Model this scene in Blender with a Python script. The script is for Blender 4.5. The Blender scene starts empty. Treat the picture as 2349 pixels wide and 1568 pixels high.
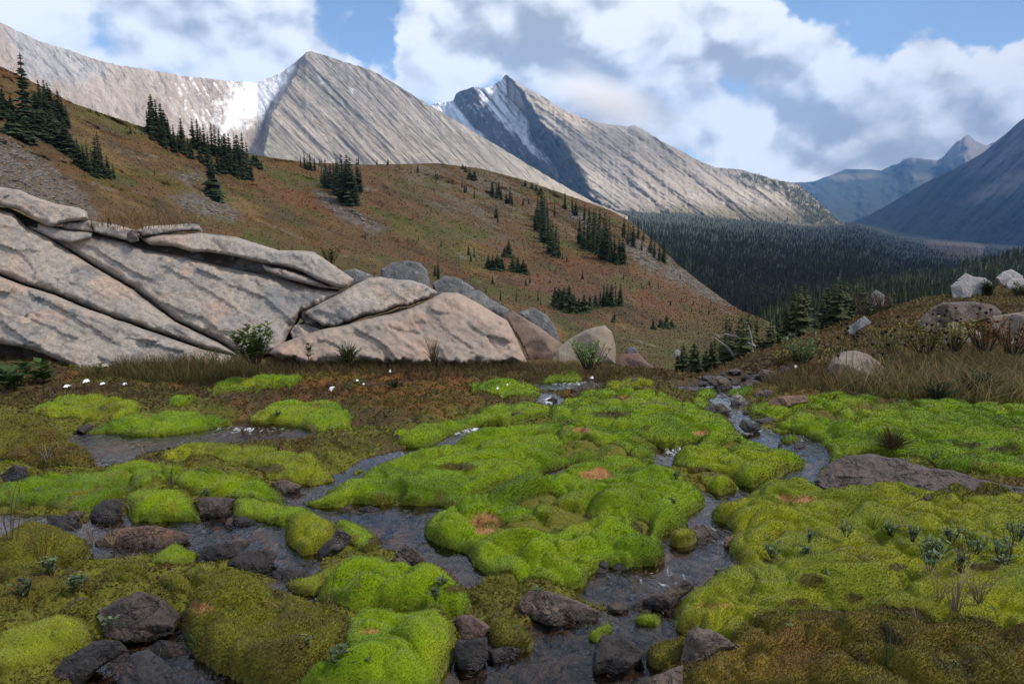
import bpy, bmesh, math, random
import numpy as np
from mathutils import Vector, Matrix
from mathutils.bvhtree import BVHTree
from mathutils.geometry import delaunay_2d_cdt

random.seed(7)
RNG = np.random.default_rng(7)
SC = bpy.context.scene
COL = SC.collection
R = math.radians

# ------------------------------------------------------------------ camera
CAM = np.array([0.0, 0.0, 1.5])
PITCH = R(10.3)
F = 1566.0                      # focal length in units of a 2349 x 1568 picture
CX, CY = 1174.5, 784.0
cam_d = bpy.data.cameras.new('camera')
cam_d.sensor_width = 36.0
cam_d.lens = 36.0 * F / 2349.0
cam_d.clip_start = 0.05
cam_d.clip_end = 120000
cam = bpy.data.objects.new('camera', cam_d)
cam.location = CAM
cam.rotation_euler = (R(90) - PITCH, 0, 0)
COL.objects.link(cam)
SC.camera = cam

# ------------------------------------------------------------------ exposure
SC.view_settings.view_transform = 'Standard'
SC.view_settings.look = 'None'
SC.view_settings.exposure = 0.84
SC.view_settings.gamma = 1.0
SC.view_settings.use_curve_mapping = False
SC.render.engine = 'CYCLES'
SC.cycles.max_bounces = 6
SC.cycles.diffuse_bounces = 3
SC.cycles.glossy_bounces = 2
SC.cycles.transparent_max_bounces = 12
SC.cycles.volume_bounces = 2
SC.cycles.use_denoising = True

# ------------------------------------------------------------------ sun + sky
SUN_EL, SUN_AZ = R(52), R(98)          # azimuth clockwise from the view direction (+Y)
SUN = np.array([math.cos(SUN_EL) * math.sin(SUN_AZ), math.cos(SUN_EL) * math.cos(SUN_AZ), math.sin(SUN_EL)])
sun_d = bpy.data.lights.new('sun', 'SUN')
sun_d.energy = 4.0
sun_d.angle = R(9)
sun_d.color = (1.0, 0.91, 0.78)
sun_o = bpy.data.objects.new('sun', sun_d)
sun_o.rotation_euler = Vector(SUN).to_track_quat('Z', 'Y').to_euler()
sun_o.location = (0, 0, 50)
COL.objects.link(sun_o)


class NT:
    """tiny helper for node trees"""
    def __init__(s, tree):
        s.t = tree
        s.t.nodes.clear()

    def n(s, typ, ins=None, **kw):
        nd = s.t.nodes.new(typ)
        for k, v in kw.items():
            setattr(nd, k, v)
        for k, v in (ins or {}).items():
            sock = nd.inputs[k]
            if isinstance(v, bpy.types.NodeSocket):
                s.t.links.new(v, sock)
            else:
                sock.default_value = v
        return nd

    def math(s, op, a, b=0.0, c=0.0, clamp=False):
        return s.n('ShaderNodeMath', {0: a, 1: b, 2: c}, operation=op, use_clamp=clamp).outputs[0]

    def vmath(s, op, a, b=(0, 0, 0)):
        nd = s.n('ShaderNodeVectorMath', {0: a, 1: b}, operation=op)
        return nd.outputs['Value'] if op in ('DOT_PRODUCT', 'LENGTH') else nd.outputs[0]

    def scale(s, a, f):
        return s.n('ShaderNodeVectorMath', {0: a, 'Scale': f}, operation='SCALE').outputs[0]

    def ramp(s, v, lo, hi, a=0.0, b=1.0, smooth=True):
        nd = s.n('ShaderNodeMapRange', {'Value': v, 'From Min': lo, 'From Max': hi, 'To Min': a, 'To Max': b})
        if smooth:
            nd.interpolation_type = 'SMOOTHSTEP'
        return nd.outputs[0]

    def mix(s, f, a, b, blend='MIX'):
        nd = s.n('ShaderNodeMix', data_type='RGBA', blend_type=blend)
        for i, v in ((0, f), (6, a), (7, b)):
            if isinstance(v, bpy.types.NodeSocket):
                s.t.links.new(v, nd.inputs[i])
            else:
                nd.inputs[i].default_value = v if i == 0 else (*v[:3], 1.0)
        return nd.outputs[2]

    def noise(s, vec, scale, detail=4, rough=0.55, dist=0.0, out=0):
        nd = s.n('ShaderNodeTexNoise', {'Scale': scale, 'Detail': detail, 'Roughness': rough, 'Distortion': dist})
        if vec is not None:
            s.t.links.new(vec, nd.inputs['Vector'])
        return nd.outputs[out]


def dirv(px, py):
    """unit direction of a picture point"""
    d = np.array([(px - CX) / F,
                  math.cos(PITCH) - (py - CY) / F * math.sin(PITCH),
                  -math.sin(PITCH) - (py - CY) / F * math.cos(PITCH)])
    return d / np.linalg.norm(d)


world = bpy.data.worlds.new('World')
SC.world = world
world.use_nodes = True
W = NT(world.node_tree)
sky = W.n('ShaderNodeTexSky', sky_type='NISHITA', sun_disc=False, sun_elevation=SUN_EL,
          sun_rotation=SUN_AZ, altitude=2200, air_density=1.0, dust_density=0.6, ozone_density=1.2)
tc = W.n('ShaderNodeTexCoord').outputs['Generated']
dn = W.vmath('NORMALIZE', tc)
pst = W.vmath('MULTIPLY', dn, (1.0, 1.0, 1.35))
warp = W.noise(pst, 5.0, 5, 0.6, out=1)
wv = W.vmath('SUBTRACT', warp, (0.5, 0.5, 0.5))
dw = W.vmath('NORMALIZE', W.vmath('ADD', dn, W.scale(wv, 0.20)))


def blob_sum(blobs):
    acc = None
    for px, py, r_in, r_out, w in blobs:      # radii in degrees
        c = dirv(px, py)
        v = W.ramp(W.vmath('DOT_PRODUCT', dw, tuple(c)), math.cos(R(r_out)), math.cos(R(r_in)), 0.0, w)
        acc = v if acc is None else W.math('ADD', acc, v)
    return acc


# where the cloud cover opens and closes (directions on the sky)
cover = blob_sum([
    (790, 20, 0.0, 4.2, -0.34), (880, 115, 0.0, 2.6, -0.40), (850, 60, 0.0, 3.0, -0.25),
    (1880, 30, 0.0, 6.5, -0.40), (2180, 15, 0.0, 7.0, -0.42), (1790, 90, 0.0, 3.0, -0.15),
    (1540, 315, 0.0, 1.6, -0.2), (1650, 330, 0.0, 4.0, 0.2), (2200, 185, 0.0, 5.0, 0.3), (2340, 150, 0.0, 4.0, 0.25),
    (1400, 60, 0.0, 14, 0.34), (1110, 40, 0.0, 7, 0.22), (1330, 220, 0.0, 9, 0.42), (1480, 250, 0.0, 6, 0.25), (1850, 180, 0.0, 4, 0.22), (1690, 80, 0.0, 4.5, 0.3), (1800, 150, 0.0, 4.5, 0.25),
    (2130, 112, 0.0, 3.0, 0.34), (2000, 270, 0.0, 10, 0.42), (1750, 230, 0.0, 7, 0.22), (2300, 220, 0.0, 7, 0.3),
    (250, 60, 0.0, 18, 0.30), (560, 130, 0.0, 6, 0.22), (1850, 370, 0.0, 5, 0.25), (980, 180, 0.0, 4, 0.25)])
# thick grey undersides, bright sunlit tops
grey = blob_sum([
    (1150, 60, 0, 6, 0.42), (1290, 190, 0, 6, 0.55), (1480, 210, 0, 6, 0.34), (1620, 110, 0, 3.5, 0.22),
    (2060, 285, 0, 6, 0.55), (1880, 250, 0, 5, 0.40), (2180, 260, 0, 4, 0.35), (1640, 240, 0, 4, 0.3),
    (640, 70, 0, 4.5, 0.55), (440, 70, 0, 5, 0.32), (190, 90, 0, 5, 0.3), (760, 95, 0, 3, 0.4),
    (1470, 30, 0, 5.5, -0.55), (1640, 30, 0, 4.5, -0.55), (1060, 170, 0, 3.4, -0.45), (540, 165, 0, 4, -0.6), (700, 150, 0, 3, -0.35),
    (2230, 175, 0, 4.5, -0.55), (2000, 165, 0, 3.5, -0.35), (1850, 395, 0, 4, -0.45), (1700, 330, 0, 3, -0.35), (320, 125, 0, 3.5, -0.45), (60, 20, 0, 5, -0.3)])
pw = W.vmath('ADD', pst, W.scale(wv, 0.07))


def puffs(vec, det):
    """billowing cumulus: fractal noise with rounded cells on its back"""
    a = W.noise(vec, 5.2, det, 0.56)
    v = W.n('ShaderNodeTexVoronoi', {'Vector': vec, 'Scale': 10.0, 'Detail': 1.0, 'Roughness': 0.5}, feature='F1').outputs['Distance']
    return W.math('ADD', W.math('MULTIPLY', a, 0.72), W.math('MULTIPLY', W.math('SUBTRACT', 0.95, v), 0.28))


n1 = puffs(pw, 8)
n2 = puffs(W.vmath('ADD', pw, (0.012, -0.004, 0.030)), 5)
big = W.noise(pst, 2.1, 2, 0.5)
nn = W.math('ADD', W.math('MULTIPLY', W.math('SUBTRACT', n1, 0.50), 1.9), 0.66)
dens = W.math('ADD', W.math('ADD', nn, cover), W.math('MULTIPLY', W.math('SUBTRACT', big, 0.5), 0.3))
alpha = W.ramp(dens, 0.36, 0.66)
thick = W.ramp(dens, 0.50, 1.05)
lit = W.math('MULTIPLY', W.math('SUBTRACT', n1, n2), 6.0)
shade = W.math('ADD', W.math('SUBTRACT', 0.92, W.math('MULTIPLY', thick, 0.34)), lit)
shade = W.math('SUBTRACT', shade, W.math('MULTIPLY', grey, 0.95))
shade = W.math('ADD', shade, W.math('MULTIPLY', W.math('SUBTRACT', W.noise(pw, 14.0, 6, 0.6), 0.5), 0.2))
shade = W.ramp(shade, -0.30, 1.08)
CL_HI, CL_LO = (6.1, 6.15, 6.3), (2.4, 2.5, 2.72)
ccol = W.mix(shade, CL_LO, CL_HI)
skyc = W.mix(1.0, sky.outputs[0], (0.86, 0.85, 0.83), 'MULTIPLY')
final = W.mix(alpha, skyc, ccol)
bg = W.n('ShaderNodeBackground', {'Color': final, 'Strength': 0.1})
W.n('ShaderNodeOutputWorld', {'Surface': bg.outputs[0]})

# ------------------------------------------------------------------ numpy noise


def _h(ix, iy, iz, seed):
    h = (ix * 374761393 + iy * 668265263 + iz * 2147483647 + seed * 974634777) & 0xFFFFFFFF
    h = ((h ^ (h >> 13)) * 1274126177) & 0xFFFFFFFF
    h = ((h ^ (h >> 16)) * 2246822519) & 0xFFFFFFFF
    return (h ^ (h >> 15)) & 0xFFFFFFFF


_G = np.random.default_rng(3).normal(size=(256, 3))
_G /= np.linalg.norm(_G, axis=1)[:, None]


def perlin(P, seed=0):
    """gradient noise, about -1..1, P is (N,3)"""
    Pf = np.floor(P)
    fr = P - Pf
    I = Pf.astype(np.int64)
    u = fr * fr * fr * (fr * (fr * 6 - 15) + 10)
    out = np.zeros(len(P))
    for dx in (0, 1):
        wx = u[:, 0] if dx else 1 - u[:, 0]
        for dy in (0, 1):
            wy = u[:, 1] if dy else 1 - u[:, 1]
            for dz in (0, 1):
                wz = u[:, 2] if dz else 1 - u[:, 2]
                g = _G[_h(I[:, 0] + dx, I[:, 1] + dy, I[:, 2] + dz, seed) & 255]
                dd = g[:, 0] * (fr[:, 0] - dx) + g[:, 1] * (fr[:, 1] - dy) + g[:, 2] * (fr[:, 2] - dz)
                out += wx * wy * wz * dd
    return out * 1.5


def _v3(P):
    P = np.asarray(P, float)
    if P.shape[1] == 2:
        P = np.concatenate([P, np.full((len(P), 1), 0.37)], 1)
    return P


def fbm(P, scale=1.0, oct=4, gain=0.5, seed=0, ridge=False):
    P = _v3(P) * scale
    a, s, tot = 1.0, np.zeros(len(P)), 0.0
    for o in range(oct):
        v = perlin(P + o * 17.3, seed + o)
        if ridge:
            v = 1 - 2 * np.abs(v)
        s += a * v
        tot += a
        a *= gain
        P = P * 2.03
    return s / tot


def worley(P, scale=1.0, seed=0):
    """distance to nearest feature point (2D), F1 and F2"""
    P = np.asarray(P, float)[:, :2] * scale
    I = np.floor(P).astype(np.int64)
    f1 = np.full(len(P), 9.0)
    f2 = np.full(len(P), 9.0)
    for dx in (-1, 0, 1):
        for dy in (-1, 0, 1):
            cx, cy = I[:, 0] + dx, I[:, 1] + dy
            h = _h(cx, cy, cx * 0 + 5, seed)
            jx = (h & 1023) / 1023.0
            jy = ((h >> 10) & 1023) / 1023.0
            d = np.hypot(cx + jx - P[:, 0], cy + jy - P[:, 1])
            f2 = np.minimum(f2, np.maximum(f1, d))
            f1 = np.minimum(f1, d)
    return f1, f2


def cell_rand(P, scale=1.0, seed=0):
    """one random value per nearest cell (2D)"""
    P = np.asarray(P, float)[:, :2] * scale
    I = np.floor(P).astype(np.int64)
    f1 = np.full(len(P), 9.0)
    val = np.zeros(len(P))
    for dx in (-1, 0, 1):
        for dy in (-1, 0, 1):
            cx, cy = I[:, 0] + dx, I[:, 1] + dy
            h = _h(cx, cy, cx * 0 + 5, seed)
            d = np.hypot(cx + (h & 1023) / 1023.0 - P[:, 0], cy + ((h >> 10) & 1023) / 1023.0 - P[:, 1])
            m = d < f1
            f1 = np.where(m, d, f1)
            val = np.where(m, ((h >> 20) & 1023) / 1023.0, val)
    return val


def sstep(x, a, b):
    t = np.clip((np.asarray(x, float) - a) / (b - a), 0, 1)
    return t * t * (3 - 2 * t)


def lerp(a, b, t):
    return a + (b - a) * t


# ------------------------------------------------------------------ picture -> place
def rays(px, py):
    px = np.asarray(px, float)
    py = np.asarray(py, float)
    x = (px - CX) / F
    v = -(py - CY) / F
    return np.stack([x + 0 * v, math.cos(PITCH) + v * math.sin(PITCH) + 0 * x, -math.sin(PITCH) + v * math.cos(PITCH) + 0 * x], -1)


def at_y(px, py, Y):
    d = rays(px, py)
    return CAM + d * (np.asarray(Y, float) / d[..., 1])[..., None]


def on_z(px, py, z=0.0):
    d = rays(px, py)
    return CAM + d * ((np.asarray(z, float) - CAM[2]) / d[..., 2])[..., None]


def to_px(P):
    Q = np.asarray(P, float) - CAM
    c, s = math.cos(PITCH), math.sin(PITCH)
    dep = Q[..., 1] * c - Q[..., 2] * s
    up = Q[..., 1] * s + Q[..., 2] * c
    return CX + F * Q[..., 0] / dep, CY - F * up / dep


def poly_sd(P, poly):
    """signed distance (positive inside) of points P (N,2) to polygon"""
    P = np.asarray(P, float)
    poly = np.asarray(poly, float)
    d = np.full(len(P), 1e18)
    ins = np.zeros(len(P), bool)
    n = len(poly)
    for i in range(n):
        a, b = poly[i], poly[(i + 1) % n]
        e = b - a
        w = P - a
        t = np.clip((w @ e) / max(e @ e, 1e-12), 0, 1)
        q = w - t[:, None] * e
        d = np.minimum(d, (q * q).sum(1))
        c1 = (a[1] <= P[:, 1]) & (b[1] > P[:, 1])
        c2 = (a[1] > P[:, 1]) & (b[1] <= P[:, 1])
        cr = e[0] * w[:, 1] - e[1] * w[:, 0]
        ins ^= (c1 & (cr > 0)) | (c2 & (cr < 0))
    return np.where(ins, 1, -1) * np.sqrt(d)


def line_side(P, line):
    """signed distance to an open polyline; positive on its right hand when walked"""
    P = np.asarray(P, float)
    best = np.full(len(P), 1e18)
    sg = np.ones(len(P))
    line = np.asarray(line, float)
    for a, b in zip(line[:-1], line[1:]):
        e = b - a
        w = P - a
        t = np.clip((w @ e) / (e @ e), 0, 1)
        q = w - t[:, None] * e
        dd = (q * q).sum(1)
        cr = e[0] * w[:, 1] - e[1] * w[:, 0]
        m = dd < best
        best = np.where(m, dd, best)
        sg = np.where(m, np.where(cr > 0, 1, -1), sg)
    return sg * np.sqrt(best)


def smooth_poly(poly, n=2):
    p = np.asarray(poly, float)
    for _ in range(n):
        q = np.roll(p, -1, 0)
        p = np.stack([0.75 * p + 0.25 * q, 0.25 * p + 0.75 * q], 1).reshape(-1, 2)
    return p


# ------------------------------------------------------------------ mesh output
def mesh_np(name, V, faces=None, tris=None, quads=None, col=None, vec=None, smooth=True, mats=(), mat_idx=None):
    me = bpy.data.meshes.new(name)
    V = np.asarray(V, np.float32)
    parts, tot = [], []
    if tris is not None and len(tris):
        parts.append(np.asarray(tris, np.int32).reshape(-1))
        tot.append(np.full(len(tris), 3, np.int32))
    if quads is not None and len(quads):
        parts.append(np.asarray(quads, np.int32).reshape(-1))
        tot.append(np.full(len(quads), 4, np.int32))
    loops = np.concatenate(parts)
    tot = np.concatenate(tot)
    start = np.concatenate([[0], np.cumsum(tot)[:-1]]).astype(np.int32)
    me.vertices.add(len(V))
    me.vertices.foreach_set('co', V.reshape(-1))
    me.loops.add(len(loops))
    me.loops.foreach_set('vertex_index', loops)
    me.polygons.add(len(tot))
    me.polygons.foreach_set('loop_start', start)
    try:
        me.polygons.foreach_set('loop_total', tot)
    except Exception:
        pass
    for m in mats:
        me.materials.append(m)
    if mat_idx is not None:
        me.polygons.foreach_set('material_index', np.asarray(mat_idx, np.int32))
    me.update(calc_edges=True)
    me.polygons.foreach_set('use_smooth', np.full(len(tot), smooth, bool))
    if col is not None:
        at = me.attributes.new('Col', 'FLOAT_COLOR', 'POINT')
        c = np.ones((len(V), 4), np.float32)
        c[:, :3] = col
        at.data.foreach_set('color', c.reshape(-1))
    if vec is not None:
        at = me.attributes.new('sc', 'FLOAT_VECTOR', 'POINT')
        at.data.foreach_set('vector', np.asarray(vec, np.float32).reshape(-1))
    return me


def tag(o, label=None, cat=None, group=None, kind=None):
    if label:
        o['label'] = label
    if cat:
        o['category'] = cat
    if group:
        o['group'] = group
    if kind:
        o['kind'] = kind
    return o


def put(name, me, parent=None, loc=None, **kw):
    o = bpy.data.objects.new(name, me)
    COL.objects.link(o)
    if parent is not None:
        o.parent = parent
    if loc is not None:
        o.location = loc
    return tag(o, **kw)


def empty(name, loc, rz=0.0, **kw):
    o = bpy.data.objects.new(name, None)
    o.empty_display_size = 0.2
    o.location = loc
    o.rotation_euler = (0, 0, rz)
    COL.objects.link(o)
    return tag(o, **kw)


def grid_quads(nr, nc):
    i = np.arange(nr * nc).reshape(nr, nc)
    return np.stack([i[:-1, :-1], i[:-1, 1:], i[1:, 1:], i[1:, :-1]], -1).reshape(-1, 4)


# ------------------------------------------------------------------ materials
def mat_attr(name, rough=0.85, fine=((40, 0.5),), bump=(), sheen=0.0, spec=0.3, tint=None, coat=0.0, attr_scale=False, velvet=0.0):
    """base colour from the mesh's own Col attribute, broken up by noises; bump = (scale, strength, distance)"""
    m = bpy.data.materials.new(name)
    m.use_nodes = True
    N = NT(m.node_tree)
    c = N.n('ShaderNodeAttribute', attribute_name='Col').outputs['Color']
    pos = N.n('ShaderNodeNewGeometry').outputs['Position']
    vec = N.n('ShaderNodeAttribute', attribute_name='sc').outputs['Vector'] if attr_scale else pos
    for sc, amt in fine:
        v = N.noise(vec, sc, 4, 0.62)
        f = N.ramp(v, 0.25, 0.75, 1 - amt, 1 + amt, smooth=False)
        c = N.mix(1.0, c, N.n('ShaderNodeCombineXYZ', {0: f, 1: f, 2: f}).outputs[0], 'MULTIPLY')
    if tint:
        sc, tc_, amt = tint
        c = N.mix(N.ramp(N.noise(vec, sc, 3, 0.6), 0.5, 0.7, 0, amt), c, tc_)
    b = N.n('ShaderNodeBsdfPrincipled', {'Base Color': c, 'Roughness': rough, 'Specular IOR Level': spec,
                                         'Sheen Weight': sheen, 'Coat Weight': coat})
    nrm = None
    if velvet:      # blades shade with the cushion they grow from
        own = N.n('ShaderNodeNewGeometry').outputs['Normal']
        sn = N.n('ShaderNodeAttribute', attribute_name='sc').outputs['Vector']
        nrm = N.vmath('NORMALIZE', N.vmath('ADD', N.scale(sn, velvet), N.scale(own, 1 - velvet)))
    for sc, st, dist in bump:
        ins = {'Height': N.noise(vec, sc, 6, 0.65), 'Strength': st, 'Distance': dist}
        if nrm is not None:
            ins['Normal'] = nrm
        nrm = N.n('ShaderNodeBump', ins).outputs[0]
    if nrm is not None:
        N.t.links.new(nrm, b.inputs['Normal'])
    N.n('ShaderNodeOutputMaterial', {'Surface': b.outputs[0]})
    return m


def mat_strata(name, k=1.0):
    """bedded rock: Col broken by noises that follow the bedding coordinates stored on the mesh"""
    m = bpy.data.materials.new(name)
    m.use_nodes = True
    N = NT(m.node_tree)
    c = N.n('ShaderNodeAttribute', attribute_name='Col').outputs['Color']
    sc = N.n('ShaderNodeAttribute', attribute_name='sc').outputs['Vector']
    pos = N.n('ShaderNodeNewGeometry').outputs['Position']
    amt = N.n('ShaderNodeSeparateXYZ', {0: sc}).outputs[2]
    a = N.noise(sc, 1.0, 7, 0.68, 1.3)
    b = N.noise(sc, 3.3, 6, 0.7, 0.2)
    g = N.noise(pos, 0.03, 8, 0.72)
    f = N.math('ADD', N.math('MULTIPLY', N.ramp(a, 0.34, 0.48, 0.56, 1.06), N.ramp(b, 0.30, 0.52, 0.78, 1.06)), 0.0)
    f = N.math('MULTIPLY', f, N.ramp(g, 0.25, 0.75, 0.78, 1.22, smooth=False))
    c = N.mix(1.0, c, N.n('ShaderNodeCombineXYZ', {0: f, 1: f, 2: f}).outputs[0], 'MULTIPLY')
    bs = N.n('ShaderNodeBsdfPrincipled', {'Base Color': c, 'Roughness': 0.92, 'Specular IOR Level': 0.2})
    n1 = N.n('ShaderNodeBump', {'Height': a, 'Strength': 0.8, 'Distance': 26.0 * k}).outputs[0]
    n2 = N.n('ShaderNodeBump', {'Height': N.math('ADD', b, g), 'Strength': 0.7, 'Distance': 9.0 * k, 'Normal': n1}).outputs[0]
    N.t.links.new(n2, bs.inputs['Normal'])
    N.n('ShaderNodeOutputMaterial', {'Surface': bs.outputs[0]})
    return m


def mat_leaf(name, rough=0.7, trans=0.25):
    m = bpy.data.materials.new(name)
    m.use_nodes = True
    N = NT(m.node_tree)
    c = N.n('ShaderNodeAttribute', attribute_name='Col').outputs['Color']
    rnd = N.n('ShaderNodeObjectInfo').outputs['Random']
    f = N.ramp(rnd, 0, 1, 0.75, 1.25, smooth=False)
    c = N.mix(1.0, c, N.n('ShaderNodeCombineXYZ', {0: f, 1: f, 2: f}).outputs[0], 'MULTIPLY')
    d = N.n('ShaderNodeBsdfPrincipled', {'Base Color': c, 'Roughness': rough, 'Specular IOR Level': 0.25})
    t = N.n('ShaderNodeBsdfTranslucent', {'Color': c})
    mx = N.n('ShaderNodeMixShader', {0: trans, 1: d.outputs[0], 2: t.outputs[0]})
    N.n('ShaderNodeOutputMaterial', {'Surface': mx.outputs[0]})
    return m
# ================================================================== large structure


def interp(x, pts, k=1):
    p = np.asarray(pts, float)
    return np.interp(x, p[:, 0], p[:, k])


def relief(px0, px1, nx, ny, ridge, base, depth, jitter=2.0, seed=0, back=0.12, jfreq=0.05):
    """a mountain side: columns along px, rows from foot to crest at true distances, and its far side falling away"""
    cx = np.linspace(px0, px1, nx)
    rp = interp(cx, ridge) + jitter * fbm(np.stack([cx, cx * 0 + seed], 1), jfreq, 5, 0.6, seed)
    bp = interp(cx, base)
    v = np.linspace(0, 1, ny)
    PX = np.repeat(cx[None], ny, 0)
    PY = lerp(bp[None], rp[None], v[:, None])
    VV = np.repeat(v[:, None], nx, 1)
    Y = depth(PX.ravel(), PY.ravel(), VV.ravel()).reshape(ny, nx)
    P = at_y(PX, PY, Y)
    top = P[-1]
    rows = [P]
    d0 = top[:, 1]
    for f, dz in ((0.25, 0.10), (0.6, 0.35), (1.0, 0.8)):
        q = top.copy()
        q[:, 0] *= 1 + back * f
        q[:, 1] = d0 * (1 + back * f)
        q[:, 2] = top[:, 2] - d0 * back * dz * 0.6
        rows.append(q[None])
    P = np.concatenate(rows, 0)
    PXa = np.concatenate([PX, np.repeat(cx[None], 3, 0)], 0)
    PYa = np.concatenate([PY, np.repeat(rp[None], 3, 0)], 0)
    VVa = np.concatenate([VV, np.ones((3, nx))], 0)
    return P, PXa, PYa, VVa


def along(px, py, dx, dy):
    """picture coordinates turned along a bedding direction"""
    l = math.hypot(dx, dy)
    dx, dy = dx / l, dy / l
    return px * dx + py * dy, -px * dy + py * dx


def mix3(c, col, m):
    return c + (np.asarray(col)[None] - c) * m[:, None]


def soft(px, py, poly, w=12, nz=0.0, sc=0.03, seed=0):
    P = np.stack([px, py], 1)
    d = poly_sd(P, poly)
    if nz:
        d = d + nz * fbm(P, sc, 4, 0.6, seed)
    return sstep(d, -w, w)


MAT_STRATA = mat_strata('bedded_limestone')
MAT_ROCKFACE = mat_attr('limestone_face', 0.9, fine=((0.05, 0.16), (0.25, 0.14)), bump=((0.06, 0.5, 6.0), (0.3, 0.4, 1.5)))
MAT_FAR = mat_attr('distant_slope', 0.95, fine=((0.012, 0.22), (0.05, 0.2)), bump=((0.02, 0.5, 16.0),))

# ---- limestone peak, snowy saddle and the long tan ridge on the left
ridge1 = [(-320, -60), (-60, 35), (0, 52), (30, 66), (90, 95), (150, 112), (200, 130), (270, 150), (330, 158), (370, 165), (420, 174), (480, 180),
          (530, 187), (590, 188), (620, 178), (650, 163), (690, 132), (702, 120), (712, 117), (735, 124), (765, 133), (800, 145), (850, 160), (900, 188), (950, 220), (1000, 250),
          (1100, 310), (1200, 370), (1300, 430), (1360, 463), (1440, 497)]
base1 = [(-320, 190), (0, 260), (170, 300), (330, 360), (480, 385), (600, 400), (850, 415), (1000, 415), (1200, 450), (1300, 480), (1440, 540)]
arete = [(704, 100), (688, 138), (668, 178), (642, 222), (618, 260), (609, 300), (600, 345), (590, 420)]


def depth1(px, py, v):
    a = interp(px, [(500, 2350), (710, 2350), (1000, 1950), (1250, 1560), (1440, 1330)]) * lerp(0.70, 1.0, v ** 1.1)
    b = interp(px, [(-320, 2300), (0, 2400), (300, 2700), (480, 2950), (590, 3000), (660, 2800), (720, 2620)]) * lerp(0.60, 1.0, v ** 0.9)
    P = np.stack([px, py], 1)
    s = -line_side(P, arete) + 7 * fbm(P, 0.05, 4, 0.6, 5)
    m = sstep(s, -9, 7)
    t, n = along(px, py, 0.70, 0.71)
    st = fbm(np.stack([t * 0.010, n * 0.16], 1), 1.0, 5, 0.6, 11)
    st2 = fbm(np.stack([t * 0.03, n * 0.5], 1), 1.0, 3, 0.6, 12)
    gul = fbm(np.stack([t * 0.004, n * 0.03], 1), 1.0, 3, 0.5, 13)
    a = a + m * (11 * st + 5 * st2 + 40 * gul)
    t, n = along(px, py, 0.55, 0.83)
    gb = fbm(np.stack([t * 0.010, n * 0.05], 1), 1.0, 5, 0.6, 21)
    b = b + 40 * gb + 14 * fbm(P, 0.08, 4, 0.6, 22)
    return lerp(b, a, m)


P1, PX1, PY1, V1 = relief(-320, 1440, 720, 170, ridge1, base1, depth1, 4.2, 3, jfreq=0.06)
px, py, vv = PX1.ravel(), PY1.ravel(), V1.ravel()
pp = np.stack([px, py], 1)
side = -line_side(pp, arete) + 7 * fbm(pp, 0.05, 4, 0.6, 5)
m1 = sstep(side, -8, 6)
t, n = along(px, py, 0.70, 0.71)
st = fbm(np.stack([t * 0.010, n * 0.16], 1), 1.0, 5, 0.6, 11)
tb, nb = along(px, py, 0.5, 0.86)
cA = np.tile([0.385, 0.335, 0.28], (len(px), 1))
cA = mix3(cA, (0.27, 0.252, 0.235), soft(px, py, [(640, 110), (900, 130), (1150, 290), (1300, 400), (1100, 380), (900, 300), (760, 250), (680, 190)], 40, 40) * 0.7)  # upper right toned greyer, cloud shade put into the rock colour
cA = mix3(cA, (0.25, 0.235, 0.215), sstep(fbm(pp, 0.012, 4, 0.55, 31), -0.05, 0.4) * 0.5)
cA = mix3(cA, (0.15, 0.138, 0.125), sstep(st, 0.12, 0.5) * 0.75)
cA = mix3(cA, (0.47, 0.43, 0.375), sstep(-st, 0.15, 0.5) * 0.5)
cA = mix3(cA, (0.235, 0.225, 0.205), sstep(n + px * 0.2, -60, 60) * 0.0)
cA = mix3(cA, (0.22, 0.225, 0.16), soft(px, py, [(520, 290), (610, 265), (660, 330), (700, 400), (480, 420)], 30, 20) * 0.6)
cA = mix3(cA, (0.7, 0.71, 0.74), sstep(fbm(np.stack([t * 0.02, n * 0.12], 1), 1, 4, 0.6, 33) - 0.6 * (1 - soft(px, py, [(650, 200), (710, 130), (860, 190), (900, 260), (760, 230)], 40)), 0.18, 0.4) * 0.7)
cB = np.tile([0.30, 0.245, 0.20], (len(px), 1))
cB = mix3(cB, (0.37, 0.315, 0.265), sstep(fbm(np.stack([tb * 0.01, nb * 0.04], 1), 1, 4, 0.6, 41), -0.1, 0.4))
cB = mix3(cB, (0.29, 0.28, 0.275), soft(px, py, [(10, 60), (90, 90), (200, 130), (260, 160), (190, 190), (110, 190), (60, 170), (30, 110)], 14, 22, 0.04, 42) * 0.9)
cB = mix3(cB, (0.12, 0.115, 0.115), soft(px, py, [(10, 60), (90, 90), (200, 130), (240, 170), (150, 190), (60, 150)], 14, 20) * sstep(fbm(np.stack([t * 0.02, n * 0.15], 1), 1, 4, 0.6, 43), 0.05, 0.35))
snow = soft(px, py, [(545, 200), (560, 186), (590, 184), (650, 160), (700, 118), (668, 190), (640, 232), (612, 264), (560, 285), (530, 300), (500, 285), (515, 250), (520, 225)], 26, 60, 0.04, 44)
stk = fbm(np.stack([tb * 0.015, nb * 0.14], 1), 1, 4, 0.6, 45)
near_bowl = soft(px, py, [(350, 160), (420, 170), (600, 180), (700, 120), (640, 260), (520, 310), (440, 290), (390, 230)], 30)
snow = np.maximum(snow, near_bowl * sstep(stk + 0.5 * fbm(pp, 0.1, 3, 0.6, 46), 0.1, 0.4) * 0.85)
snow = np.maximum(snow, (1 - near_bowl) * 0.5 * sstep(stk + 0.4 * fbm(pp, 0.05, 3, 0.6, 47), 0.36, 0.6))
cB = mix3(cB, (0.80, 0.82, 0.86), snow)
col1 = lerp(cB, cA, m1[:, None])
edge = sstep(-np.abs(side + 7), -9, -1) * sstep(py, 190, 260) * (1 - sstep(py, 300, 350))
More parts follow.
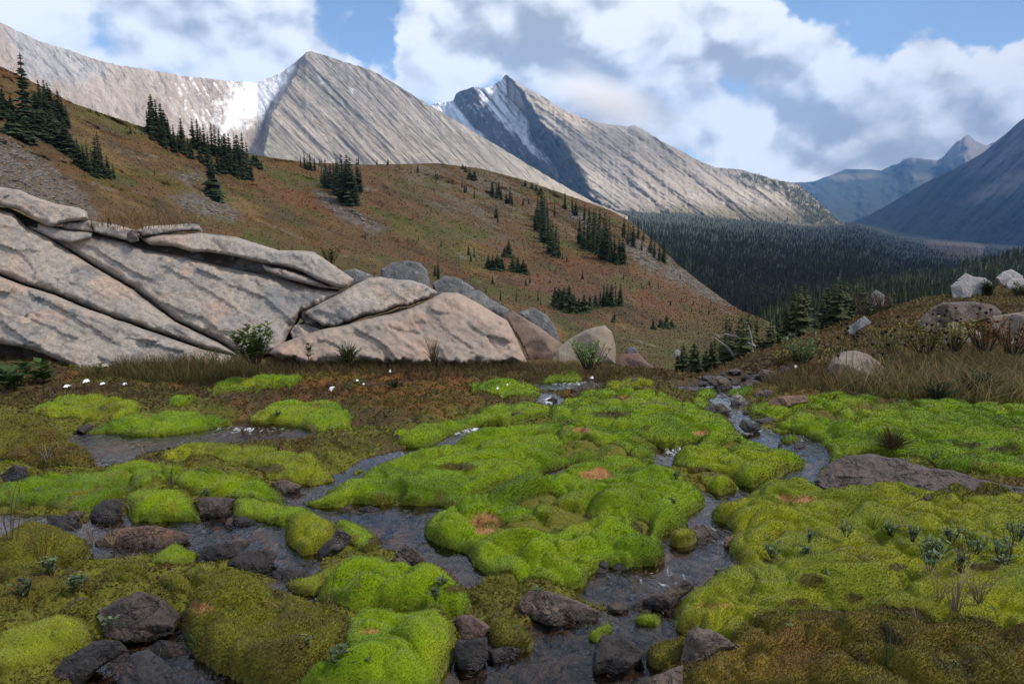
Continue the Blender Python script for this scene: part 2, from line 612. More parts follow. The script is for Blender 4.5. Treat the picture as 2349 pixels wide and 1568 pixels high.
col1 = mix3(col1, (0.10, 0.10, 0.105), edge * 0.8)
sc1 = lerp(np.stack([tb * 0.018, nb * 0.05, 0 * tb + 0.5], 1), np.stack([t * 0.012, n * 0.115, 0 * t + 1], 1), m1[:, None])
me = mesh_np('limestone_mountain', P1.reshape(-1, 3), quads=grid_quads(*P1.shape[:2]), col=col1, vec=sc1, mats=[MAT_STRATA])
put('mountain', me, kind='structure', label='limestone peak with slanting strata and a snow filled saddle to its left')

# ---- second peak: dark ribs, steep snow face, long pale slab running down to the right
ridge2 = [(960, 262), (1000, 236), (1030, 234), (1040, 232), (1046, 214), (1062, 207), (1085, 199), (1110, 203), (1130, 197), (1146, 184), (1156, 175), (1162, 172), (1172, 179),
          (1200, 200), (1250, 225), (1290, 250), (1340, 272), (1400, 286), (1440, 290), (1456, 286), (1480, 300), (1520, 325), (1560, 345), (1600, 367), (1640, 384), (1700, 389),
          (1740, 400), (1775, 411), (1800, 416), (1835, 425), (1870, 455), (1915, 497), (1960, 530)]
base2 = [(960, 420), (1200, 470), (1330, 500), (1440, 520), (1960, 560)]
rib1 = [(1160, 150), (1166, 178), (1192, 205), (1216, 242), (1240, 280), (1262, 300), (1298, 330), (1318, 370), (1342, 412), (1352, 446), (1395, 478), (1440, 520)]
rib2 = [(1080, 180), (1088, 202), (1112, 255), (1150, 290), (1205, 350), (1250, 385), (1300, 430), (1340, 480)]
rib3 = [(1034, 215), (1044, 240), (1078, 285), (1110, 310)]


def masks2(px, py):
    P = np.stack([px, py], 1)
    w = 9 * fbm(P, 0.045, 5, 0.62, 61)
    s1 = -line_side(P, rib1) + w
    s2 = -line_side(P, rib2) + w
    s3 = -line_side(P, rib3) + 0.5 * w
    return s1, s2, s3


def cliff_w(py):
    return np.interp(py, [180, 240, 290, 330, 450], [9, 14, 28, 48, 46])


def depth2(px, py, v):
    s1, s2, s3 = masks2(px, py)
    cw = cliff_w(py)
    r = interp(px, [(960, 3500), (1150, 3400), (1300, 3200), (1480, 3050), (1700, 2900), (1960, 2650)]) * lerp(0.80, 1.0, v)
    P = np.stack([px, py], 1)
    t, n = along(px, py, 0.80, 0.60)
    st = fbm(np.stack([t * 0.008, n * 0.12], 1), 1, 5, 0.6, 62)
    r = r + 11 * st + 50 * fbm(np.stack([t * 0.004, n * 0.03], 1), 1, 3, 0.5, 63)
    t2, n2 = along(px, py, 0.45, 0.9)
    cl = fbm(np.stack([t2 * 0.03, n2 * 0.10], 1), 1, 5, 0.65, 64)
    r = r + 330 * (1 - sstep(s1, -cw, 2 + 0 * cw)) + 260 * (1 - sstep(s2, -60, 0)) + 200 * (1 - sstep(s3, -14, 0))
    cliff = (1 - sstep(s1, -4, 8)) * sstep(s1, -cw - 12, -cw) + (1 - sstep(s2, -4, 8))
    return r + 55 * cl * np.clip(cliff, 0, 1) + 12 * fbm(P, 0.1, 3, 0.6, 65)


P2, PX2, PY2, V2 = relief(960, 1960, 520, 190, ridge2, base2, depth2, 3.6, 8, jfreq=0.08)
px, py, vv = PX2.ravel(), PY2.ravel(), V2.ravel()
pp = np.stack([px, py], 1)
s1, s2, s3 = masks2(px, py)
t, n = along(px, py, 0.80, 0.60)
st = fbm(np.stack([t * 0.008, n * 0.12], 1), 1, 5, 0.6, 62)
c = np.tile([0.37, 0.32, 0.265], (len(px), 1))
c = mix3(c, (0.27, 0.25, 0.23), sstep(fbm(np.stack([t * 0.004, n * 0.02], 1), 1, 4, 0.55, 71), -0.2, 0.35) * 0.6)
c = mix3(c, (0.13, 0.125, 0.125), sstep(st, 0.2, 0.5) * 0.6 * (1 - sstep(px, 1480, 1600)))
c = mix3(c, (0.48, 0.44, 0.385), sstep(-st, 0.2, 0.5) * 0.5)
low = sstep(py - interp(px, [(1300, 470), (1440, 470), (1560, 470), (1700, 475), (1900, 480)]) + 14 * fbm(pp, 0.05, 4, 0.6, 72), -14, 16)
c = mix3(c, (0.13, 0.115, 0.065), low * 0.75 * sstep(px, 1380, 1560))
veg = soft(px, py, [(1690, 392), (1740, 402), (1800, 414), (1840, 424), (1930, 500), (1960, 540), (1850, 510), (1810, 455), (1760, 430), (1700, 408)], 10, 26, 0.06, 73) \
    * sstep(fbm(pp, 0.09, 4, 0.6, 74), -0.35, 0.05)
veg = np.maximum(veg, soft(px, py, [(1500, 452), (1640, 478), (1760, 500), (1750, 520), (1480, 500)], 10, 18) * sstep(fbm(pp, 0.13, 4, 0.6, 75), 0.1, 0.35))
c = mix3(c, (0.030, 0.040, 0.022), veg * 0.9)
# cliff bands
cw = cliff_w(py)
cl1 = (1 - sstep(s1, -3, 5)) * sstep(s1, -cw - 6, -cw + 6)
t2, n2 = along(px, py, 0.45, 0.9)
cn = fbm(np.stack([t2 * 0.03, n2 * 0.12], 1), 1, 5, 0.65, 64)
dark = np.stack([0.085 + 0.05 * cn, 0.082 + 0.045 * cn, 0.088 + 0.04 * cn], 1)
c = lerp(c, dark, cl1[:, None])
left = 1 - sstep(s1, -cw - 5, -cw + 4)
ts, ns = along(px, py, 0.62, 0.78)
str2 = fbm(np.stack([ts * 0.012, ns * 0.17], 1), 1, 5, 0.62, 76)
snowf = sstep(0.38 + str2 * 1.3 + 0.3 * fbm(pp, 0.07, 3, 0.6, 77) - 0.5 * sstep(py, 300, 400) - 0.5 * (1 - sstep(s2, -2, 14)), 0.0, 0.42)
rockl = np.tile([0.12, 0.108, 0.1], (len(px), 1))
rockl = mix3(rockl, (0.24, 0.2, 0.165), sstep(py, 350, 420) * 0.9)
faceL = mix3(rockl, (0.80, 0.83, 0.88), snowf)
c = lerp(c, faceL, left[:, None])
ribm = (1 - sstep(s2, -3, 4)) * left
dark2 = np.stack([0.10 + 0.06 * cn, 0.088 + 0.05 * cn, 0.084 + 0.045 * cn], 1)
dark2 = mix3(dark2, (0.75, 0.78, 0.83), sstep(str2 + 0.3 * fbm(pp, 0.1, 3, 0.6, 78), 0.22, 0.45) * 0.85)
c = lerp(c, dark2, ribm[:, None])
far3 = (1 - sstep(s3, -4, 3)) * (1 - sstep(px, 1100, 1130))
c = mix3(c, (0.78, 0.81, 0.86), far3 * sstep(fbm(np.stack([ts * 0.012, ns * 0.2], 1), 1, 4, 0.6, 79), -0.35, 0.0))
sc2 = lerp(np.stack([ts * 0.02, ns * 0.10, 0 * ts + 0.5], 1), np.stack([t * 0.010, n * 0.075, 0 * t + 1], 1), sstep(s1, -2, 4)[:, None])
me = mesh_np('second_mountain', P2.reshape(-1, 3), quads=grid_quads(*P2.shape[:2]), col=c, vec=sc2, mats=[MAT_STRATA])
put('mountain', me, kind='structure', label='second peak with dark ribs, a steep snow face and a long pale slab')

# ---- far blue ranges
ridge3 = [(1700, 470), (1770, 425), (1800, 419), (1850, 418), (1870, 415), (1905, 402), (1940, 388), (2000, 389), (2020, 391), (2050, 378), (2064, 374), (2072, 366), (2086, 361), (2110, 363),
          (2150, 368), (2165, 358), (2182, 338), (2196, 324), (2206, 320), (2213, 312), (2223, 309), (2236, 322), (2262, 334), (2290, 322), (2349, 300), (2500, 260), (2700, 240)]
base3 = [(1700, 520), (2700, 560)]


def depth3(px, py, v):
    P = np.stack([px, py], 1)
    r = interp(px, [(1700, 9000), (1950, 9500), (2230, 9000), (2700, 8000)]) * lerp(0.72, 1, v)
    return r + 500 * fbm(P, 0.012, 5, 0.55, 81) + 120 * fbm(P, 0.06, 4, 0.6, 82)


P3, PX3, PY3, V3 = relief(1700, 2700, 300, 60, ridge3, base3, depth3, 1.6, 12, jfreq=0.1)
px, py, vv = PX3.ravel(), PY3.ravel(), V3.ravel()
pp = np.stack([px, py], 1)
c = np.tile([0.022, 0.032, 0.025], (len(px), 1))
c = c * 0.8
rk = sstep(360 + 26 * fbm(pp, 0.03, 4, 0.6, 83) + 16 * sstep(px, 2050, 2200) - py, -16, 10) * sstep(px, 2030, 2070)
c = mix3(c, (0.15, 0.135, 0.13), rk)
c = mix3(c, (0.17, 0.14, 0.10), soft(px, py, [(1900, 402), (1990, 396), (2030, 402), (1960, 414), (1910, 412)], 8, 8) * 0.55)
c = mix3(c, (0.14, 0.12, 0.10), soft(px, py, [(2090, 395), (2160, 410), (2120, 420), (2080, 408)], 10, 10) * 0.5)
me = mesh_np('far_range', P3.reshape(-1, 3), quads=grid_quads(*P3.shape[:2]), col=c, mats=[MAT_FAR])
put('mountain_range', me, kind='structure', label='hazy blue range at the far end of the valley')

ridge4 = [(1900, 525), (1960, 506), (2000, 490), (2040, 468), (2070, 450), (2120, 420), (2160, 400), (2200, 381), (2235, 362), (2262, 345), (2290, 320), (2310, 305), (2330, 286), (2349, 271), (2400, 230), (2600, 110), (2800, 60)]
base4 = [(1900, 590), (2800, 640)]


def depth4(px, py, v):
    P = np.stack([px, py], 1)
    r = interp(px, [(1900, 5600), (2349, 5200), (2800, 4200)]) * lerp(0.74, 1, v ** 1.2)
    t, n = along(px, py, -0.7, 0.7)
    return r + 130 * fbm(np.stack([t * 0.006, n * 0.04], 1), 1, 5, 0.55, 91) + 35 * fbm(P, 0.06, 4, 0.6, 92)


P4, PX4, PY4, V4 = relief(1900, 2800, 340, 110, ridge4, base4, depth4, 1.8, 14, jfreq=0.1)
px, py, vv = PX4.ravel(), PY4.ravel(), V4.ravel()
pp = np.stack([px, py], 1)
t, n = along(px, py, -0.72, 0.69)
c = np.tile([0.012, 0.018, 0.016], (len(px), 1))
c = mix3(c, (0.02, 0.03, 0.02), sstep(fbm(pp, 0.02, 4, 0.6, 93), 0, 0.4))
tl = interp(px, [(1900, 380), (2100, 380), (2200, 400), (2290, 415), (2349, 425), (2800, 430)])
rk = sstep(tl - py + 34 * fbm(np.stack([t * 0.01, n * 0.06], 1), 1, 4, 0.6, 94), -12, 26)
rc = np.tile([0.06, 0.054, 0.058], (len(px), 1))
rc = mix3(rc, (0.115, 0.10, 0.098), sstep(fbm(np.stack([t * 0.008, n * 0.08], 1), 1, 5, 0.6, 95), -0.05, 0.35))
rc = mix3(rc, (0.035, 0.032, 0.036), sstep(fbm(np.stack([px * 0.012, py * 0.09], 1), 1, 4, 0.6, 96), 0.1, 0.35) * (1 - sstep(py, 330, 400)) * 0.8)
rc = mix3(rc, (0.20, 0.18, 0.17), soft(px, py, [(2195, 470), (2260, 420), (2349, 395), (2500, 380), (2500, 420), (2349, 440), (2260, 462)], 14, 16, 0.04, 97) * 0.55)
c = lerp(c, rc, np.maximum(rk, 0.8 * soft(px, py, [(2195, 470), (2260, 420), (2349, 395), (2500, 380), (2500, 420), (2349, 440), (2260, 462)], 14, 16, 0.04, 97))[:, None])
me = mesh_np('right_mountain', P4.reshape(-1, 3), quads=grid_quads(*P4.shape[:2]), col=c, mats=[MAT_FAR])
put('mountain', me, kind='structure', label='shaded mountain with forested foot at the right edge')

# ---- valley floor under the forest
vtop = [(1150, 470, 2300), (1300, 476, 2300), (1430, 486, 2350), (1560, 492, 2500), (1760, 506, 2650), (1860, 516, 2750), (1960, 510, 3200), (2000, 520, 3500), (2060, 540, 3700),
        (2130, 549, 3900), (2250, 560, 3950), (2349, 566, 3900), (2800, 590, 3600)]
VNX, VNY = 160, 80


def valley_point(px, v):
    tp, ty = interp(px, vtop, 1), interp(px, vtop, 2)
    py = lerp(890.0, tp, v)
    q = v ** 2.6
    Y = 1.0 / lerp(1.0 / 190.0, 1.0 / ty, v ** 0.9)
    P = at_y(px, py, Y)
    g = np.stack([P[..., 0], P[..., 1]], -1).reshape(-1, 2)
    P[..., 2] += (9 * fbm(g, 0.004, 3, 0.5, 101)).reshape(P.shape[:-1]) * np.clip(v, 0, 0.9)
    return P, py


cx = np.linspace(1150, 2800, VNX)
vr = np.linspace(0, 1, VNY)
PV, PYV = valley_point(np.repeat(cx[None], VNY, 0), np.repeat(vr[:, None], VNX, 1))
# carry the floor on under the mountains
ext = PV[-1].copy()
ext[:, :2] *= 1.6
ext[:, 2] = np.minimum(ext[:, 2], -60)
PV = np.concatenate([PV, ext[None]], 0)
px, py = to_px(PV.reshape(-1, 3))
pp = np.stack([px, py], 1)
MEADOW = [(2118, 552), (2180, 550), (2250, 552), (2262, 580), (2240, 600), (2190, 592), (2130, 570)]
c = np.tile([0.028, 0.034, 0.020], (len(px), 1))
c = mix3(c, (0.085, 0.066, 0.045), soft(px, py, MEADOW, 5, 6, 0.1, 102))
c = mix3(c, (0.17, 0.16, 0.15), soft(px, py, [(2240, 566), (2258, 566), (2256, 584), (2246, 584)], 3, 4, 0.2, 103) * 0.8)
me = mesh_np('valley_floor', PV.reshape(-1, 3), quads=grid_quads(*PV.shape[:2]), col=c, mats=[MAT_FAR])
put('valley_floor', me, kind='structure')

# ---- forested bank on the right
btop = [(1700, 735, 260), (1800, 702, 300), (1880, 676, 330), (1950, 652, 350), (2050, 640, 380), (2120, 632, 400), (2200, 615, 420), (2260, 598, 430), (2349, 575, 440), (2500, 535, 440), (2800, 470, 420)]


def bank_point(px, v):
    tp, ty = interp(px, btop, 1), interp(px, btop, 2)
    bp = interp(px, [(1700, 800), (2000, 760), (2349, 740), (2800, 740)])
    py = lerp(bp, tp, v)
    Y = lerp(110.0, ty, v ** 1.4)
    return at_y(px, py, Y), py


cx = np.linspace(1700, 2800, 110)
vr = np.linspace(0, 1, 40)
PB, _ = bank_point(np.repeat(cx[None], 40, 0), np.repeat(vr[:, None], 110, 1))
b2 = PB[-1].copy()
b2[:, 1] += 90
b2[:, 2] -= 30
PB = np.concatenate([PB, b2[None]], 0)
c = np.tile([0.035, 0.042, 0.02], (PB.shape[0] * PB.shape[1], 1))
me = mesh_np('forest_bank', PB.reshape(-1, 3), quads=grid_quads(*PB.shape[:2]), col=c, mats=[MAT_FAR])
put('forest_bank', me, kind='structure')

# ---- brown hillside
crest = [(-380, 30, 95), (0, 152, 120), (60, 180, 125), (170, 238, 132), (330, 292, 150), (480, 330, 170), (600, 358, 190), (700, 372, 205), (850, 378, 220), (1000, 374, 232), (1100, 386, 235),
         (1200, 412, 225), (1300, 447, 210), (1400, 482, 192), (1450, 510, 180), (1500, 553, 165), (1560, 610, 150), (1600, 642, 138), (1640, 672, 122), (1680, 700, 102), (1700, 712, 92), (1760, 735, 70), (1850, 800, 45)]
HNX, HNY = 460, 230


def hill_y(px, py):
    cp, cyy = interp(px, crest, 1), interp(px, crest, 2)
    v = np.clip((885 - py) / (885 - cp), 0, 1.2)
    Y = 15.0 + (cyy - 15.0) * v ** 1.55
    P = np.stack([px, py], 1)
    w = sstep(v, 0.02, 0.3)
    t, n = along(px, py, 0.93, 0.36)
    Y = Y * (1 + w * (0.075 * fbm(np.stack([t * 0.004, n * 0.012], 1), 1, 3, 0.5, 111) + 0.030 * fbm(np.stack([t * 0.02, n * 0.06], 1), 1, 4, 0.6, 112)))
    return Y, v


cx = np.linspace(-380, 1850, HNX)
cp = interp(cx, crest, 1) + 2.0 * fbm(np.stack([cx, cx * 0], 1), 0.06, 4, 0.6, 113)
vr = np.linspace(0, 1, HNY)
PXH = np.repeat(cx[None], HNY, 0)
PYH = lerp(885.0, cp[None], vr[:, None])
YH, VH = hill_y(PXH.ravel(), PYH.ravel())
PH = at_y(PXH.ravel(), PYH.ravel(), YH).reshape(HNY, HNX, 3)
b1, b2 = PH[-1].copy(), PH[-1].copy()
b1[:, 1] *= 1.12
b1[:, 2] -= 4
b2[:, 1] *= 1.7
b2[:, 2] -= 60
PHb = np.concatenate([PH, b1[None], b2[None]], 0)
px = np.concatenate([PXH, np.repeat(cx[None], 2, 0)], 0).ravel()
py = np.concatenate([PYH, np.repeat(cp[None], 2, 0)], 0).ravel()
ROCKY = [[(-90, 300), (30, 320), (130, 390), (200, 450), (230, 500), (120, 500), (0, 440), (-90, 400)],
         [(395, 452), (440, 440), (490, 450), (560, 492), (530, 505), (450, 490), (400, 470)],
         [(400, 398), (450, 394), (470, 410), (430, 424)],
         [(720, 435), (770, 445), (830, 490), (890, 522), (860, 535), (790, 500), (740, 470)],
         [(1420, 552), (1470, 552), (1560, 615), (1660, 690), (1640, 694), (1560, 650), (1480, 620)],
         [(1280, 480), (1330, 490), (1380, 530), (1340, 520)],
         [(1500, 575), (1600, 640), (1680, 702), (1655, 704), (1560, 630), (1500, 590)]]


def hill_col(px, py):
    pp = np.stack([px, py], 1)
    t, n = along(px, py, 0.93, 0.36)
    band = np.stack([t * 0.006, n * 0.03], 1)
    c = np.tile([0.125, 0.070, 0.028], (len(px), 1))
    c = mix3(c, (0.085, 0.057, 0.028), sstep(fbm(band, 1, 4, 0.6, 121), -0.05, 0.3))
    c = mix3(c, (0.095, 0.082, 0.020), sstep(fbm(band, 1.1, 5, 0.6, 122), 0.05, 0.3) * 0.9)
    c = mix3(c, (0.17, 0.105, 0.042), sstep(fbm(np.stack([t * 0.02, n * 0.08], 1), 1, 4, 0.6, 123), 0.12, 0.42) * 0.6)
    up = soft(px, py, [(880, 370), (1130, 380), (1260, 440), (1330, 520), (1150, 560), (960, 470)], 40, 30)
    c = mix3(c, (0.15, 0.125, 0.10), up * sstep(fbm(np.stack([t * 0.012, n * 0.10], 1), 1, 5, 0.6, 124), -0.1, 0.22) * 0.85)
    c = mix3(c, (0.145, 0.068, 0.045), soft(px, py, [(1220, 625), (1330, 635), (1490, 665), (1500, 690), (1300, 690), (1180, 660)], 14, 16) * 0.75)
    c = mix3(c, (0.085, 0.075, 0.020), soft(px, py, [(560, 520), (720, 540), (860, 600), (900, 650), (700, 610), (540, 560)], 25, 20) * 0.7)
    c = mix3(c, (0.090, 0.075, 0.022), soft(px, py, [(1280, 790), (1500, 740), (1700, 720), (1800, 760), (1700, 860), (1300, 870)], 30, 24) * 0.75)
    c = mix3(c, (0.12, 0.105, 0.03), soft(px, py, [(150, 225), (330, 285), (370, 320), (300, 310), (170, 260)], 12, 10) * 0.7)
    c = mix3(c, (0.05, 0.042, 0.02), sstep(fbm(np.stack([t * 0.03, n * 0.09], 1), 1, 5, 0.65, 125), 0.2, 0.5) * 0.7)
    c = mix3(c, (0.058, 0.046, 0.02), sstep(fbm(np.stack([t * 0.0035, n * 0.014], 1), 1, 4, 0.55, 127), 0.12, 0.4) * 0.75)
    c = mix3(c, (0.13, 0.115, 0.035), sstep(fbm(np.stack([t * 0.005, n * 0.022], 1), 1, 4, 0.6, 128), 0.16, 0.4) * 0.7)
    rock = np.zeros(len(px))
    for i, q in enumerate(ROCKY):
        rock = np.maximum(rock, soft(px, py, q, 12, 22, 0.05, 130 + i))
    a_ = fbm(np.stack([t * 0.0045, n * 0.02], 1), 1, 5, 0.62, 201)
    b_ = fbm(np.stack([t * 0.007, n * 0.03], 1), 1, 5, 0.62, 202)
    c = mix3(c, (0.17, 0.066, 0.026), sstep(a_, 0.08, 0.3) * 0.45 * (1 - up))
    c = mix3(c, (0.21, 0.145, 0.052), sstep(-a_, 0.14, 0.36) * 0.6 * (1 - up))
    c = mix3(c, (0.080, 0.085, 0.018), sstep(b_, 0.08, 0.28) * 0.75)
    c = mix3(c, (0.040, 0.030, 0.015), sstep(-b_, 0.16, 0.42) * 0.7)
    c = mix3(c, (0.20, 0.18, 0.155), sstep(fbm(np.stack([t * 0.012, n * 0.06], 1), 1, 5, 0.65, 203), 0.26, 0.42) * 0.7)
    c = c * np.array([[0.86, 0.80, 0.68]])
    fine = fbm(np.stack([t * 0.06, n * 0.22], 1), 1, 4, 0.65, 140)
    rc = np.tile([0.125, 0.10, 0.08], (len(px), 1))
    rc = mix3(rc, (0.07, 0.052, 0.035), sstep(fine, -0.05, 0.25))
    rc = mix3(rc, (0.20, 0.18, 0.155), sstep(-fine, 0.15, 0.4))
    c = lerp(c, rc, (rock * sstep(fbm(pp, 0.06, 3, 0.6, 141), -0.5, 0.1))[:, None])
    return c, rock


colh, rockh = hill_col(px, py)
MAT_HILL = mat_attr('heath_hillside', 0.95, fine=((0.7, 0.16), (2.6, 0.18)), bump=((0.5, 0.5, 0.6), (2.2, 0.6, 0.25)))
me = mesh_np('hillside', PHb.reshape(-1, 3), quads=grid_quads(*PHb.shape[:2]), col=colh, mats=[MAT_HILL])
put('hillside', me, kind='structure', label='brown autumn hillside')
_hv = PH.reshape(-1, 3)
HILL_BVH = BVHTree.FromPolygons([Vector(v) for v in _hv], [tuple(int(i) for i in q) for q in grid_quads(HNY, HNX)])


def hill_hit(x, y):
    d = rays(x, y)
    h = HILL_BVH.ray_cast(Vector(CAM), Vector(d))
    return None if h[0] is None else np.array(h[0])


# ---- near ground: meadow, stream bed, the brink of the hollow
_bq = on_z(np.array([-300, 300, 900, 1100, 1300, 1480, 1560, 1650, 1750, 1860, 1950, 2050, 2180, 2349, 2600]), np.array([800, 806, 812, 820, 832, 852, 860, 858, 842, 800, 764, 730, 682, 650, 625.0]), 0.05)[:, :2]
BRINK = np.concatenate([[(-40, 11)], _bq, [(120, 60)]], 0)
WATER = {
    'w1': [(165, 1003), (240, 990), (330, 1002), (440, 992), (540, 972), (600, 968), (690, 978), (745, 990), (640, 1008), (520, 1012), (420, 1018), (300, 1042), (260, 1068), (210, 1050), (185, 1022)],
    'w2': [(640, 1152), (690, 1118), (760, 1106), (830, 1080), (850, 1056), (920, 1042), (980, 1028), (1020, 998), (1100, 975), (1155, 972), (1165, 990), (1090, 1008), (1010, 1040), (900, 1062), (840, 1100), (780, 1122), (720, 1165)],
    'w3': [(700, 1165), (840, 1158), (1000, 1158), (1035, 1162), (965, 1215), (1000, 1245), (1070, 1262), (1095, 1312), (1070, 1345), (1000, 1290), (930, 1255), (880, 1255), (860, 1210), (780, 1195)],
    'w4': [(1030, 1165), (1100, 1128), (1200, 1100), (1290, 1068), (1345, 1058), (1310, 1092), (1200, 1115), (1120, 1142)],
    'w5': [(120, 1225), (200, 1195), (450, 1192), (540, 1185), (660, 1200), (665, 1245), (720, 1290), (700, 1330), (600, 1310), (560, 1255), (450, 1290), (380, 1255), (240, 1275), (150, 1250)],
    'w6': [(1600, 925), (1680, 935), (1705, 962), (1745, 1000), (1800, 985), (1870, 1005), (1918, 1040), (1902, 1080), (1915, 1122), (1785, 1112), (1790, 1080), (1865, 1068), (1760, 1030), (1705, 998), (1680, 970), (1620, 945)],
    'w7': [(1635, 1130), (1790, 1105), (1730, 1130), (1690, 1145), (1640, 1168), (1625, 1190), (1690, 1205), (1665, 1260), (1690, 1300), (1610, 1350), (1545, 1400), (1500, 1402), (1330, 1365), (1335, 1330), (1440, 1300), (1528, 1292), (1535, 1250), (1555, 1210), (1600, 1188)],
    'w8': [(1060, 1490), (1130, 1470), (1250, 1425), (1400, 1418), (1480, 1400), (1540, 1415), (1545, 1462), (1490, 1500), (1450, 1620), (1040, 1620)],
    'w9': [(1495, 1056), (1560, 1018), (1612, 1008), (1615, 1026), (1560, 1052), (1515, 1068)],
    'w10': [(240, 1620), (200, 1575), (290, 1470), (420, 1445), (440, 1520), (560, 1570), (560, 1620)],
    'w11': [(640, 1335), (700, 1338), (735, 1360), (700, 1385), (630, 1365)],
    'w12': [(1225, 884), (1300, 874), (1372, 868), (1365, 888), (1260, 894)],
    'w13': [(1238, 903), (1262, 908), (1290, 925), (1270, 935), (1250, 920)],
    'w14': [(1555, 888), (1600, 872), (1690, 856), (1750, 860), (1745, 874), (1690, 884), (1672, 896), (1700, 928), (1655, 940), (1628, 918), (1600, 895)],
    'w15': [(-60, 1190), (60, 1195), (130, 1205), (120, 1230), (-60, 1230)],
}
WATER_XY = [smooth_poly(on_z(np.array(q)[:, 0], np.array(q)[:, 1])[:, :2], 2) for q in WATER.values()]


def water_sd(xy):
    """signed distance to the stream, positive in it"""
    best = np.full(len(xy), -9.0)
    for q in WATER_XY:
        lo, hi = q.min(0) - 0.6, q.max(0) + 0.6
        m = (xy[:, 0] > lo[0]) & (xy[:, 0] < hi[0]) & (xy[:, 1] > lo[1]) & (xy[:, 1] < hi[1])
        if m.any():
            best[m] = np.maximum(best[m], poly_sd(xy[m], q))
    return best


def ground_z(xy):
    xy = np.asarray(xy, float)
    w = water_sd(xy)
    w = w + 0.035 * sstep(xy[:, 1], 2.6, 3.6)
    wn = w + 0.035 * fbm(xy, 5, 3, 0.6, 151)
    near = 1 - sstep(xy[:, 1], 5.5, 9)
    z = 0.012 + 0.03 * sstep(-w, 0.0, 0.5) + (0.008 + 0.024 * sstep(-w, 0, 0.5)) * fbm(xy, 1.6, 4, 0.55, 152) + 0.012 * fbm(xy, 9, 3, 0.6, 153)
    z = z + (1 - near) * (0.05 * fbm(xy, 0.6, 4, 0.5, 154) + 0.0)
    wv = 0.12 * np.stack([fbm(xy, 2.5, 2, 0.5, 157), fbm(xy, 2.5, 2, 0.5, 158)], 1)
    a1, a2 = worley((xy + wv) * np.array([1.0, 1.3]), 4.2, 159)
    z = z + near * (0.045 * np.sqrt(np.clip(1 - (a1 / 0.8) ** 2, 0, 1)) * sstep(a2 - a1, 0, 0.35) - 0.015) * sstep(-w, 0.02, 0.2)
    # slight rise of the bank to the right, and the left margin below the outcrop
    m = sstep(wn, -0.07, 0.01)
    bed = -0.026 - 0.016 * sstep(w, 0, 0.2) + 0.020 * fbm(xy, 12, 3, 0.6, 155)
    z = lerp(z, bed, m)
    out = line_side(xy, BRINK)      # positive = far side
    out = out + 0.25 * fbm(xy, 0.8, 3, 0.5, 156)
    drop = np.maximum(out, 0)
    z = z - np.where(drop < 0.8, 0.42 * drop ** 2, 0.2688 + 0.672 * (drop - 0.8)) * (1.0 / (1.0 + drop / 70.0))
    return z, m, out


GX = np.linspace(-420, 2780, 640)
GY = np.concatenate([np.geomspace(1.25, 9.0, 330), np.geomspace(9.05, 75, 90)])
XX = (GX[None] - CX) / F * GY[:, None] / math.cos(PITCH) * 1.02
XX = XX * (1 + 0.0 * GY[:, None])
YY = np.repeat(GY[:, None], len(GX), 1)
gxy = np.stack([XX.ravel(), YY.ravel()], 1)
gz, gm, gout = ground_z(gxy)
f1 = fbm(gxy, 1.3, 5, 0.6, 161)
f2 = fbm(gxy, 3.3, 5, 0.6, 162)
f3 = fbm(gxy, 0.5, 4, 0.6, 163)
gc = np.tile([0.075, 0.050, 0.022], (len(gxy), 1))
gc = mix3(gc, (0.10, 0.085, 0.018), sstep(f1, -0.05, 0.25))
gc = mix3(gc, (0.14, 0.062, 0.020), sstep(f2, 0.08, 0.35) * 0.8)
gc = mix3(gc, (0.045, 0.032, 0.020), sstep(f2, -0.1, -0.35) * 0.8)
gc = mix3(gc, (0.14, 0.145, 0.014), sstep(f3, -0.3, 0.1) * 0.85 * (1 - sstep(gxy[:, 1], 4.6, 6)))
# rust coloured moss flat below the outcrop
gpx, gpy = to_px(np.concatenate([gxy, 0 * gxy[:, :1]], 1))
rust = soft(gpx, gpy, [(540, 900), (700, 870), (900, 865), (1080, 880), (1150, 930), (1000, 960), (820, 930), (700, 920)], 14, 18, 0.03, 164)
gc = mix3(gc, (0.17, 0.072, 0.016), rust * sstep(f2, -0.35, 0.1) * 0.8)
gc = mix3(gc, (0.15, 0.13, 0.02), rust * sstep(f1, 0.1, 0.3) * 0.7)
bedc = np.tile([0.062, 0.042, 0.028], (len(gxy), 1))
bedc = mix3(bedc, (0.15, 0.075, 0.030), sstep(fbm(gxy, 2.1, 4, 0.6, 165), 0.05, 0.35) * 0.8)
bedc = mix3(bedc, (0.03, 0.027, 0.026), sstep(fbm(gxy, 6, 4, 0.6, 166), 0.0, 0.3) * 0.7)
gc = lerp(gc, bedc, gm[:, None])
farm = sstep(gout, 2, 8)
gc = mix3(gc, (0.085, 0.062, 0.022), farm * 0.7)
MAT_GROUND = mat_attr('boggy_ground', 0.9, fine=((14, 0.3), (60, 0.35)), bump=((18, 0.7, 0.03), (70, 0.7, 0.012)))
me = mesh_np('ground', np.concatenate([gxy, gz[:, None]], 1), quads=grid_quads(*XX.shape), col=gc, mats=[MAT_GROUND])
put('ground', me, kind='structure')


def gz_at(x, y):
    return float(ground_z(np.array([[x, y]]))[0][0])


def ground_hit(px, py, z0=0.03):
    """where the sight line of a picture point meets the near ground"""
    z = z0
    for _ in range(4):
        p = on_z(np.array([px]), np.array([py]), z)[0]
        z = gz_at(p[0], p[1])
        z = min(max(z, -0.004), 0.12)
    return np.array([p[0], p[1], z])


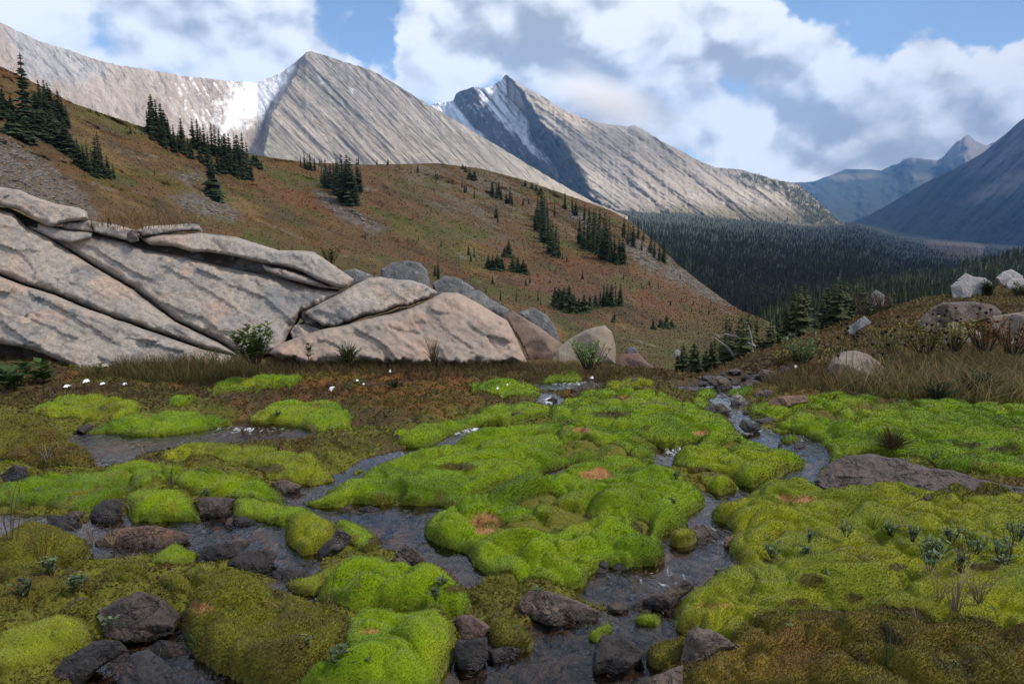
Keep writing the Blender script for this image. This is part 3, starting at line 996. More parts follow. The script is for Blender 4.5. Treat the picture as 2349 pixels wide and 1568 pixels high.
# ---- water
def water_material():
    m = bpy.data.materials.new('stream_water')
    m.use_nodes = True
    N = NT(m.node_tree)
    pos = N.n('ShaderNodeNewGeometry').outputs['Position']
    flow = N.vmath('MULTIPLY', pos, (1.0, 0.55, 1.0))
    h = N.math('ADD', N.math('MULTIPLY', N.noise(flow, 9, 3, 0.55, 0.6), 0.7), N.math('MULTIPLY', N.noise(flow, 28, 3, 0.6, 0.8), 0.42))
    calm = N.ramp(N.noise(pos, 1.1, 2, 0.5), 0.35, 0.6, 0.12, 1.0)
    bmp = N.n('ShaderNodeBump', {'Height': h, 'Strength': calm, 'Distance': 0.022}).outputs[0]
    fr = N.n('ShaderNodeFresnel', {'IOR': 1.33, 'Normal': bmp}).outputs[0]
    fr = N.math('MINIMUM', N.math('MULTIPLY', fr, 1.45), 1.0)
    tr = N.n('ShaderNodeBsdfTransparent', {'Color': (0.80, 0.74, 0.64, 1)})
    gl = N.n('ShaderNodeBsdfGlossy', {'Color': (0.95, 0.97, 1.0, 1), 'Roughness': 0.03, 'Normal': bmp})
    mx = N.n('ShaderNodeMixShader', {0: fr, 1: tr.outputs[0], 2: gl.outputs[0]})
    fo = N.n('ShaderNodeSeparateColor', {0: N.n('ShaderNodeAttribute', attribute_name='Col').outputs['Color']}).outputs[0]
    fs = N.vmath('MULTIPLY', pos, (1.0, 0.45, 1.0))
    fn = N.ramp(N.math('ADD', N.noise(fs, 22, 5, 0.7, 1.0), N.math('MULTIPLY', fo, 0.42)), 0.74, 0.92)
    df = N.n('ShaderNodeBsdfDiffuse', {'Color': (0.75, 0.78, 0.82, 1)})
    mx = N.n('ShaderNodeMixShader', {0: N.math('MULTIPLY', fn, 0.8), 1: mx.outputs[0], 2: df.outputs[0]})
    N.n('ShaderNodeOutputMaterial', {'Surface': mx.outputs[0]})
    return m


wx = np.linspace(-4.6, 5.2, 200)
wy = np.linspace(0.9, 7.4, 150)
WXX, WYY = np.meshgrid(wx, wy)
WV = np.stack([WXX, WYY, 0 * WXX + 0.004], -1).reshape(-1, 3)
keep = line_side(WV[:, :2], BRINK).reshape(WXX.shape) < -0.25
q = grid_quads(*WXX.shape)
q = q[keep.ravel()[q].all(1)]
wpx, wpy = to_px(WV)
foam = np.zeros(len(WV))
for fx, fy, rx, ry, k in [(1690, 866, 60, 12, 1.0), (1570, 880, 50, 9, 0.9), (1300, 880, 70, 9, 0.8), (1262, 918, 20, 12, 1.0), (1640, 948, 60, 14, 0.8), (1720, 985, 50, 20, 0.7), (1830, 1010, 60, 30, 0.5), (1560, 1035, 60, 18, 0.7),
                          (1060, 985, 80, 16, 0.8), (940, 1042, 60, 12, 0.6), (1220, 1092, 60, 16, 0.7), (560, 985, 130, 12, 0.7), (1530, 1320, 120, 40, 0.55), (1640, 1235, 40, 50, 0.5), (1850, 1080, 50, 25, 0.4), (1400, 1390, 60, 12, 0.7), (900, 1180, 120, 30, 0.15)]:
    foam = np.maximum(foam, k * np.exp(-((wpx - fx) / rx) ** 2 - ((wpy - fy) / ry) ** 2))
me = mesh_np('stream_water', WV, quads=q, col=np.stack([foam] * 3, 1), mats=[water_material()])
put('stream_water', me, kind='structure', label='shallow stream water')
# ================================================================== rocks


def rock_material(name, rough=0.85, spec=0.3, spots=None, bump=((25, 0.6, 0.02), (90, 0.6, 0.006)), fine=((12, 0.22), (55, 0.28)), streak=None, damp=None, crack=None):
    m = bpy.data.materials.new(name)
    m.use_nodes = True
    N = NT(m.node_tree)
    c = N.n('ShaderNodeAttribute', attribute_name='Col').outputs['Color']
    pos = N.n('ShaderNodeNewGeometry').outputs['Position']
    for sc, amt in fine:
        f = N.ramp(N.noise(pos, sc, 5, 0.65), 0.28, 0.72, 1 - amt, 1 + amt, smooth=False)
        c = N.mix(1.0, c, N.n('ShaderNodeCombineXYZ', {0: f, 1: f, 2: f}).outputs[0], 'MULTIPLY')
    for sc, lo, hi, colr, amt in spots or ():
        c = N.mix(N.ramp(N.noise(pos, sc, 6, 0.7, 0.3), lo, hi, 0, amt), c, colr)
    if streak:
        sv = N.vmath('MULTIPLY', pos, streak[0])
        c = N.mix(N.ramp(N.noise(sv, streak[1], 5, 0.65), 0.52, 0.66, 0, streak[3]), c, streak[2])
    cr = None
    if crack:
        for sc, wd, st in crack:
            v = N.noise(N.vmath('MULTIPLY', pos, st), sc, 4, 0.55, 0.6)
            ln = N.ramp(N.math('ABSOLUTE', N.math('SUBTRACT', v, 0.5)), 0.0, wd, 1.0, 0.0)
            ln = N.math('MULTIPLY', ln, N.ramp(N.noise(pos, sc * 0.8, 2, 0.5), 0.45, 0.6))
            cr = ln if cr is None else N.math('MAXIMUM', cr, ln)
        c = N.mix(N.math('MULTIPLY', cr, 0.5), c, (0.06, 0.05, 0.04))
    r = rough
    if damp:
        z = N.n('ShaderNodeSeparateXYZ', {0: pos}).outputs[2]
        w = N.ramp(N.math('ADD', z, N.math('MULTIPLY', N.math('SUBTRACT', N.noise(pos, 9, 3), 0.5), 0.05)), damp, damp + 0.03, 1.0, 0.0)
        c = N.mix(N.math('MULTIPLY', w, 0.62), c, (0.010, 0.009, 0.009))
        r = N.ramp(w, 0, 1, rough, 0.28)
    b = N.n('ShaderNodeBsdfPrincipled', {'Base Color': c, 'Roughness': r, 'Specular IOR Level': spec})
    nrm = None
    for sc, st, dist in bump:
        ins = {'Height': N.noise(pos, sc, 7, 0.68), 'Strength': st, 'Distance': dist}
        if nrm is not None:
            ins['Normal'] = nrm
        nrm = N.n('ShaderNodeBump', ins).outputs[0]
    if cr is not None:
        nrm = N.n('ShaderNodeBump', {'Height': cr, 'Strength': 1.0, 'Distance': -0.02, 'Normal': nrm}).outputs[0]
    N.t.links.new(nrm, b.inputs['Normal'])
    N.n('ShaderNodeOutputMaterial', {'Surface': b.outputs[0]})
    return m


MAT_SLAB = rock_material('lichened_sandstone', 0.9, 0.2, spots=[(1.3, 0.50, 0.64, (0.26, 0.262, 0.26), 0.65), (2.6, 0.57, 0.615, (0.16, 0.165, 0.17), 0.72), (12, 0.60, 0.70, (0.42, 0.37, 0.32), 0.5),
                                                               (14, 0.68, 0.73, (0.30, 0.31, 0.10), 0.7), (30, 0.64, 0.72, (0.08, 0.07, 0.06), 0.6), (55, 0.62, 0.7, (0.13, 0.115, 0.10), 0.6)],
                         bump=((6, 0.14, 0.05), (24, 0.6, 0.03), (90, 0.7, 0.012)), fine=((3.5, 0.16), (16, 0.22), (60, 0.25)),
                         streak=((1.6, 1.0, 4.0), 5.0, (0.16, 0.135, 0.115), 0.5))
MAT_PINK = rock_material('pink_sandstone', 0.9, 0.2, spots=[(3.5, 0.64, 0.72, (0.22, 0.215, 0.21), 0.6), (11, 0.69, 0.73, (0.30, 0.30, 0.13), 0.5), (34, 0.64, 0.72, (0.12, 0.09, 0.07), 0.55)],
                         bump=((6, 0.10, 0.04), (30, 0.55, 0.022), (110, 0.6, 0.01)), fine=((3, 0.14), (18, 0.16), (70, 0.2)))
MAT_GREY = rock_material('grey_limestone', 0.9, 0.2, spots=[(9, 0.55, 0.66, (0.36, 0.36, 0.36), 0.7), (16, 0.52, 0.62, (0.09, 0.09, 0.092), 0.7)],
                         bump=((9, 0.8, 0.08), (40, 0.8, 0.03)), fine=((8, 0.3), (40, 0.3)))
MAT_WHITE = rock_material('pale_limestone', 0.9, 0.2, spots=[(2.5, 0.55, 0.68, (0.22, 0.21, 0.215), 0.7), (9, 0.58, 0.68, (0.14, 0.13, 0.13), 0.6)],
                          bump=((4, 0.8, 0.12), (20, 0.8, 0.05)), fine=((3, 0.2), (16, 0.25)))
MAT_STONE = rock_material('stream_stone', 0.62, 0.45, spots=[(10, 0.58, 0.70, (0.16, 0.10, 0.065), 0.6), (24, 0.62, 0.72, (0.028, 0.025, 0.024), 0.7), (45, 0.66, 0.74, (0.24, 0.21, 0.18), 0.45)],
                          bump=((14, 0.8, 0.03), (60, 0.8, 0.014), (170, 0.6, 0.006)), fine=((9, 0.3), (50, 0.35)), damp=0.012, crack=((4.5, 0.016, (1.0, 0.7, 1.8)), (9, 0.018, (1.0, 0.8, 2.0))))


def rock_shape(outline, Y0, seed, lean=0.5, bulge=0.6, thick=0.8, ew=None, step=None, facets=4, rough=0.05, py_base=None, jit=0.03, bend=0.0, flat=0.0):
    """solid rock whose seen outline is given: front face bulging to the viewer with facets, and a back of its own.
    bulge and thick are in outline half-widths (or metres when ew is given)."""
    rg = np.random.default_rng(seed)
    q = np.asarray(outline, float)
    area = 0.5 * abs(np.dot(q[:, 0], np.roll(q[:, 1], -1)) - np.dot(q[:, 1], np.roll(q[:, 0], -1)))
    hw = math.sqrt(area) / 2
    if step is None:
        step = max(2.6, hw / 7.0)
    # resample the outline, with a little irregularity
    pts = []
    for a, b in zip(q, np.roll(q, -1, 0)):
        L = np.linalg.norm(b - a)
        k = max(1, int(round(L / step)))
        for i in range(k):
            pts.append(a + (b - a) * i / k)
    pts = np.array(pts)
    cen = q.mean(0)
    off = fbm(pts * (3.0 / hw) + seed * 3.1, 1.0, 3, 0.6, seed)
    dirs = pts - cen
    pts = pts + dirs / (np.linalg.norm(dirs, axis=1)[:, None] + 1e-6) * (off * hw * jit)[:, None]
    lo, hi = pts.min(0), pts.max(0)
    gx = np.arange(lo[0], hi[0], step)
    gy = np.arange(lo[1], hi[1], step * 0.87)
    g = np.stack(np.meshgrid(gx, gy), -1).astype(float)
    g[1::2, :, 0] += step / 2
    g = g.reshape(-1, 2) + rg.uniform(-0.22, 0.22, (g.shape[0] * g.shape[1], 2)) * step
    g = g[poly_sd(g, pts) > step * 0.62]
    nb = len(pts)
    allp = np.concatenate([pts, g], 0)
    res = delaunay_2d_cdt([Vector(p) for p in allp], [(i, (i + 1) % nb) for i in range(nb)], [], 1, 1e-4)
    v2 = np.array([tuple(v) for v in res[0]])
    tri = np.array([f[:3] for f in res[2]], int)
    d = poly_sd(v2, pts)
    isb = d < 1e-2
    m_per_px = Y0 / F
    if ew is None:
        e = np.clip(d / (hw * 0.75), 0, 1)
        bm, tm = bulge * hw * m_per_px, thick * hw * m_per_px * 2
    else:
        ewn = ew * np.clip(0.85 + 1.1 * fbm(v2 * 0.035 + seed, 1.0, 3, 0.6, seed + 3), 0.3, 1.8)
        ewn = ewn * 0.55
        e = np.clip(d / ewn, 0, 1)
        bm, tm = bulge, thick
    prof = (1 - (1 - e) ** 2.3) ** (1 / 2.3) if ew is None else (1 - (1 - e) ** 1.5)
    fac = np.ones(len(v2)) * 1.1
    u = (v2 - cen) / hw
    for _ in range(facets):
        th = rg.uniform(0, 2 * math.pi)
        g_ = rg.uniform(0.35, 0.95)
        fac = np.minimum(fac, rg.uniform(0.55, 1.05) + g_ * (u[:, 0] * math.cos(th) + u[:, 1] * math.sin(th)))
    fr = np.minimum(prof, np.maximum(fac, 0.1)) if facets else prof
    pb = v2[:, 1].max() if py_base is None else py_base
    rise = (pb - v2[:, 1]) * m_per_px
    Yp = Y0 + lean * rise + bend * rise ** 2
    w3 = np.stack([v2[:, 0] * m_per_px, Yp * 0.6, v2[:, 1] * m_per_px], 1) + seed * 1.7
    nz = fbm(w3, 1.0 / max(hw * m_per_px, 0.03) * 1.2, 5, 0.58, seed)
    nr = fbm(w3, 1.0 / max(hw * m_per_px, 0.03) * 3.0, 4, 0.6, seed + 9, ridge=True)
    sz = hw * m_per_px if ew is None else rough
    amp = rough * sz if ew is None else rough
    inn = np.clip(d / (step * 1.5), 0, 1)
    Yf = Yp - bm * fr - inn * amp * (1.6 * nz + 0.7 * nr)
    if ew is not None:
        tt, tn = along(v2[:, 0], v2[:, 1], 0.87, 0.5)
        bed = fbm(np.stack([tt * 0.012, tn * 0.085], 1) + seed, 1.0, 4, 0.6, seed + 5, ridge=True)
        und = fbm(v2 * 0.014 + seed, 1.0, 3, 0.5, seed + 6)
        ww = 10 * fbm(v2 * 0.02, 1.0, 3, 0.6, seed + 8)
        blk = cell_rand(np.stack([(tt + ww) / 120 + seed, (tn + ww) / 34], 1), 1.0, seed)
        blk2 = cell_rand(np.stack([(tt + ww) / 46 + seed, (tn + ww) / 15], 1), 1.0, seed + 1)
        jn = np.abs(fbm(np.stack([tt * 0.005, tn * 0.028], 1) + seed * 0.7, 1.0, 3, 0.5, seed + 7))
        Yf = Yf - inn * (0.016 * bed + 0.05 * und + 0.075 * (blk - 0.5) + 0.016 * (blk2 - 0.5)) * min(1.0, bulge / 0.16)
    Yb = Yp + tm * prof
    front = at_y(v2[:, 0], v2[:, 1], Yf)
    back = at_y(v2[:, 0], v2[:, 1], np.where(isb, Yf, Yb))
    n = len(v2)
    idx = np.where(isb, np.arange(n), np.cumsum(~isb) - 1 + n)
    V = np.concatenate([front, back[~isb]], 0)
    # orientation: towards the camera
    a, b, c = front[tri[:, 0]], front[tri[:, 1]], front[tri[:, 2]]
    nn = np.cross(b - a, c - a)
    flip = (nn * (CAM - a)).sum(1) < 0
    tri[flip] = tri[flip][:, ::-1]
    ok = ~(isb[tri].all(1))
    T = np.concatenate([tri, idx[tri][ok][:, ::-1]], 0)
    return V, T


def rock_col(V, base, alt, seed, sc=2.0, amt=0.8, third=None):
    c = np.tile(base, (len(V), 1)).astype(float)
    c = mix3(c, alt, sstep(fbm(V, sc, 4, 0.6, seed), -0.05, 0.3) * amt)
    if third is not None:
        c = mix3(c, third, sstep(fbm(V, sc * 1.7, 4, 0.6, seed + 40), 0.08, 0.34) * 0.8)
    return c


BROWN = dict(base=(0.085, 0.062, 0.050), alt=(0.13, 0.090, 0.068), third=(0.055, 0.045, 0.042))
DARK = dict(base=(0.036, 0.031, 0.030), alt=(0.062, 0.050, 0.045), third=(0.024, 0.022, 0.023))
RUST = dict(base=(0.15, 0.085, 0.055), alt=(0.10, 0.065, 0.05), third=(0.19, 0.115, 0.075))
PALE = dict(base=(0.22, 0.20, 0.18), alt=(0.15, 0.13, 0.115), third=(0.3, 0.28, 0.26))
PINK = dict(base=(0.39, 0.295, 0.235), alt=(0.35, 0.295, 0.25), third=(0.43, 0.305, 0.235))
SLAB = dict(base=(0.42, 0.355, 0.30), alt=(0.34, 0.315, 0.29), third=(0.47, 0.345, 0.27))
GREY = dict(base=(0.20, 0.20, 0.20), alt=(0.13, 0.13, 0.13), third=(0.27, 0.265, 0.26))
WHITE = dict(base=(0.36, 0.34, 0.335), alt=(0.27, 0.25, 0.25), third=(0.42, 0.40, 0.39))
UMBER = dict(base=(0.13, 0.09, 0.07), alt=(0.17, 0.12, 0.09), third=(0.095, 0.07, 0.058))


def rock(name, outline, pal, mat, seed, Y0=None, parent=None, csc=2.0, sink=5, label=None, cat=None, group=None, kind=None, **kw):
    q = np.array(outline, float)
    if Y0 is None:
        bi = q[:, 1].max()
        bx = q[q[:, 1] > bi - 4][:, 0].mean()
        Y0 = ground_hit(bx, bi)[1]
    if sink:
        low = q[:, 1] > q[:, 1].max() - 0.28 * (q[:, 1].max() - q[:, 1].min())
        q[low, 1] += sink
    V, T = rock_shape(q, Y0, seed, **kw)
    c = rock_col(V, seed=seed, sc=csc, **pal)
    o_ = V.mean(0)
    me = mesh_np(name, V - o_, tris=T, col=c, mats=[mat], smooth=kw.get('facets', 4) < 3)
    if not me.polygons[0].use_smooth:
        me.polygons.foreach_set('use_smooth', np.ones(len(me.polygons), bool))
        try:
            me.set_sharp_from_angle(angle=R(28))
        except Exception:
            pass
    return put(name, me, parent=parent, loc=o_, label=label, cat=cat, group=group, kind=kind)


# ---- the cracked outcrop on the left
OY, OL = 6.86, 0.95
oc = at_y(np.array([280.0]), np.array([850.0]), OY)[0]
outcrop = empty('rock_outcrop', (0, 0, 0), label='huge grey pink outcrop of cracked slabs with a dark hollow under its left end', cat='rock')
core = [(-120, 468), (20, 476), (110, 520), (215, 520), (330, 545), (460, 545), (620, 585), (735, 605), (795, 655), (700, 715), (665, 770), (640, 805), (560, 830), (400, 842), (300, 848), (220, 858), (120, 862), (-120, 862)]
kwo = dict(py_base=850, lean=OL, sink=0, csc=1.2)
rock('shade_backing', core, dict(base=(0.07, 0.055, 0.045), alt=(0.05, 0.04, 0.035)), MAT_SLAB, 1, Y0=OY + 0.25, parent=outcrop, ew=40, bulge=0.10, thick=2.0, step=12, facets=0, rough=0.022, **kwo)  # backing rock, its dark colour stands in for shade in cracks and hollow
rock('slab', [(-120, 608), (0, 634), (60, 657), (125, 676), (200, 708), (262, 731), (340, 758), (400, 779), (470, 803), (535, 816), (570, 832), (524, 852), (430, 862), (330, 866), (215, 872),
              (165, 840), (128, 822), (70, 800), (-10, 786), (-120, 788)], SLAB, MAT_SLAB, 2, Y0=OY - 0.14, parent=outcrop, ew=26, bulge=0.15, thick=1.2, step=3.8, facets=0, rough=0.022, **kwo)
rock('slab', [(-120, 462), (0, 480), (30, 488), (62, 522), (110, 545), (152, 572), (232, 622), (302, 662), (402, 738), (502, 786), (556, 820), (470, 799), (400, 775), (340, 754), (262, 727), (200, 704), (125, 671), (60, 652), (0, 628), (-120, 602)],
     SLAB, MAT_SLAB, 3, Y0=OY + 0.02, parent=outcrop, ew=24, bulge=0.16, thick=1.4, step=3.8, facets=0, rough=0.022, **kwo)
rock('slab', [(64, 520), (100, 524), (150, 532), (215, 540), (292, 556), (332, 572), (400, 584), (480, 604), (560, 622), (640, 638), (720, 662), (792, 668), (742, 698), (694, 716), (664, 762), (645, 806), (566, 820), (505, 782), (404, 734), (305, 658), (235, 618), (155, 568)],
     SLAB, MAT_SLAB, 4, Y0=OY + 0.10, parent=outcrop, ew=30, bulge=0.16, thick=1.5, step=3.8, facets=0, rough=0.022, **kwo)
rock('slab', [(-120, 418), (0, 429), (48, 436), (68, 447), (130, 468), (180, 476), (200, 486), (204, 503), (176, 508), (142, 514), (122, 521), (88, 508), (45, 482), (0, 472), (-120, 462)],
     SLAB, MAT_SLAB, 5, Y0=OY - 0.02, parent=outcrop, ew=18, bulge=0.24, thick=0.9, step=4, facets=0, rough=0.022, **kwo)
rock('slab', [(140, 520), (150, 510), (206, 505), (214, 531), (160, 528)], SLAB, MAT_SLAB, 6, Y0=OY, parent=outcrop, ew=10, bulge=0.18, thick=0.5, step=4, facets=2, rough=0.03, **kwo)
rock('slab', [(88, 512), (122, 520), (160, 527), (214, 533), (212, 548), (165, 560), (118, 548), (84, 530)], SLAB, MAT_SLAB, 61, Y0=OY + 0.05, parent=outcrop, ew=10, bulge=0.2, thick=0.5, step=4, facets=2, rough=0.03, **kwo)
rock('slab', [(206, 506), (262, 514), (312, 528), (330, 540), (292, 552), (216, 533)], SLAB, MAT_SLAB, 7, Y0=OY + 0.05, parent=outcrop, ew=10, bulge=0.2, thick=0.6, step=4, facets=0, rough=0.03, **kwo)
rock('slab', [(312, 529), (332, 519), (410, 515), (430, 512), (455, 514), (466, 531), (420, 531), (360, 540), (326, 546)], SLAB, MAT_SLAB, 8, Y0=OY + 0.1, parent=outcrop, ew=9, bulge=0.2, thick=0.5, step=4, facets=0, rough=0.03, **kwo)
rock('slab', [(322, 547), (362, 537), (420, 534), (452, 533), (540, 543), (600, 562), (640, 574), (700, 575), (722, 578), (745, 594), (812, 640), (800, 660), (770, 660), (720, 640), (690, 622), (650, 612), (600, 603), (540, 588), (478, 578), (440, 578), (400, 566), (345, 562)],
     SLAB, MAT_SLAB, 9, Y0=OY + 0.02, parent=outcrop, ew=15, bulge=0.20, thick=0.8, step=4, facets=0, rough=0.022, **kwo)
rock('slab', [(600, 606), (650, 615), (700, 632), (752, 655), (792, 664), (740, 660), (660, 640), (610, 622)], SLAB, MAT_SLAB, 10, Y0=OY + 0.02, parent=outcrop, ew=6, bulge=0.14, thick=0.4, step=4, facets=0, rough=0.02, **kwo)
rock('slab', [(284, 770), (330, 764), (362, 774), (360, 786), (310, 780)], SLAB, MAT_SLAB, 11, Y0=OY - 0.32, parent=outcrop, ew=5, bulge=0.08, thick=0.3, step=4, facets=2, rough=0.02, **kwo)
rock('block', [(290, 533), (302, 527), (316, 529), (319, 553), (300, 557), (288, 548)], UMBER, MAT_SLAB, 12, Y0=OY - 0.12, parent=outcrop, ew=6, bulge=0.14, thick=0.3, step=3, facets=3, rough=0.02, **kwo)

# ---- boulders in the middle
B = 'boulder'
rock(B, [(873, 617), (900, 601), (934, 597), (964, 603), (981, 620), (992, 668), (930, 660), (873, 640)], GREY, MAT_GREY, 20, Y0=9.37, lean=0.4, bulge=0.8, thick=0.8, rough=0.09, csc=3, jit=0.06, step=4,
     label='blocky grey boulder highest behind the cracked pink boulder', cat='boulder')
rock(B, [(991, 650), (1021, 632), (1054, 638), (1088, 660), (1090, 690), (1048, 690), (1000, 690)], GREY, MAT_GREY, 21, Y0=8.94, lean=0.5, bulge=0.7, thick=0.8, rough=0.10, csc=3, jit=0.06, step=4,
     label='rough grey boulder with white streaks right behind the cracked boulder', cat='boulder')
rock(B, [(1046, 676), (1098, 664), (1124, 684), (1170, 711), (1162, 740), (1100, 725)], GREY, MAT_GREY, 22, Y0=8.61, lean=0.6, bulge=0.6, thick=0.7, rough=0.10, csc=3, jit=0.06, step=4,
     label='long low grey rock along the top right edge of the big pink boulder', cat='boulder')
rock(B, [(780, 622), (813, 615), (858, 632), (850, 662), (800, 662)], GREY, MAT_GREY, 23, Y0=9.05, lean=0.4, bulge=0.6, thick=0.8, rough=0.08, csc=3, step=4,
     label='small grey boulder peeking out between the long slab and the blocky grey boulder', cat='boulder')
cracked = empty('cracked_boulder', (0, 0, 0), label='grey pink boulder split by a winding open crack, resting against the big pink one', cat='boulder')
kwc = dict(py_base=830, lean=0.75, sink=0, csc=1.5)
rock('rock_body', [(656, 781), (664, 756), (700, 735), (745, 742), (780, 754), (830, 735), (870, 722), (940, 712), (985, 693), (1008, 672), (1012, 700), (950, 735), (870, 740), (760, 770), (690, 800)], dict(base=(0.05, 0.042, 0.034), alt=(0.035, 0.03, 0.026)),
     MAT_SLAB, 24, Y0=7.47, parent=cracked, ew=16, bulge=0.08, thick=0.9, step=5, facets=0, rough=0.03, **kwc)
rock('upper_half', [(692, 716), (732, 694), (792, 664), (846, 638), (873, 635), (905, 640), (947, 643), (975, 652), (1004, 670), (985, 686), (955, 694), (938, 702), (912, 704), (890, 714), (862, 722), (840, 726), (800, 742), (770, 752), (745, 752), (715, 735)],
     SLAB, MAT_SLAB, 25, Y0=7.14, parent=cracked, ew=20, bulge=0.32, thick=1.0, step=4, facets=0, rough=0.022, **kwc)
rock('lower_half', [(868, 722), (893, 716), (916, 707), (940, 705), (960, 697), (985, 689), (1003, 674), (990, 690), (975, 700), (940, 713), (905, 718), (865, 726), (850, 737), (798, 752)], SLAB, MAT_SLAB, 26, Y0=7.19, parent=cracked, ew=6, bulge=0.16, thick=0.4, step=3, facets=0, rough=0.03, **kwc)
rock('shard', [(692, 712), (712, 713), (762, 735), (765, 746), (742, 756), (700, 742), (690, 730)], dict(base=(0.085, 0.075, 0.065), alt=(0.055, 0.05, 0.045)), MAT_GREY, 27, Y0=7.03, parent=cracked, ew=8, bulge=0.14, thick=0.4, step=3, facets=3, rough=0.03, **kwc)
rock('shard', [(676, 745), (700, 742), (744, 758), (720, 764), (690, 782), (672, 778), (666, 762)], SLAB, MAT_SLAB, 28, Y0=7.03, parent=cracked, ew=8, bulge=0.12, thick=0.4, step=3, facets=3, rough=0.03, **kwc)
rock(B, [(618, 803), (640, 790), (690, 770), (739, 755), (800, 742), (843, 729), (900, 718), (945, 706), (990, 684), (1014, 671), (1048, 671), (1085, 688), (1118, 708), (1165, 736), (1178, 760), (1187, 785), (1214, 832), (1120, 838), (1021, 838), (886, 832), (700, 838), (651, 822)],
     PINK, MAT_PINK, 29, Y0=6.87, lean=0.85, ew=46, bulge=0.42, thick=1.6, step=4, facets=0, rough=0.03, py_base=834, sink=6, csc=1.0,
     label='biggest smooth pink boulder in the middle, below the winding crack', cat='boulder')
rock(B, [(1157, 724), (1175, 712), (1189, 720), (1240, 752), (1293, 786), (1285, 808), (1250, 811), (1209, 810), (1190, 780)], UMBER | dict(base=(0.24, 0.18, 0.14)), MAT_PINK, 30, Y0=7.30, lean=0.7, bulge=0.6, thick=0.9, rough=0.06, facets=3, step=4,
     label='wedge shaped pink boulder with a dark underside right of the biggest boulder', cat='boulder')
rock(B, [(1186, 717), (1222, 704), (1256, 724), (1274, 751), (1288, 790), (1262, 790)], GREY, MAT_GREY, 31, Y0=8.07, lean=0.5, bulge=0.6, thick=0.9, rough=0.10, csc=3, step=4, jit=0.06,
     label='jagged grey boulder rising behind the wedge shaped one', cat='boulder')
rock(B, [(1262, 826), (1280, 800), (1303, 780), (1343, 756), (1387, 745), (1403, 760), (1413, 793), (1412, 829), (1336, 838)], dict(base=(0.27, 0.21, 0.165), alt=(0.33, 0.28, 0.23), third=(0.2, 0.165, 0.13)), MAT_PINK, 32, Y0=6.98, lean=0.6, bulge=0.75, thick=0.9,
     rough=0.07, facets=3, step=4, label='rounded tan boulder behind the leafy green bush, nearest the hollow', cat='boulder')
rock(B, [(1405, 832), (1428, 812), (1464, 809), (1486, 832), (1519, 845), (1514, 858), (1437, 850)], dict(base=(0.19, 0.125, 0.10), alt=(0.15, 0.10, 0.08)), MAT_PINK, 33, Y0=7.09, lean=0.6, bulge=0.6, thick=0.8, rough=0.07, step=4,
     label='low reddish boulder right of the rounded tan boulder', cat='boulder')
rock(B, [(1207, 813), (1235, 806), (1272, 810), (1262, 828), (1219, 828)], UMBER, MAT_PINK, 34, Y0=6.98, step=3, rough=0.06, label='small brown rock wedged at the foot of the tan boulder', cat='rock')
rock(B, [(1436, 800), (1446, 794), (1461, 798), (1465, 812), (1440, 814)], GREY, MAT_GREY, 35, Y0=8.28, step=2.5, rough=0.08, label='tiny blue grey rock just above the low reddish boulder', cat='rock')
rock(B, [(1546, 808), (1553, 799), (1561, 806), (1559, 819), (1548, 819)], WHITE, MAT_WHITE, 36, Y0=12.5, step=2.5, lean=0.3, rough=0.08, label='small pale stone on the green slope of the hollow left of the dead trees', cat='rock')

# ---- rocks on the right hand bank
rock(B, [(1896, 848), (1908, 824), (1934, 806), (1963, 803), (1991, 812), (2017, 830), (2029, 845), (2027, 858), (1903, 872)], dict(base=(0.28, 0.235, 0.20), alt=(0.18, 0.13, 0.105), third=(0.34, 0.3, 0.26)), MAT_PINK, 40, lean=0.6, bulge=0.75, thick=0.9,
     rough=0.07, facets=3, step=4, label='domed pale pink boulder behind the dark seed heads', cat='boulder')
rock(B, [(1942, 752), (1983, 724), (1999, 739), (1952, 768)], GREY | dict(base=(0.26, 0.265, 0.265)), MAT_GREY, 41, lean=0.5, bulge=0.6, thick=0.7, rough=0.05, facets=4, step=3, csc=4, label='squared pale grey block tilted on the heath beside the bushy spruces', cat='boulder')
rock(B, [(2107, 734), (2140, 704), (2166, 693), (2233, 691), (2280, 700), (2298, 716), (2290, 730), (2182, 746), (2130, 764), (2115, 754)], UMBER, MAT_STONE, 42, lean=0.35, bulge=0.6, thick=0.9, rough=0.07, facets=4, step=4,
     label='long brown boulder with a flat split top on the right hand heath', cat='boulder')
rock(B, [(2154, 785), (2167, 758), (2177, 741), (2188, 737), (2252, 763), (2249, 778), (2182, 788)], dict(base=(0.25, 0.215, 0.18), alt=(0.17, 0.14, 0.115)), MAT_PINK, 43, lean=0.5, bulge=0.6, thick=0.8, rough=0.05, facets=4, step=3,
     label='angular tan rock with a sharp corner in front of the long brown boulder', cat='boulder')
rock(B, [(2270, 734), (2275, 725), (2349, 714), (2430, 716), (2430, 772), (2305, 778), (2275, 750)], dict(base=(0.22, 0.17, 0.135), alt=(0.33, 0.28, 0.24), third=(0.14, 0.10, 0.08)), MAT_PINK, 44, lean=0.4, bulge=0.6, thick=0.9, rough=0.06, facets=4, step=4,
     label='layered pinkish boulder cut off by the right edge', cat='boulder')
rock(B, [(2309, 785), (2329, 770), (2365, 759), (2400, 765), (2390, 795)], dict(base=(0.27, 0.2, 0.15), alt=(0.2, 0.15, 0.12)), MAT_PINK, 45, lean=0.5, step=3, rough=0.05,
     label='low tan rock in orange plants at the right edge', cat='boulder')
rock(B, [(2180, 656), (2192, 646), (2215, 643), (2231, 658), (2228, 676), (2187, 686)], WHITE, MAT_WHITE, 46, lean=0.5, bulge=0.7, rough=0.06, step=3, csc=1, label='white boulder lowest of the pair before the right hand forest', cat='boulder')
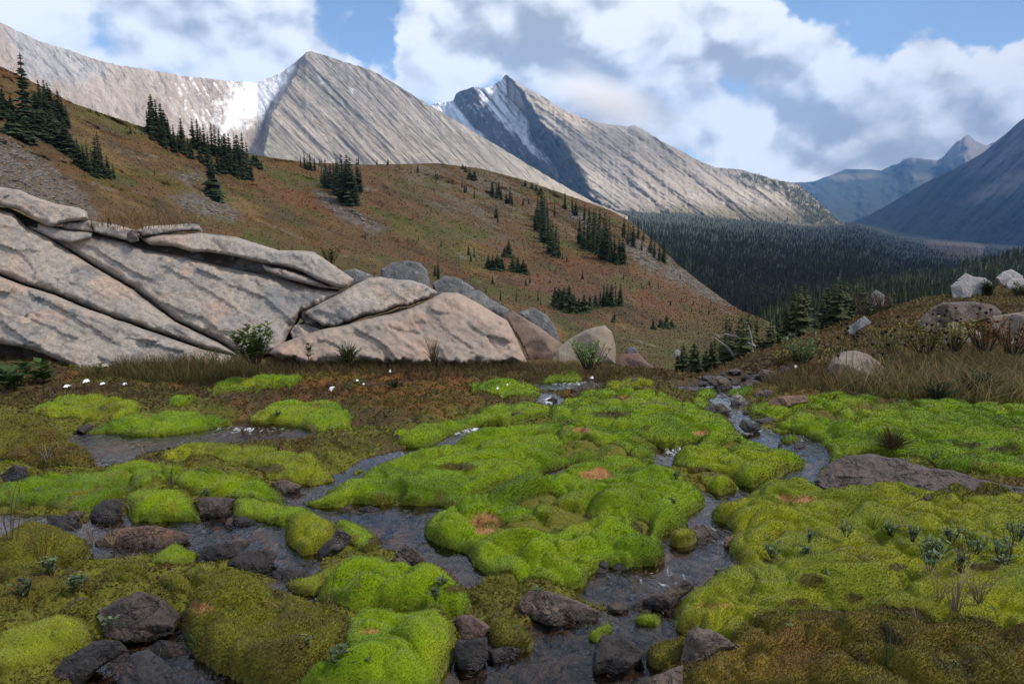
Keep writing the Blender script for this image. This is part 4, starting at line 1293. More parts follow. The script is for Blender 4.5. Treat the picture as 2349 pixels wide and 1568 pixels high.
rock(B, [(2195, 642), (2215, 626), (2233, 634), (2259, 637), (2276, 649), (2270, 672), (2233, 678)], WHITE, MAT_WHITE, 47, lean=0.5, bulge=0.7, rough=0.06, step=3, csc=1, label='broad white boulder behind and right of the lowest white one', cat='boulder')
rock(B, [(2284, 637), (2300, 623), (2321, 617), (2347, 633), (2345, 652), (2300, 656)], WHITE, MAT_WHITE, 48, lean=0.5, bulge=0.7, rough=0.06, step=3, csc=1, label='uppermost white boulder near the right edge', cat='boulder')
rock(B, [(2306, 648), (2321, 638), (2360, 638), (2370, 664), (2311, 664)], WHITE, MAT_WHITE, 49, lean=0.5, bulge=0.7, rough=0.06, step=3, csc=1, label='low white boulder at the right edge in front of the uppermost one', cat='boulder')
rock(B, [(1998, 674), (2009, 664), (2030, 677), (2028, 696), (2003, 696)], GREY, MAT_GREY, 50, lean=0.5, rough=0.08, step=2.5, csc=2, label='small grey boulder at the skyline of the heath right of the bushy spruces', cat='boulder')

# ---- stones in and along the stream
STONES = [
    ([(195, 1187), (215, 1164), (235, 1147), (280, 1143), (282, 1180), (262, 1190), (201, 1199)], DARK, 'dark angular stone at the left foot of the green front cushion', 0.7),
    ([(453, 1143), (477, 1138), (541, 1143), (526, 1170), (517, 1187), (470, 1190), (455, 1174)], BROWN, 'brown stone with a pale top between two green cushions', 0.8),
    ([(621, 1106), (652, 1098), (692, 1113), (677, 1123), (638, 1128)], BROWN, 'flat brown stone at the head of the narrow channel left of centre', 0.6),
    ([(534, 1190), (554, 1182), (584, 1194), (573, 1208), (537, 1209)], DARK, 'small dark stone standing in the left pool', 0.6),
    ([(505, 1218), (522, 1188), (535, 1185), (526, 1218)], BROWN, 'slim upright sliver of stone in the left pool', 0.6),
    ([(216, 1242), (269, 1212), (353, 1204), (437, 1224), (422, 1246), (336, 1264), (235, 1264)], RUST, 'broad rusty slab lying just awash in the left pool', 0.25),
    ([(445, 1280), (470, 1250), (520, 1240), (580, 1240), (556, 1268), (487, 1288)], DARK, 'black wet rock below the left pool', 0.6),
    ([(545, 1264), (611, 1258), (640, 1270), (612, 1300), (520, 1310), (500, 1296)], DARK, 'low dark rock right of the black wet one', 0.5),
    ([(107, 1180), (161, 1183), (190, 1204), (160, 1220), (111, 1218)], DARK, 'dark flat rock at the far left of the left pool', 0.4),
    ([(225, 1400), (262, 1376), (322, 1354), (369, 1371), (411, 1404), (398, 1443), (319, 1463), (235, 1453)], BROWN | dict(base=(0.075, 0.056, 0.048)), 'large rough brown rock left of the brown moss mound', 0.9),
    ([(100, 1562), (141, 1512), (180, 1490), (222, 1467), (275, 1468), (293, 1492), (235, 1527), (168, 1572)], DARK, 'smooth slate coloured slab below the bottom left cushion', 0.6),
    ([(255, 1590), (280, 1530), (299, 1502), (336, 1486), (376, 1512), (436, 1572), (430, 1600)], DARK | dict(base=(0.045, 0.042, 0.045)), 'grey half sunk slab at the bottom edge on the left', 0.6),
    ([(326, 1490), (369, 1466), (430, 1477), (437, 1508), (393, 1514)], DARK, 'black wet stone between the brown rock and the sunk slab', 0.5),
    ([(401, 1484), (430, 1478), (432, 1504), (406, 1504)], RUST, 'little orange brown stone by the brown moss mound', 0.8),
    ([(621, 1309), (668, 1302), (709, 1307), (712, 1328), (638, 1339)], DARK, 'dark stone above the front pool left of centre', 0.5),
    ([(728, 1262), (762, 1232), (775, 1208), (808, 1230), (790, 1258), (735, 1284)], DARK | dict(alt=(0.085, 0.07, 0.062)), 'wet dark rock carrying two mossy cushions', 0.7),
    ([(905, 1272), (928, 1250), (954, 1260), (975, 1278), (998, 1298), (987, 1310), (940, 1302), (913, 1287)], BROWN, 'rough brown rock on the near bank of the central pool', 0.8),
    ([(900, 1282), (922, 1276), (944, 1297), (922, 1306), (902, 1298)], BROWN, 'small brown rock leaning on the rough one by the central pool', 0.8),
    ([(997, 1322), (1002, 1293), (1034, 1307), (1060, 1330), (1058, 1343), (1021, 1337)], RUST | dict(base=(0.16, 0.105, 0.075)), 'tan wedge of stone at the tail of the central pool', 0.8),
    ([(834, 1302), (850, 1278), (867, 1290), (863, 1306)], RUST | dict(base=(0.19, 0.14, 0.11)), 'pale pointed stone poking out of yellow moss', 0.8),
    ([(1183, 1394), (1198, 1370), (1212, 1354), (1259, 1354), (1316, 1374), (1376, 1400), (1368, 1420), (1316, 1428), (1252, 1424), (1225, 1412)], UMBER | dict(base=(0.125, 0.088, 0.072)), 'large purplish brown rock across the lower stream', 0.8),
    ([(1042, 1416), (1060, 1408), (1088, 1411), (1128, 1438), (1120, 1457), (1054, 1464), (1048, 1436)], RUST | dict(base=(0.17, 0.105, 0.085)), 'reddish rock beside the bright front moss', 0.8),
    ([(1046, 1468), (1118, 1460), (1120, 1500), (1100, 1530), (1060, 1545), (1040, 1500)], DARK, 'dark wet rock step below the reddish rock', 0.6),
    ([(1114, 1490), (1165, 1480), (1198, 1490), (1162, 1522), (1130, 1512)], DARK, 'small dark rock under the olive moss clump', 0.6),
    ([(1358, 1510), (1365, 1480), (1383, 1455), (1423, 1453), (1455, 1475), (1483, 1497), (1439, 1532), (1387, 1546), (1364, 1546)], DARK | dict(alt=(0.08, 0.06, 0.05)), 'dark triangular rock standing in the bottom pool', 0.7),
    ([(1561, 1497), (1578, 1448), (1598, 1434), (1612, 1442), (1625, 1440), (1655, 1455), (1698, 1483), (1640, 1492), (1617, 1518), (1571, 1518)], BROWN | dict(base=(0.14, 0.105, 0.088), alt=(0.19, 0.15, 0.125)), 'peaked brown rock in front of the bright cushion on the right bank', 0.9),
    ([(1435, 1590), (1500, 1548), (1568, 1522), (1566, 1570), (1560, 1600)], BROWN | dict(base=(0.13, 0.09, 0.07)), 'brown rock face at the bottom edge right of the bottom pool', 0.6),
    ([(1421, 1392), (1470, 1371), (1521, 1354), (1571, 1328), (1595, 1330), (1591, 1349), (1554, 1379), (1541, 1400), (1454, 1404)], BROWN | dict(base=(0.07, 0.055, 0.05)), 'long dark rock damming the lower stream like a log', 0.7),
    ([(1663, 1309), (1672, 1294), (1685, 1283), (1707, 1297), (1700, 1322), (1690, 1324)], BROWN | dict(base=(0.05, 0.04, 0.035), alt=(0.24, 0.19, 0.15)), 'black and tan pointed rock at the edge of the right hand moss', 0.8),
    ([(1653, 1262), (1664, 1230), (1684, 1228), (1674, 1260)], RUST, 'narrow reddish stone under the overhanging right hand moss', 0.7),
    ([(1552, 1245), (1565, 1230), (1595, 1203), (1618, 1201), (1646, 1220), (1643, 1236), (1605, 1249)], BROWN | dict(base=(0.09, 0.07, 0.065)), 'flat brown stone carrying a round moss ball in the stream', 0.5),
    ([(1868, 1104), (1909, 1058), (1940, 1044), (1993, 1039), (2054, 1051), (2131, 1074), (2185, 1078), (2232, 1094), (2299, 1111), (2360, 1118), (2400, 1150), (2232, 1140), (2013, 1130), (1913, 1126)], BROWN | dict(base=(0.095, 0.072, 0.066), alt=(0.12, 0.088, 0.076)), 'very large flat purplish slab in the right hand lawn of moss', 0.18),
    ([(1762, 918), (1795, 908), (1846, 905), (1857, 920), (1795, 931), (1768, 937)], RUST | dict(base=(0.21, 0.115, 0.075)), 'brick shaped orange stone near the top of the stream', 0.7),
    ([(1673, 914), (1683, 906), (1694, 903), (1711, 915), (1704, 928), (1681, 929)], PALE, 'pale grey cobble midstream below the small cascade', 0.8),
    ([(1731, 901), (1751, 890), (1772, 896), (1768, 907), (1735, 912)], BROWN, 'brown cobble right above the brick shaped stone', 0.8),
    ([(1625, 876), (1647, 861), (1671, 869), (1678, 884), (1654, 890)], BROWN | dict(base=(0.13, 0.095, 0.08)), 'brown rock left of the small cascade', 0.7),
    ([(1642, 888), (1671, 876), (1683, 890), (1653, 896)], BROWN, 'rock directly below the brown one left of the cascade', 0.7),
    ([(1694, 881), (1721, 869), (1730, 886), (1710, 890)], BROWN, 'small rock at the foot of the cascade', 0.7),
    ([(1608, 942), (1654, 923), (1680, 943), (1636, 953)], BROWN, 'low brown rock at the left edge of the upper stream', 0.6),
    ([(1694, 976), (1704, 960), (1722, 972), (1741, 968), (1747, 984), (1720, 996)], DARK | dict(alt=(0.10, 0.08, 0.075)), 'cluster like dark broken rock splitting the right hand stream', 0.9),
    ([(1776, 1030), (1788, 1010), (1811, 1030)], BROWN, 'small peaked stone midstream above the big flat slab', 0.8),
    ([(1814, 1029), (1825, 1013), (1848, 1022), (1830, 1032)], BROWN, 'second small peaked stone midstream, the right one of two', 0.8),
    ([(1728, 964), (1762, 955), (1782, 960), (1764, 972)], DARK | dict(base=(0.07, 0.06, 0.055)), 'thin flat stone reaching into the stream from the right bank', 0.5),
    ([(1465, 925), (1504, 920), (1538, 927), (1569, 947), (1565, 955), (1514, 945)], BROWN | dict(base=(0.11, 0.085, 0.07)), 'long smooth brown rock bedded in moss above the centre', 0.5),
    ([(1327, 952), (1343, 941), (1359, 953), (1345, 958)], DARK, 'small dark stone in moss above the centre', 0.7),
    ([(1173, 949), (1188, 941), (1201, 949), (1190, 954)], BROWN, 'small brown stone beside the strip of moss in the middle', 0.7),
    ([(1254, 917), (1269, 909), (1281, 915), (1272, 924)], DARK, 'small black stone at the upper trickle', 0.7),
    ([(1440, 878), (1454, 866), (1475, 871), (1467, 886)], BROWN, 'square brown stone on the far edge of the moss', 0.8),
    ([(1307, 891), (1335, 882), (1363, 877), (1372, 893), (1330, 897)], BROWN, 'flat brown slab beside the upper white water', 0.4),
    ([(1733, 862), (1748, 846), (1788, 853), (1794, 868), (1748, 872)], BROWN | dict(base=(0.13, 0.095, 0.08)), 'brown rock at the head of the stream left of the dark one', 0.8),
    ([(1783, 866), (1795, 839), (1812, 843), (1827, 866)], DARK, 'darkest upright rock at the head of the stream', 0.9),
    ([(1470, 1000), (1500, 992), (1528, 1005), (1500, 1012)], DARK, 'dark flat stone under the edge of the central moss sheet', 0.5),
    ([(890, 995), (915, 996), (952, 1018), (940, 1024), (905, 1008)], DARK, 'thin dark sliver of rock left of the mid stream bend', 0.5),
    ([(822, 1165), (848, 1158), (872, 1168), (858, 1178), (830, 1176)], DARK, 'single small black stone in the central pool', 0.6),
    ([(1398, 1302), (1420, 1290), (1452, 1298), (1446, 1312), (1412, 1312)], DARK, 'dark stone under the right foot of the central moss island', 0.6),
    ([(1700, 866), (1712, 858), (1726, 866), (1718, 874)], DARK, 'tiny dark rock in the cascade', 0.8),
    ([(2044, 1356), (2060, 1348), (2100, 1350), (2110, 1362), (2075, 1370)], DARK | dict(base=(0.07, 0.062, 0.062)), 'grey flat stone showing through the yellow moss at lower right', 0.5),
    ([(0, 1090), (30, 1066), (62, 1072), (70, 1100), (20, 1112)], DARK | dict(alt=(0.09, 0.075, 0.07)), 'dark stone at the left edge below the olive moss mound', 0.7),
    ([(112, 1398), (150, 1376), (205, 1368), (196, 1384), (150, 1396)], BROWN | dict(base=(0.12, 0.10, 0.085)), 'grey brown splinter of rock by the leafy plants at lower left', 0.5),
]
for i, (ol, pal, lab, bl) in enumerate(STONES):
    ym = max(p[1] for p in ol)
    rock('stone', ol, pal, MAT_STONE, 200 + i, lean=1.3 if bl < 0.2 else (0.75 if bl < 0.6 else 0.5), bulge=bl, thick=0.55, rough=0.13, facets=7, jit=0.10, csc=7,
         sink=15 if ym > 1000 else 6, label=lab, cat='stone', step=max(2.2, (ym - 800) / 140.0))
# ================================================================== moss cushions
GRN, YEL, DKG, OLV, BRN, ORG = (0.158, 0.252, 0.004), (0.240, 0.255, 0.006), (0.066, 0.125, 0.003), (0.135, 0.130, 0.012), (0.125, 0.072, 0.015), (0.43, 0.225, 0.085)
MAT_MOSS = mat_attr('moss', 0.95, fine=((22, 0.12), (120, 0.18)), bump=((70, 0.35, 0.01), (200, 0.5, 0.005)), sheen=0.2, spec=0.1, velvet=0.5)
BLADE_TOTAL = 0
MOSS_XY = []
MOSS_PTS = []


def moss_field(xy, kind, seed, d, zn):
    n1 = fbm(xy, 2.2, 4, 0.55, seed)
    n2 = fbm(xy, 6.5, 4, 0.6, seed + 1)
    n3 = fbm(xy, 1.0, 3, 0.5, seed + 2)
    if kind == 'brown':
        c = np.tile(BRN, (len(xy), 1)).astype(float)
        c = mix3(c, (0.20, 0.135, 0.022), sstep(n1, -0.1, 0.3))
        c = mix3(c, (0.17, 0.065, 0.018), sstep(fbm(xy, 2.6, 4, 0.6, seed + 6), 0.1, 0.35) * 0.7)
        c = mix3(c, OLV, sstep(n3, 0.0, 0.3) * 0.7)
        c = mix3(c, (0.035, 0.025, 0.012), sstep(n2, 0.12, 0.4) * 0.8)
        c = mix3(c, GRN, sstep(fbm(xy, 1.7, 3, 0.5, seed + 5), 0.22, 0.42) * 0.7)
    elif kind == 'olive':
        c = np.tile(OLV, (len(xy), 1)).astype(float)
        c = mix3(c, (0.16, 0.17, 0.014), sstep(n1, -0.05, 0.3))
        c = mix3(c, (0.065, 0.048, 0.016), sstep(n2, 0.05, 0.35) * 0.7)
        c = mix3(c, (0.10, 0.055, 0.018), sstep(n3, 0.1, 0.35) * 0.6)
    elif kind == 'yellow':
        c = np.tile((0.17, 0.205, 0.013), (len(xy), 1)).astype(float)
        c = mix3(c, YEL, sstep(n1, -0.1, 0.3))
        c = mix3(c, OLV, sstep(n2, 0.1, 0.4) * 0.7)
        c = mix3(c, GRN, sstep(n3, 0.05, 0.3) * 0.6)
    else:
        c = np.tile(GRN, (len(xy), 1)).astype(float)
        c = mix3(c, DKG, sstep(n1, -0.05, 0.3) * 0.75)
        c = mix3(c, (0.21, 0.255, 0.007), sstep(-n1, 0.0, 0.35) * 0.7)
        c = mix3(c, YEL, sstep(n3, 0.12, 0.35) * 0.5)
        c = mix3(c, (0.085, 0.06, 0.012), sstep(n2, 0.24, 0.46) * 0.7)
        c = mix3(c, (0.17, 0.12, 0.018), sstep(fbm(xy, 3.4, 4, 0.6, seed + 7), 0.24, 0.42) * 0.6)
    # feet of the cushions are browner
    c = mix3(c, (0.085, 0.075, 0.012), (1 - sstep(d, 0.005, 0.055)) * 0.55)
    return c


def moss(poly, H, label, kind='green', seed=0, orange=(), lump=1.0, z0=0.0, edge=0.13, browns=(), dens=1.0):
    dm_open = kind in ('green', 'yellow') and H >= 0.09 and z0 == 0.0
    global BLADE_TOTAL
    q = np.asarray(poly, float)
    Pw = on_z(q[:, 0], q[:, 1], z0 + 0.03)[:, :2]
    Pw = smooth_poly(Pw, 2)
    MOSS_XY.append(Pw)
    lo, hi = Pw.min(0) - 0.06, Pw.max(0) + 0.06
    Ym = Pw[:, 1].mean()
    r = max(0.0085, 0.0034 * Pw[:, 1].min())
    nx, ny = int((hi[0] - lo[0]) / r) + 2, int((hi[1] - lo[1]) / r) + 2
    gx = lo[0] + r * np.arange(nx)
    gy = lo[1] + r * np.arange(ny)
    X, Y = np.meshgrid(gx, gy)
    xy = np.stack([X.ravel(), Y.ravel()], 1)
    d0 = poly_sd(xy, Pw)
    d = d0 + 0.028 * fbm(xy, 5, 3, 0.6, seed + 10) + 0.012 * fbm(xy, 17, 2, 0.6, seed + 11)
    d = np.minimum(d, 0.02 - water_sd(xy) + 0.02 * fbm(xy, 6, 2, 0.5, seed + 42)) if dm_open else d
    dm = max(d.max(), 0.02)
    if dm > 0.22 and kind in ('green', 'yellow'):      # gaps that break the sheet into cushions
        gap = np.abs(fbm(xy @ np.array([[0.94, -0.34], [0.34, 0.94]]) * np.array([0.9, 1.7]), 1.0, 3, 0.5, seed + 40))
        part = sstep(fbm(xy, 0.9, 2, 0.5, seed + 41), -0.05, 0.15)
        d = np.minimum(d, np.where(part > 0.02, (gap - 0.035 * part) * 0.55 + (1 - part) * 0.5, d))
    we = min(edge, dm * 0.85)
    far = float(np.interp(Ym, [2.4, 4.0, 5.5], [0.78, 0.42, 0.36]))
    H = H * far * float(np.clip(dm / 0.15, 0.4, 1))
    lump = lump * float(np.interp(Ym, [2.4, 4.0, 5.5], [0.95, 0.72, 0.72])) * float(np.clip(dm / 0.15, 0.3, 1))
    e = np.clip(d / we, 0, 1)
    prof = np.clip(1 - (1 - e) ** 2, 0, 1) ** 0.68
    wv = np.stack([fbm(xy, 3, 2, 0.5, seed + 12), fbm(xy, 3, 2, 0.5, seed + 13)], 1) * 0.10
    sx = np.array([1.0, 1.5])
    a1, a2 = worley((xy + wv * 1.6) * sx, 2.7, seed + 14)
    b1, b2 = worley((xy + wv * 0.5) * sx, 8.5, seed + 15)
    rot = xy @ np.array([[0.94, -0.34], [0.34, 0.94]])
    w2 = rot + 1.4 * wv
    bil = np.abs(fbm(w2 * np.array([1.9, 3.0]), 1.0, 2, 0.45, seed + 14))
    bil2 = np.abs(fbm(w2 * np.array([4.6, 6.6]), 1.0, 2, 0.45, seed + 15))
    pil = np.sqrt(np.clip(bil / 0.5, 0, 1))
    pil2 = np.sqrt(np.clip(bil2 / 0.5, 0, 1))
    z = z0 + H * prof * (0.72 + 0.3 * fbm(xy, 1.3, 3, 0.5, seed + 16)) + prof * lump * (0.095 * pil + 0.052 * pil2 + 0.020 * fbm(xy, 5, 4, 0.55, seed + 17) - 0.042)
    hollow = sstep(fbm(xy, 1.9, 2, 0.5, seed + 18), 0.22, 0.45) * sstep(d, 0.08, 0.2)
    z = z - 0.055 * hollow * lump
    gz_ = ground_z(xy)[0]
    z = np.maximum(z, gz_ + 0.004 + 0.022 * prof)
    z = np.where(d > 0, np.maximum(z, z0 - 0.015), z0 - 0.05)
    c = moss_field(xy, kind, seed, d, z)
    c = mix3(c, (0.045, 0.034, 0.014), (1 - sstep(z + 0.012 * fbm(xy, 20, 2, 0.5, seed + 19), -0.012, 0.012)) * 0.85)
    spx, spy = to_px(np.stack([xy[:, 0], xy[:, 1], z], 1))
    for (ox, oy, rx, ry) in orange:
        k = ((spx - ox) / rx) ** 2 + ((spy - oy) / ry) ** 2 + 1.9 * fbm(xy, 11, 4, 0.65, seed + 20)
        m = 1 - sstep(k, 0.55, 1.0)
        oc_ = mix3(np.tile(ORG, (len(xy), 1)).astype(float), (0.16, 0.07, 0.03), sstep(fbm(xy, 25, 3, 0.6, seed + 21), 0.12, 0.4) * 0.8)
        c = lerp(c, oc_, m[:, None])
        z = z - 0.012 * m
    for (ox, oy, rx, ry) in browns:
        k = ((spx - ox) / rx) ** 2 + ((spy - oy) / ry) ** 2 + 0.8 * fbm(xy, 8, 4, 0.65, seed + 22)
        c = mix3(c, (0.065, 0.045, 0.014), (1 - sstep(k, 0.5, 1.2)) * 0.85)
    quads = grid_quads(ny, nx)
    ins = d > 0
    quads = quads[ins[quads].any(1)]
    used = np.zeros(len(xy), bool)
    used[quads] = True
    idx = np.cumsum(used) - 1
    V = np.stack([xy[:, 0], xy[:, 1], z], 1)
    pk_ = np.where(d > 0.04)[0]
    if len(pk_) > 20:
        rp_ = np.random.default_rng(seed + 50)
        MOSS_PTS.append(V[rp_.choice(pk_, min(len(pk_), int(len(pk_) * r * r * 75) + 2), replace=False)])
    # blades
    Z = z.reshape(ny, nx)
    gzx = np.gradient(Z, r, axis=1).ravel()
    gzy = np.gradient(Z, r, axis=0).ravel()
    nrm = np.stack([-gzx, -gzy, np.ones(len(xy))], 1)
    slope = np.linalg.norm(nrm, axis=1)
    nrm /= slope[:, None]
    cand = np.where(d > 0.004)[0]
    yy = xy[cand, 1]
    den = np.interp(yy, [1.5, 2.5, 3.5, 5.0, 7.0], [80000, 60000, 34000, 15000, 8000]) * dens
    w = den * r * r * np.minimum(slope[cand], 4)
    nb = np.random.default_rng(seed + 30)
    cnt = np.floor(w + nb.random(len(cand))).astype(int)
    src = np.repeat(cand, cnt)
    k = len(src)
    BLADE_TOTAL += k
    base = V[src] + np.stack([nb.uniform(-.5, .5, k) * r, nb.uniform(-.5, .5, k) * r, np.zeros(k)], 1)
    base[:, 2] += gzx[src] * (base[:, 0] - V[src, 0]) + gzy[src] * (base[:, 1] - V[src, 1]) - 0.002
    coarse = 1.0 if kind in ('green', 'yellow') else 1.35
    L = np.interp(base[:, 1], [1.5, 3, 6], [0.0068, 0.0085, 0.013]) * nb.uniform(0.6, 1.4, k) * coarse
    wd = np.interp(base[:, 1], [1.5, 3, 6], [0.0022, 0.0034, 0.0068]) * nb.uniform(0.7, 1.3, k) * coarse
    dr = nrm[src] * 0.8 + np.array([0, 0, 0.35]) + nb.normal(0, 0.33, (k, 3))
    dr /= np.linalg.norm(dr, axis=1)[:, None]
    sd = np.cross(dr, nb.normal(0, 1, (k, 3)))
    sd /= np.linalg.norm(sd, axis=1)[:, None] + 1e-9
    BV = np.stack([base - sd * wd[:, None] * .5, base + sd * wd[:, None] * .5, base + dr * L[:, None]], 1).reshape(-1, 3)
    f = nb.uniform(0.76, 1.28, k)[:, None]
    cb = c[src] * f
    yel = (nb.random(k) < 0.04)[:, None]
    cb = np.where(yel, cb * np.array([1.5, 1.15, 1.0]), cb)
    BC = np.repeat(cb, 3, 0)
    BC[0::3] *= 0.85
    BC[1::3] *= 0.85
    BC[2::3] *= 1.15
    nv = int(used.sum())
    AN = np.concatenate([nrm[used], np.repeat(nrm[src], 3, 0)], 0)
    AV = np.concatenate([V[used], BV], 0)
    AC = np.concatenate([c[used], BC], 0)
    org = np.array([Pw[:, 0].mean(), Pw[:, 1].mean(), z0])
    me = mesh_np('moss_cushion', AV - org, tris=np.arange(3 * k).reshape(-1, 3) + nv, quads=idx[quads], col=AC, vec=AN, mats=[MAT_MOSS])
    return put('moss_cushion', me, loc=org, label=label, cat='moss')


moss([(970, 1212), (985, 1190), (1030, 1165), (1110, 1138), (1160, 1118), (1250, 1085), (1330, 1062), (1420, 1050), (1500, 1065), (1560, 1090), (1622, 1130), (1612, 1160), (1560, 1178), (1592, 1200), (1568, 1212), (1512, 1212), (1522, 1250), (1532, 1295), (1470, 1305), (1400, 1280), (1352, 1310), (1342, 1338), (1250, 1342), (1160, 1322), (1090, 1290), (1068, 1255), (1000, 1242)],
     0.13, 'largest bright green moss island in the middle, with an orange dead patch at its left', seed=1000, orange=[(1113, 1198, 36, 26), (1368, 1086, 40, 16)], lump=1.25, edge=0.16, browns=[(1470, 1205, 26, 14), (1520, 1290, 20, 10)])
moss([(690, 1138), (770, 1115), (830, 1060), (900, 1055), (1000, 1030), (1070, 990), (1160, 975), (1280, 985), (1400, 975), (1470, 1000), (1515, 1035), (1500, 1055), (1400, 1058), (1310, 1060), (1240, 1095), (1180, 1100), (1100, 1125), (1050, 1150), (1000, 1157), (900, 1147), (850, 1157), (760, 1155), (700, 1152)],
     0.09, 'long green moss sheet above the central pool', seed=1040, orange=[(1330, 985, 28, 7)], lump=1.1, browns=[(1050, 1070, 50, 10)])
moss([(1530, 1058), (1560, 1032), (1592, 1006), (1680, 990), (1740, 1020), (1850, 1050), (1862, 1070), (1790, 1077), (1782, 1100), (1700, 1122), (1640, 1127), (1600, 1095)],
     0.12, 'plump moss island between the middle and the right hand stream', seed=1080, lump=1.2, browns=[(1600, 1080, 40, 10)])
moss([(890, 1002), (930, 985), (1000, 972), (1060, 958), (1130, 935), (1200, 922), (1260, 935), (1290, 958), (1200, 972), (1130, 982), (1010, 1018), (930, 1020)], 0.09, 'diagonal moss ridge above the middle stream bend', seed=1120)
moss([(1262, 940), (1320, 905), (1420, 892), (1500, 905), (1590, 932), (1650, 948), (1702, 985), (1690, 1000), (1600, 1004), (1540, 1022), (1480, 1012), (1400, 985), (1310, 985), (1250, 962)],
     0.10, 'wide moss sheet left of the upper right stream, around the long brown rock', seed=1160, orange=[(1430, 910, 24, 5), (1620, 990, 30, 6)], lump=1.1, browns=[(1400, 950, 60, 8)])
moss([(1768, 975), (1800, 958), (1850, 930), (1960, 912), (2050, 928), (2200, 926), (2349, 945), (2480, 950), (2480, 1120), (2349, 1108), (2250, 1092), (2150, 1072), (2060, 1047), (1990, 1037), (1930, 1042), (1900, 1062), (1900, 1030), (1870, 1005), (1800, 985)],
     0.10, 'upper right lawn of rolling bright green moss behind the flat slab', seed=1200, lump=1.3, browns=[(2230, 1020, 30, 8), (2300, 1030, 40, 8)])
moss([(1632, 1168), (1700, 1150), (1735, 1118), (1800, 1105), (1900, 1132), (2000, 1122), (2150, 1138), (2349, 1152), (2520, 1170), (2520, 1490), (2349, 1470), (2200, 1440), (2050, 1412), (1900, 1402), (1800, 1420), (1740, 1432), (1700, 1482), (1640, 1478), (1600, 1442), (1548, 1432), (1548, 1390), (1590, 1350), (1660, 1310), (1692, 1290), (1668, 1240), (1688, 1205), (1640, 1188)],
     0.11, 'broadest yellow green moss lawn filling the lower right', kind='yellow', seed=1240, orange=[(1830, 1142, 55, 9), (1640, 1386, 40, 5)], lump=1.15, edge=0.16, browns=[(1860, 1330, 34, 16), (1830, 1380, 30, 10), (2060, 1300, 24, 8), (1960, 1370, 24, 12), (2260, 1300, 40, 12)])
moss([(-60, 1120), (70, 1112), (140, 1090), (220, 1083), (262, 1063), (370, 1063), (402, 1085), (442, 1095), (380, 1107), (340, 1122), (280, 1132), (240, 1152), (200, 1177), (130, 1167), (80, 1152), (0, 1170), (-60, 1180)],
     0.10, 'spread of green cushions at the left edge above the left pool', seed=1280, lump=1.2)
moss([(283, 1165), (300, 1130), (370, 1123), (440, 1135), (457, 1165), (460, 1192), (390, 1203), (310, 1194)], 0.15, 'rounded green cushion between the dark stone and the brown stone', seed=1320, lump=0.8)
moss([(385, 1110), (440, 1093), (520, 1093), (600, 1105), (652, 1135), (660, 1152), (600, 1150), (540, 1147), (460, 1132), (400, 1122)], 0.11, 'green cushion stretched behind the brown stone', seed=1340, lump=1.0)
moss([(528, 1152), (560, 1143), (640, 1150), (720, 1165), (737, 1188), (650, 1192), (600, 1192), (540, 1182)], 0.09, 'low green moss tongue right of the brown stone, reaching the central pool', seed=1360)
moss([(645, 1212), (690, 1190), (740, 1188), (774, 1215), (767, 1242), (720, 1257), (680, 1264), (650, 1242)], 0.14, 'yellow green moss hump on the left of the wet dark rock', kind='yellow', seed=1380, lump=1.2)
moss([(756, 1195), (800, 1190), (850, 1205), (878, 1235), (872, 1257), (830, 1264), (800, 1242)], 0.12, 'olive green moss hump on the right of the wet dark rock', seed=1400, browns=[(860, 1240, 20, 12)])
moss([(720, 1362), (780, 1310), (860, 1300), (960, 1305), (1030, 1330), (1080, 1365), (1088, 1395), (1060, 1412), (980, 1408), (860, 1404), (760, 1402)], 0.13, 'bright front cushion below the tan stone wedge', seed=1420, lump=1.0, browns=[(1040, 1350, 30, 10)])
moss([(840, 1402), (950, 1404), (1040, 1412), (1052, 1480), (1020, 1532), (960, 1600), (680, 1600), (680, 1558), (760, 1532), (800, 1482), (790, 1432)], 0.12, 'bright front cushion at the bottom edge with a small orange scar', seed=1440, lump=0.9, orange=[(850, 1444, 26, 8)])
moss([(412, 1425), (440, 1388), (500, 1355), (590, 1338), (680, 1368), (770, 1412), (806, 1450), (800, 1490), (740, 1530), (680, 1570), (560, 1560), (480, 1522), (430, 1475)],
     0.17, 'shaggy brown and olive moss mound at bottom left of centre', kind='olive', seed=1460, lump=1.2, edge=0.2, orange=[(460, 1390, 26, 16)])
moss([(-40, 1490), (20, 1470), (90, 1448), (180, 1423), (224, 1450), (212, 1477), (130, 1522), (40, 1555), (-40, 1560)], 0.12, 'fluffy bright cushion in the bottom left corner', kind='yellow', seed=1480)
moss([(328, 1288), (370, 1256), (440, 1241), (457, 1255), (440, 1281), (380, 1302)], 0.09, 'bright yellow moss tuft at the near edge of the left pool', kind='yellow', seed=1500)
moss([(415, 1312), (445, 1292), (480, 1285), (502, 1300), (482, 1322), (440, 1326)], 0.08, 'small yellow moss tuft below the black wet rock', kind='yellow', seed=1510)
moss([(50, 962), (110, 930), (180, 915), (280, 920), (342, 940), (300, 962), (200, 968), (130, 968)], 0.10, 'green cushion farthest left below the snow scraps', seed=1520)
moss([(178, 988), (260, 965), (380, 948), (480, 953), (542, 965), (520, 986), (440, 988), (330, 998), (250, 998)], 0.10, 'long green cushion along the far side of the upper left pool', seed=1540)
moss([(555, 957), (640, 930), (740, 920), (800, 945), (817, 977), (760, 988), (680, 972), (600, 967)], 0.09, 'green cushion at the right end of the upper left pool', seed=1560)
moss([(375, 930), (410, 915), (442, 908), (458, 930), (400, 948)], 0.07, 'small green cushion up the slope from the long green one', seed=1580)
moss([(465, 905), (520, 882), (620, 868), (702, 866), (690, 887), (590, 907), (500, 922)], 0.08, 'narrow green cushion just below the outcrop', seed=1590)
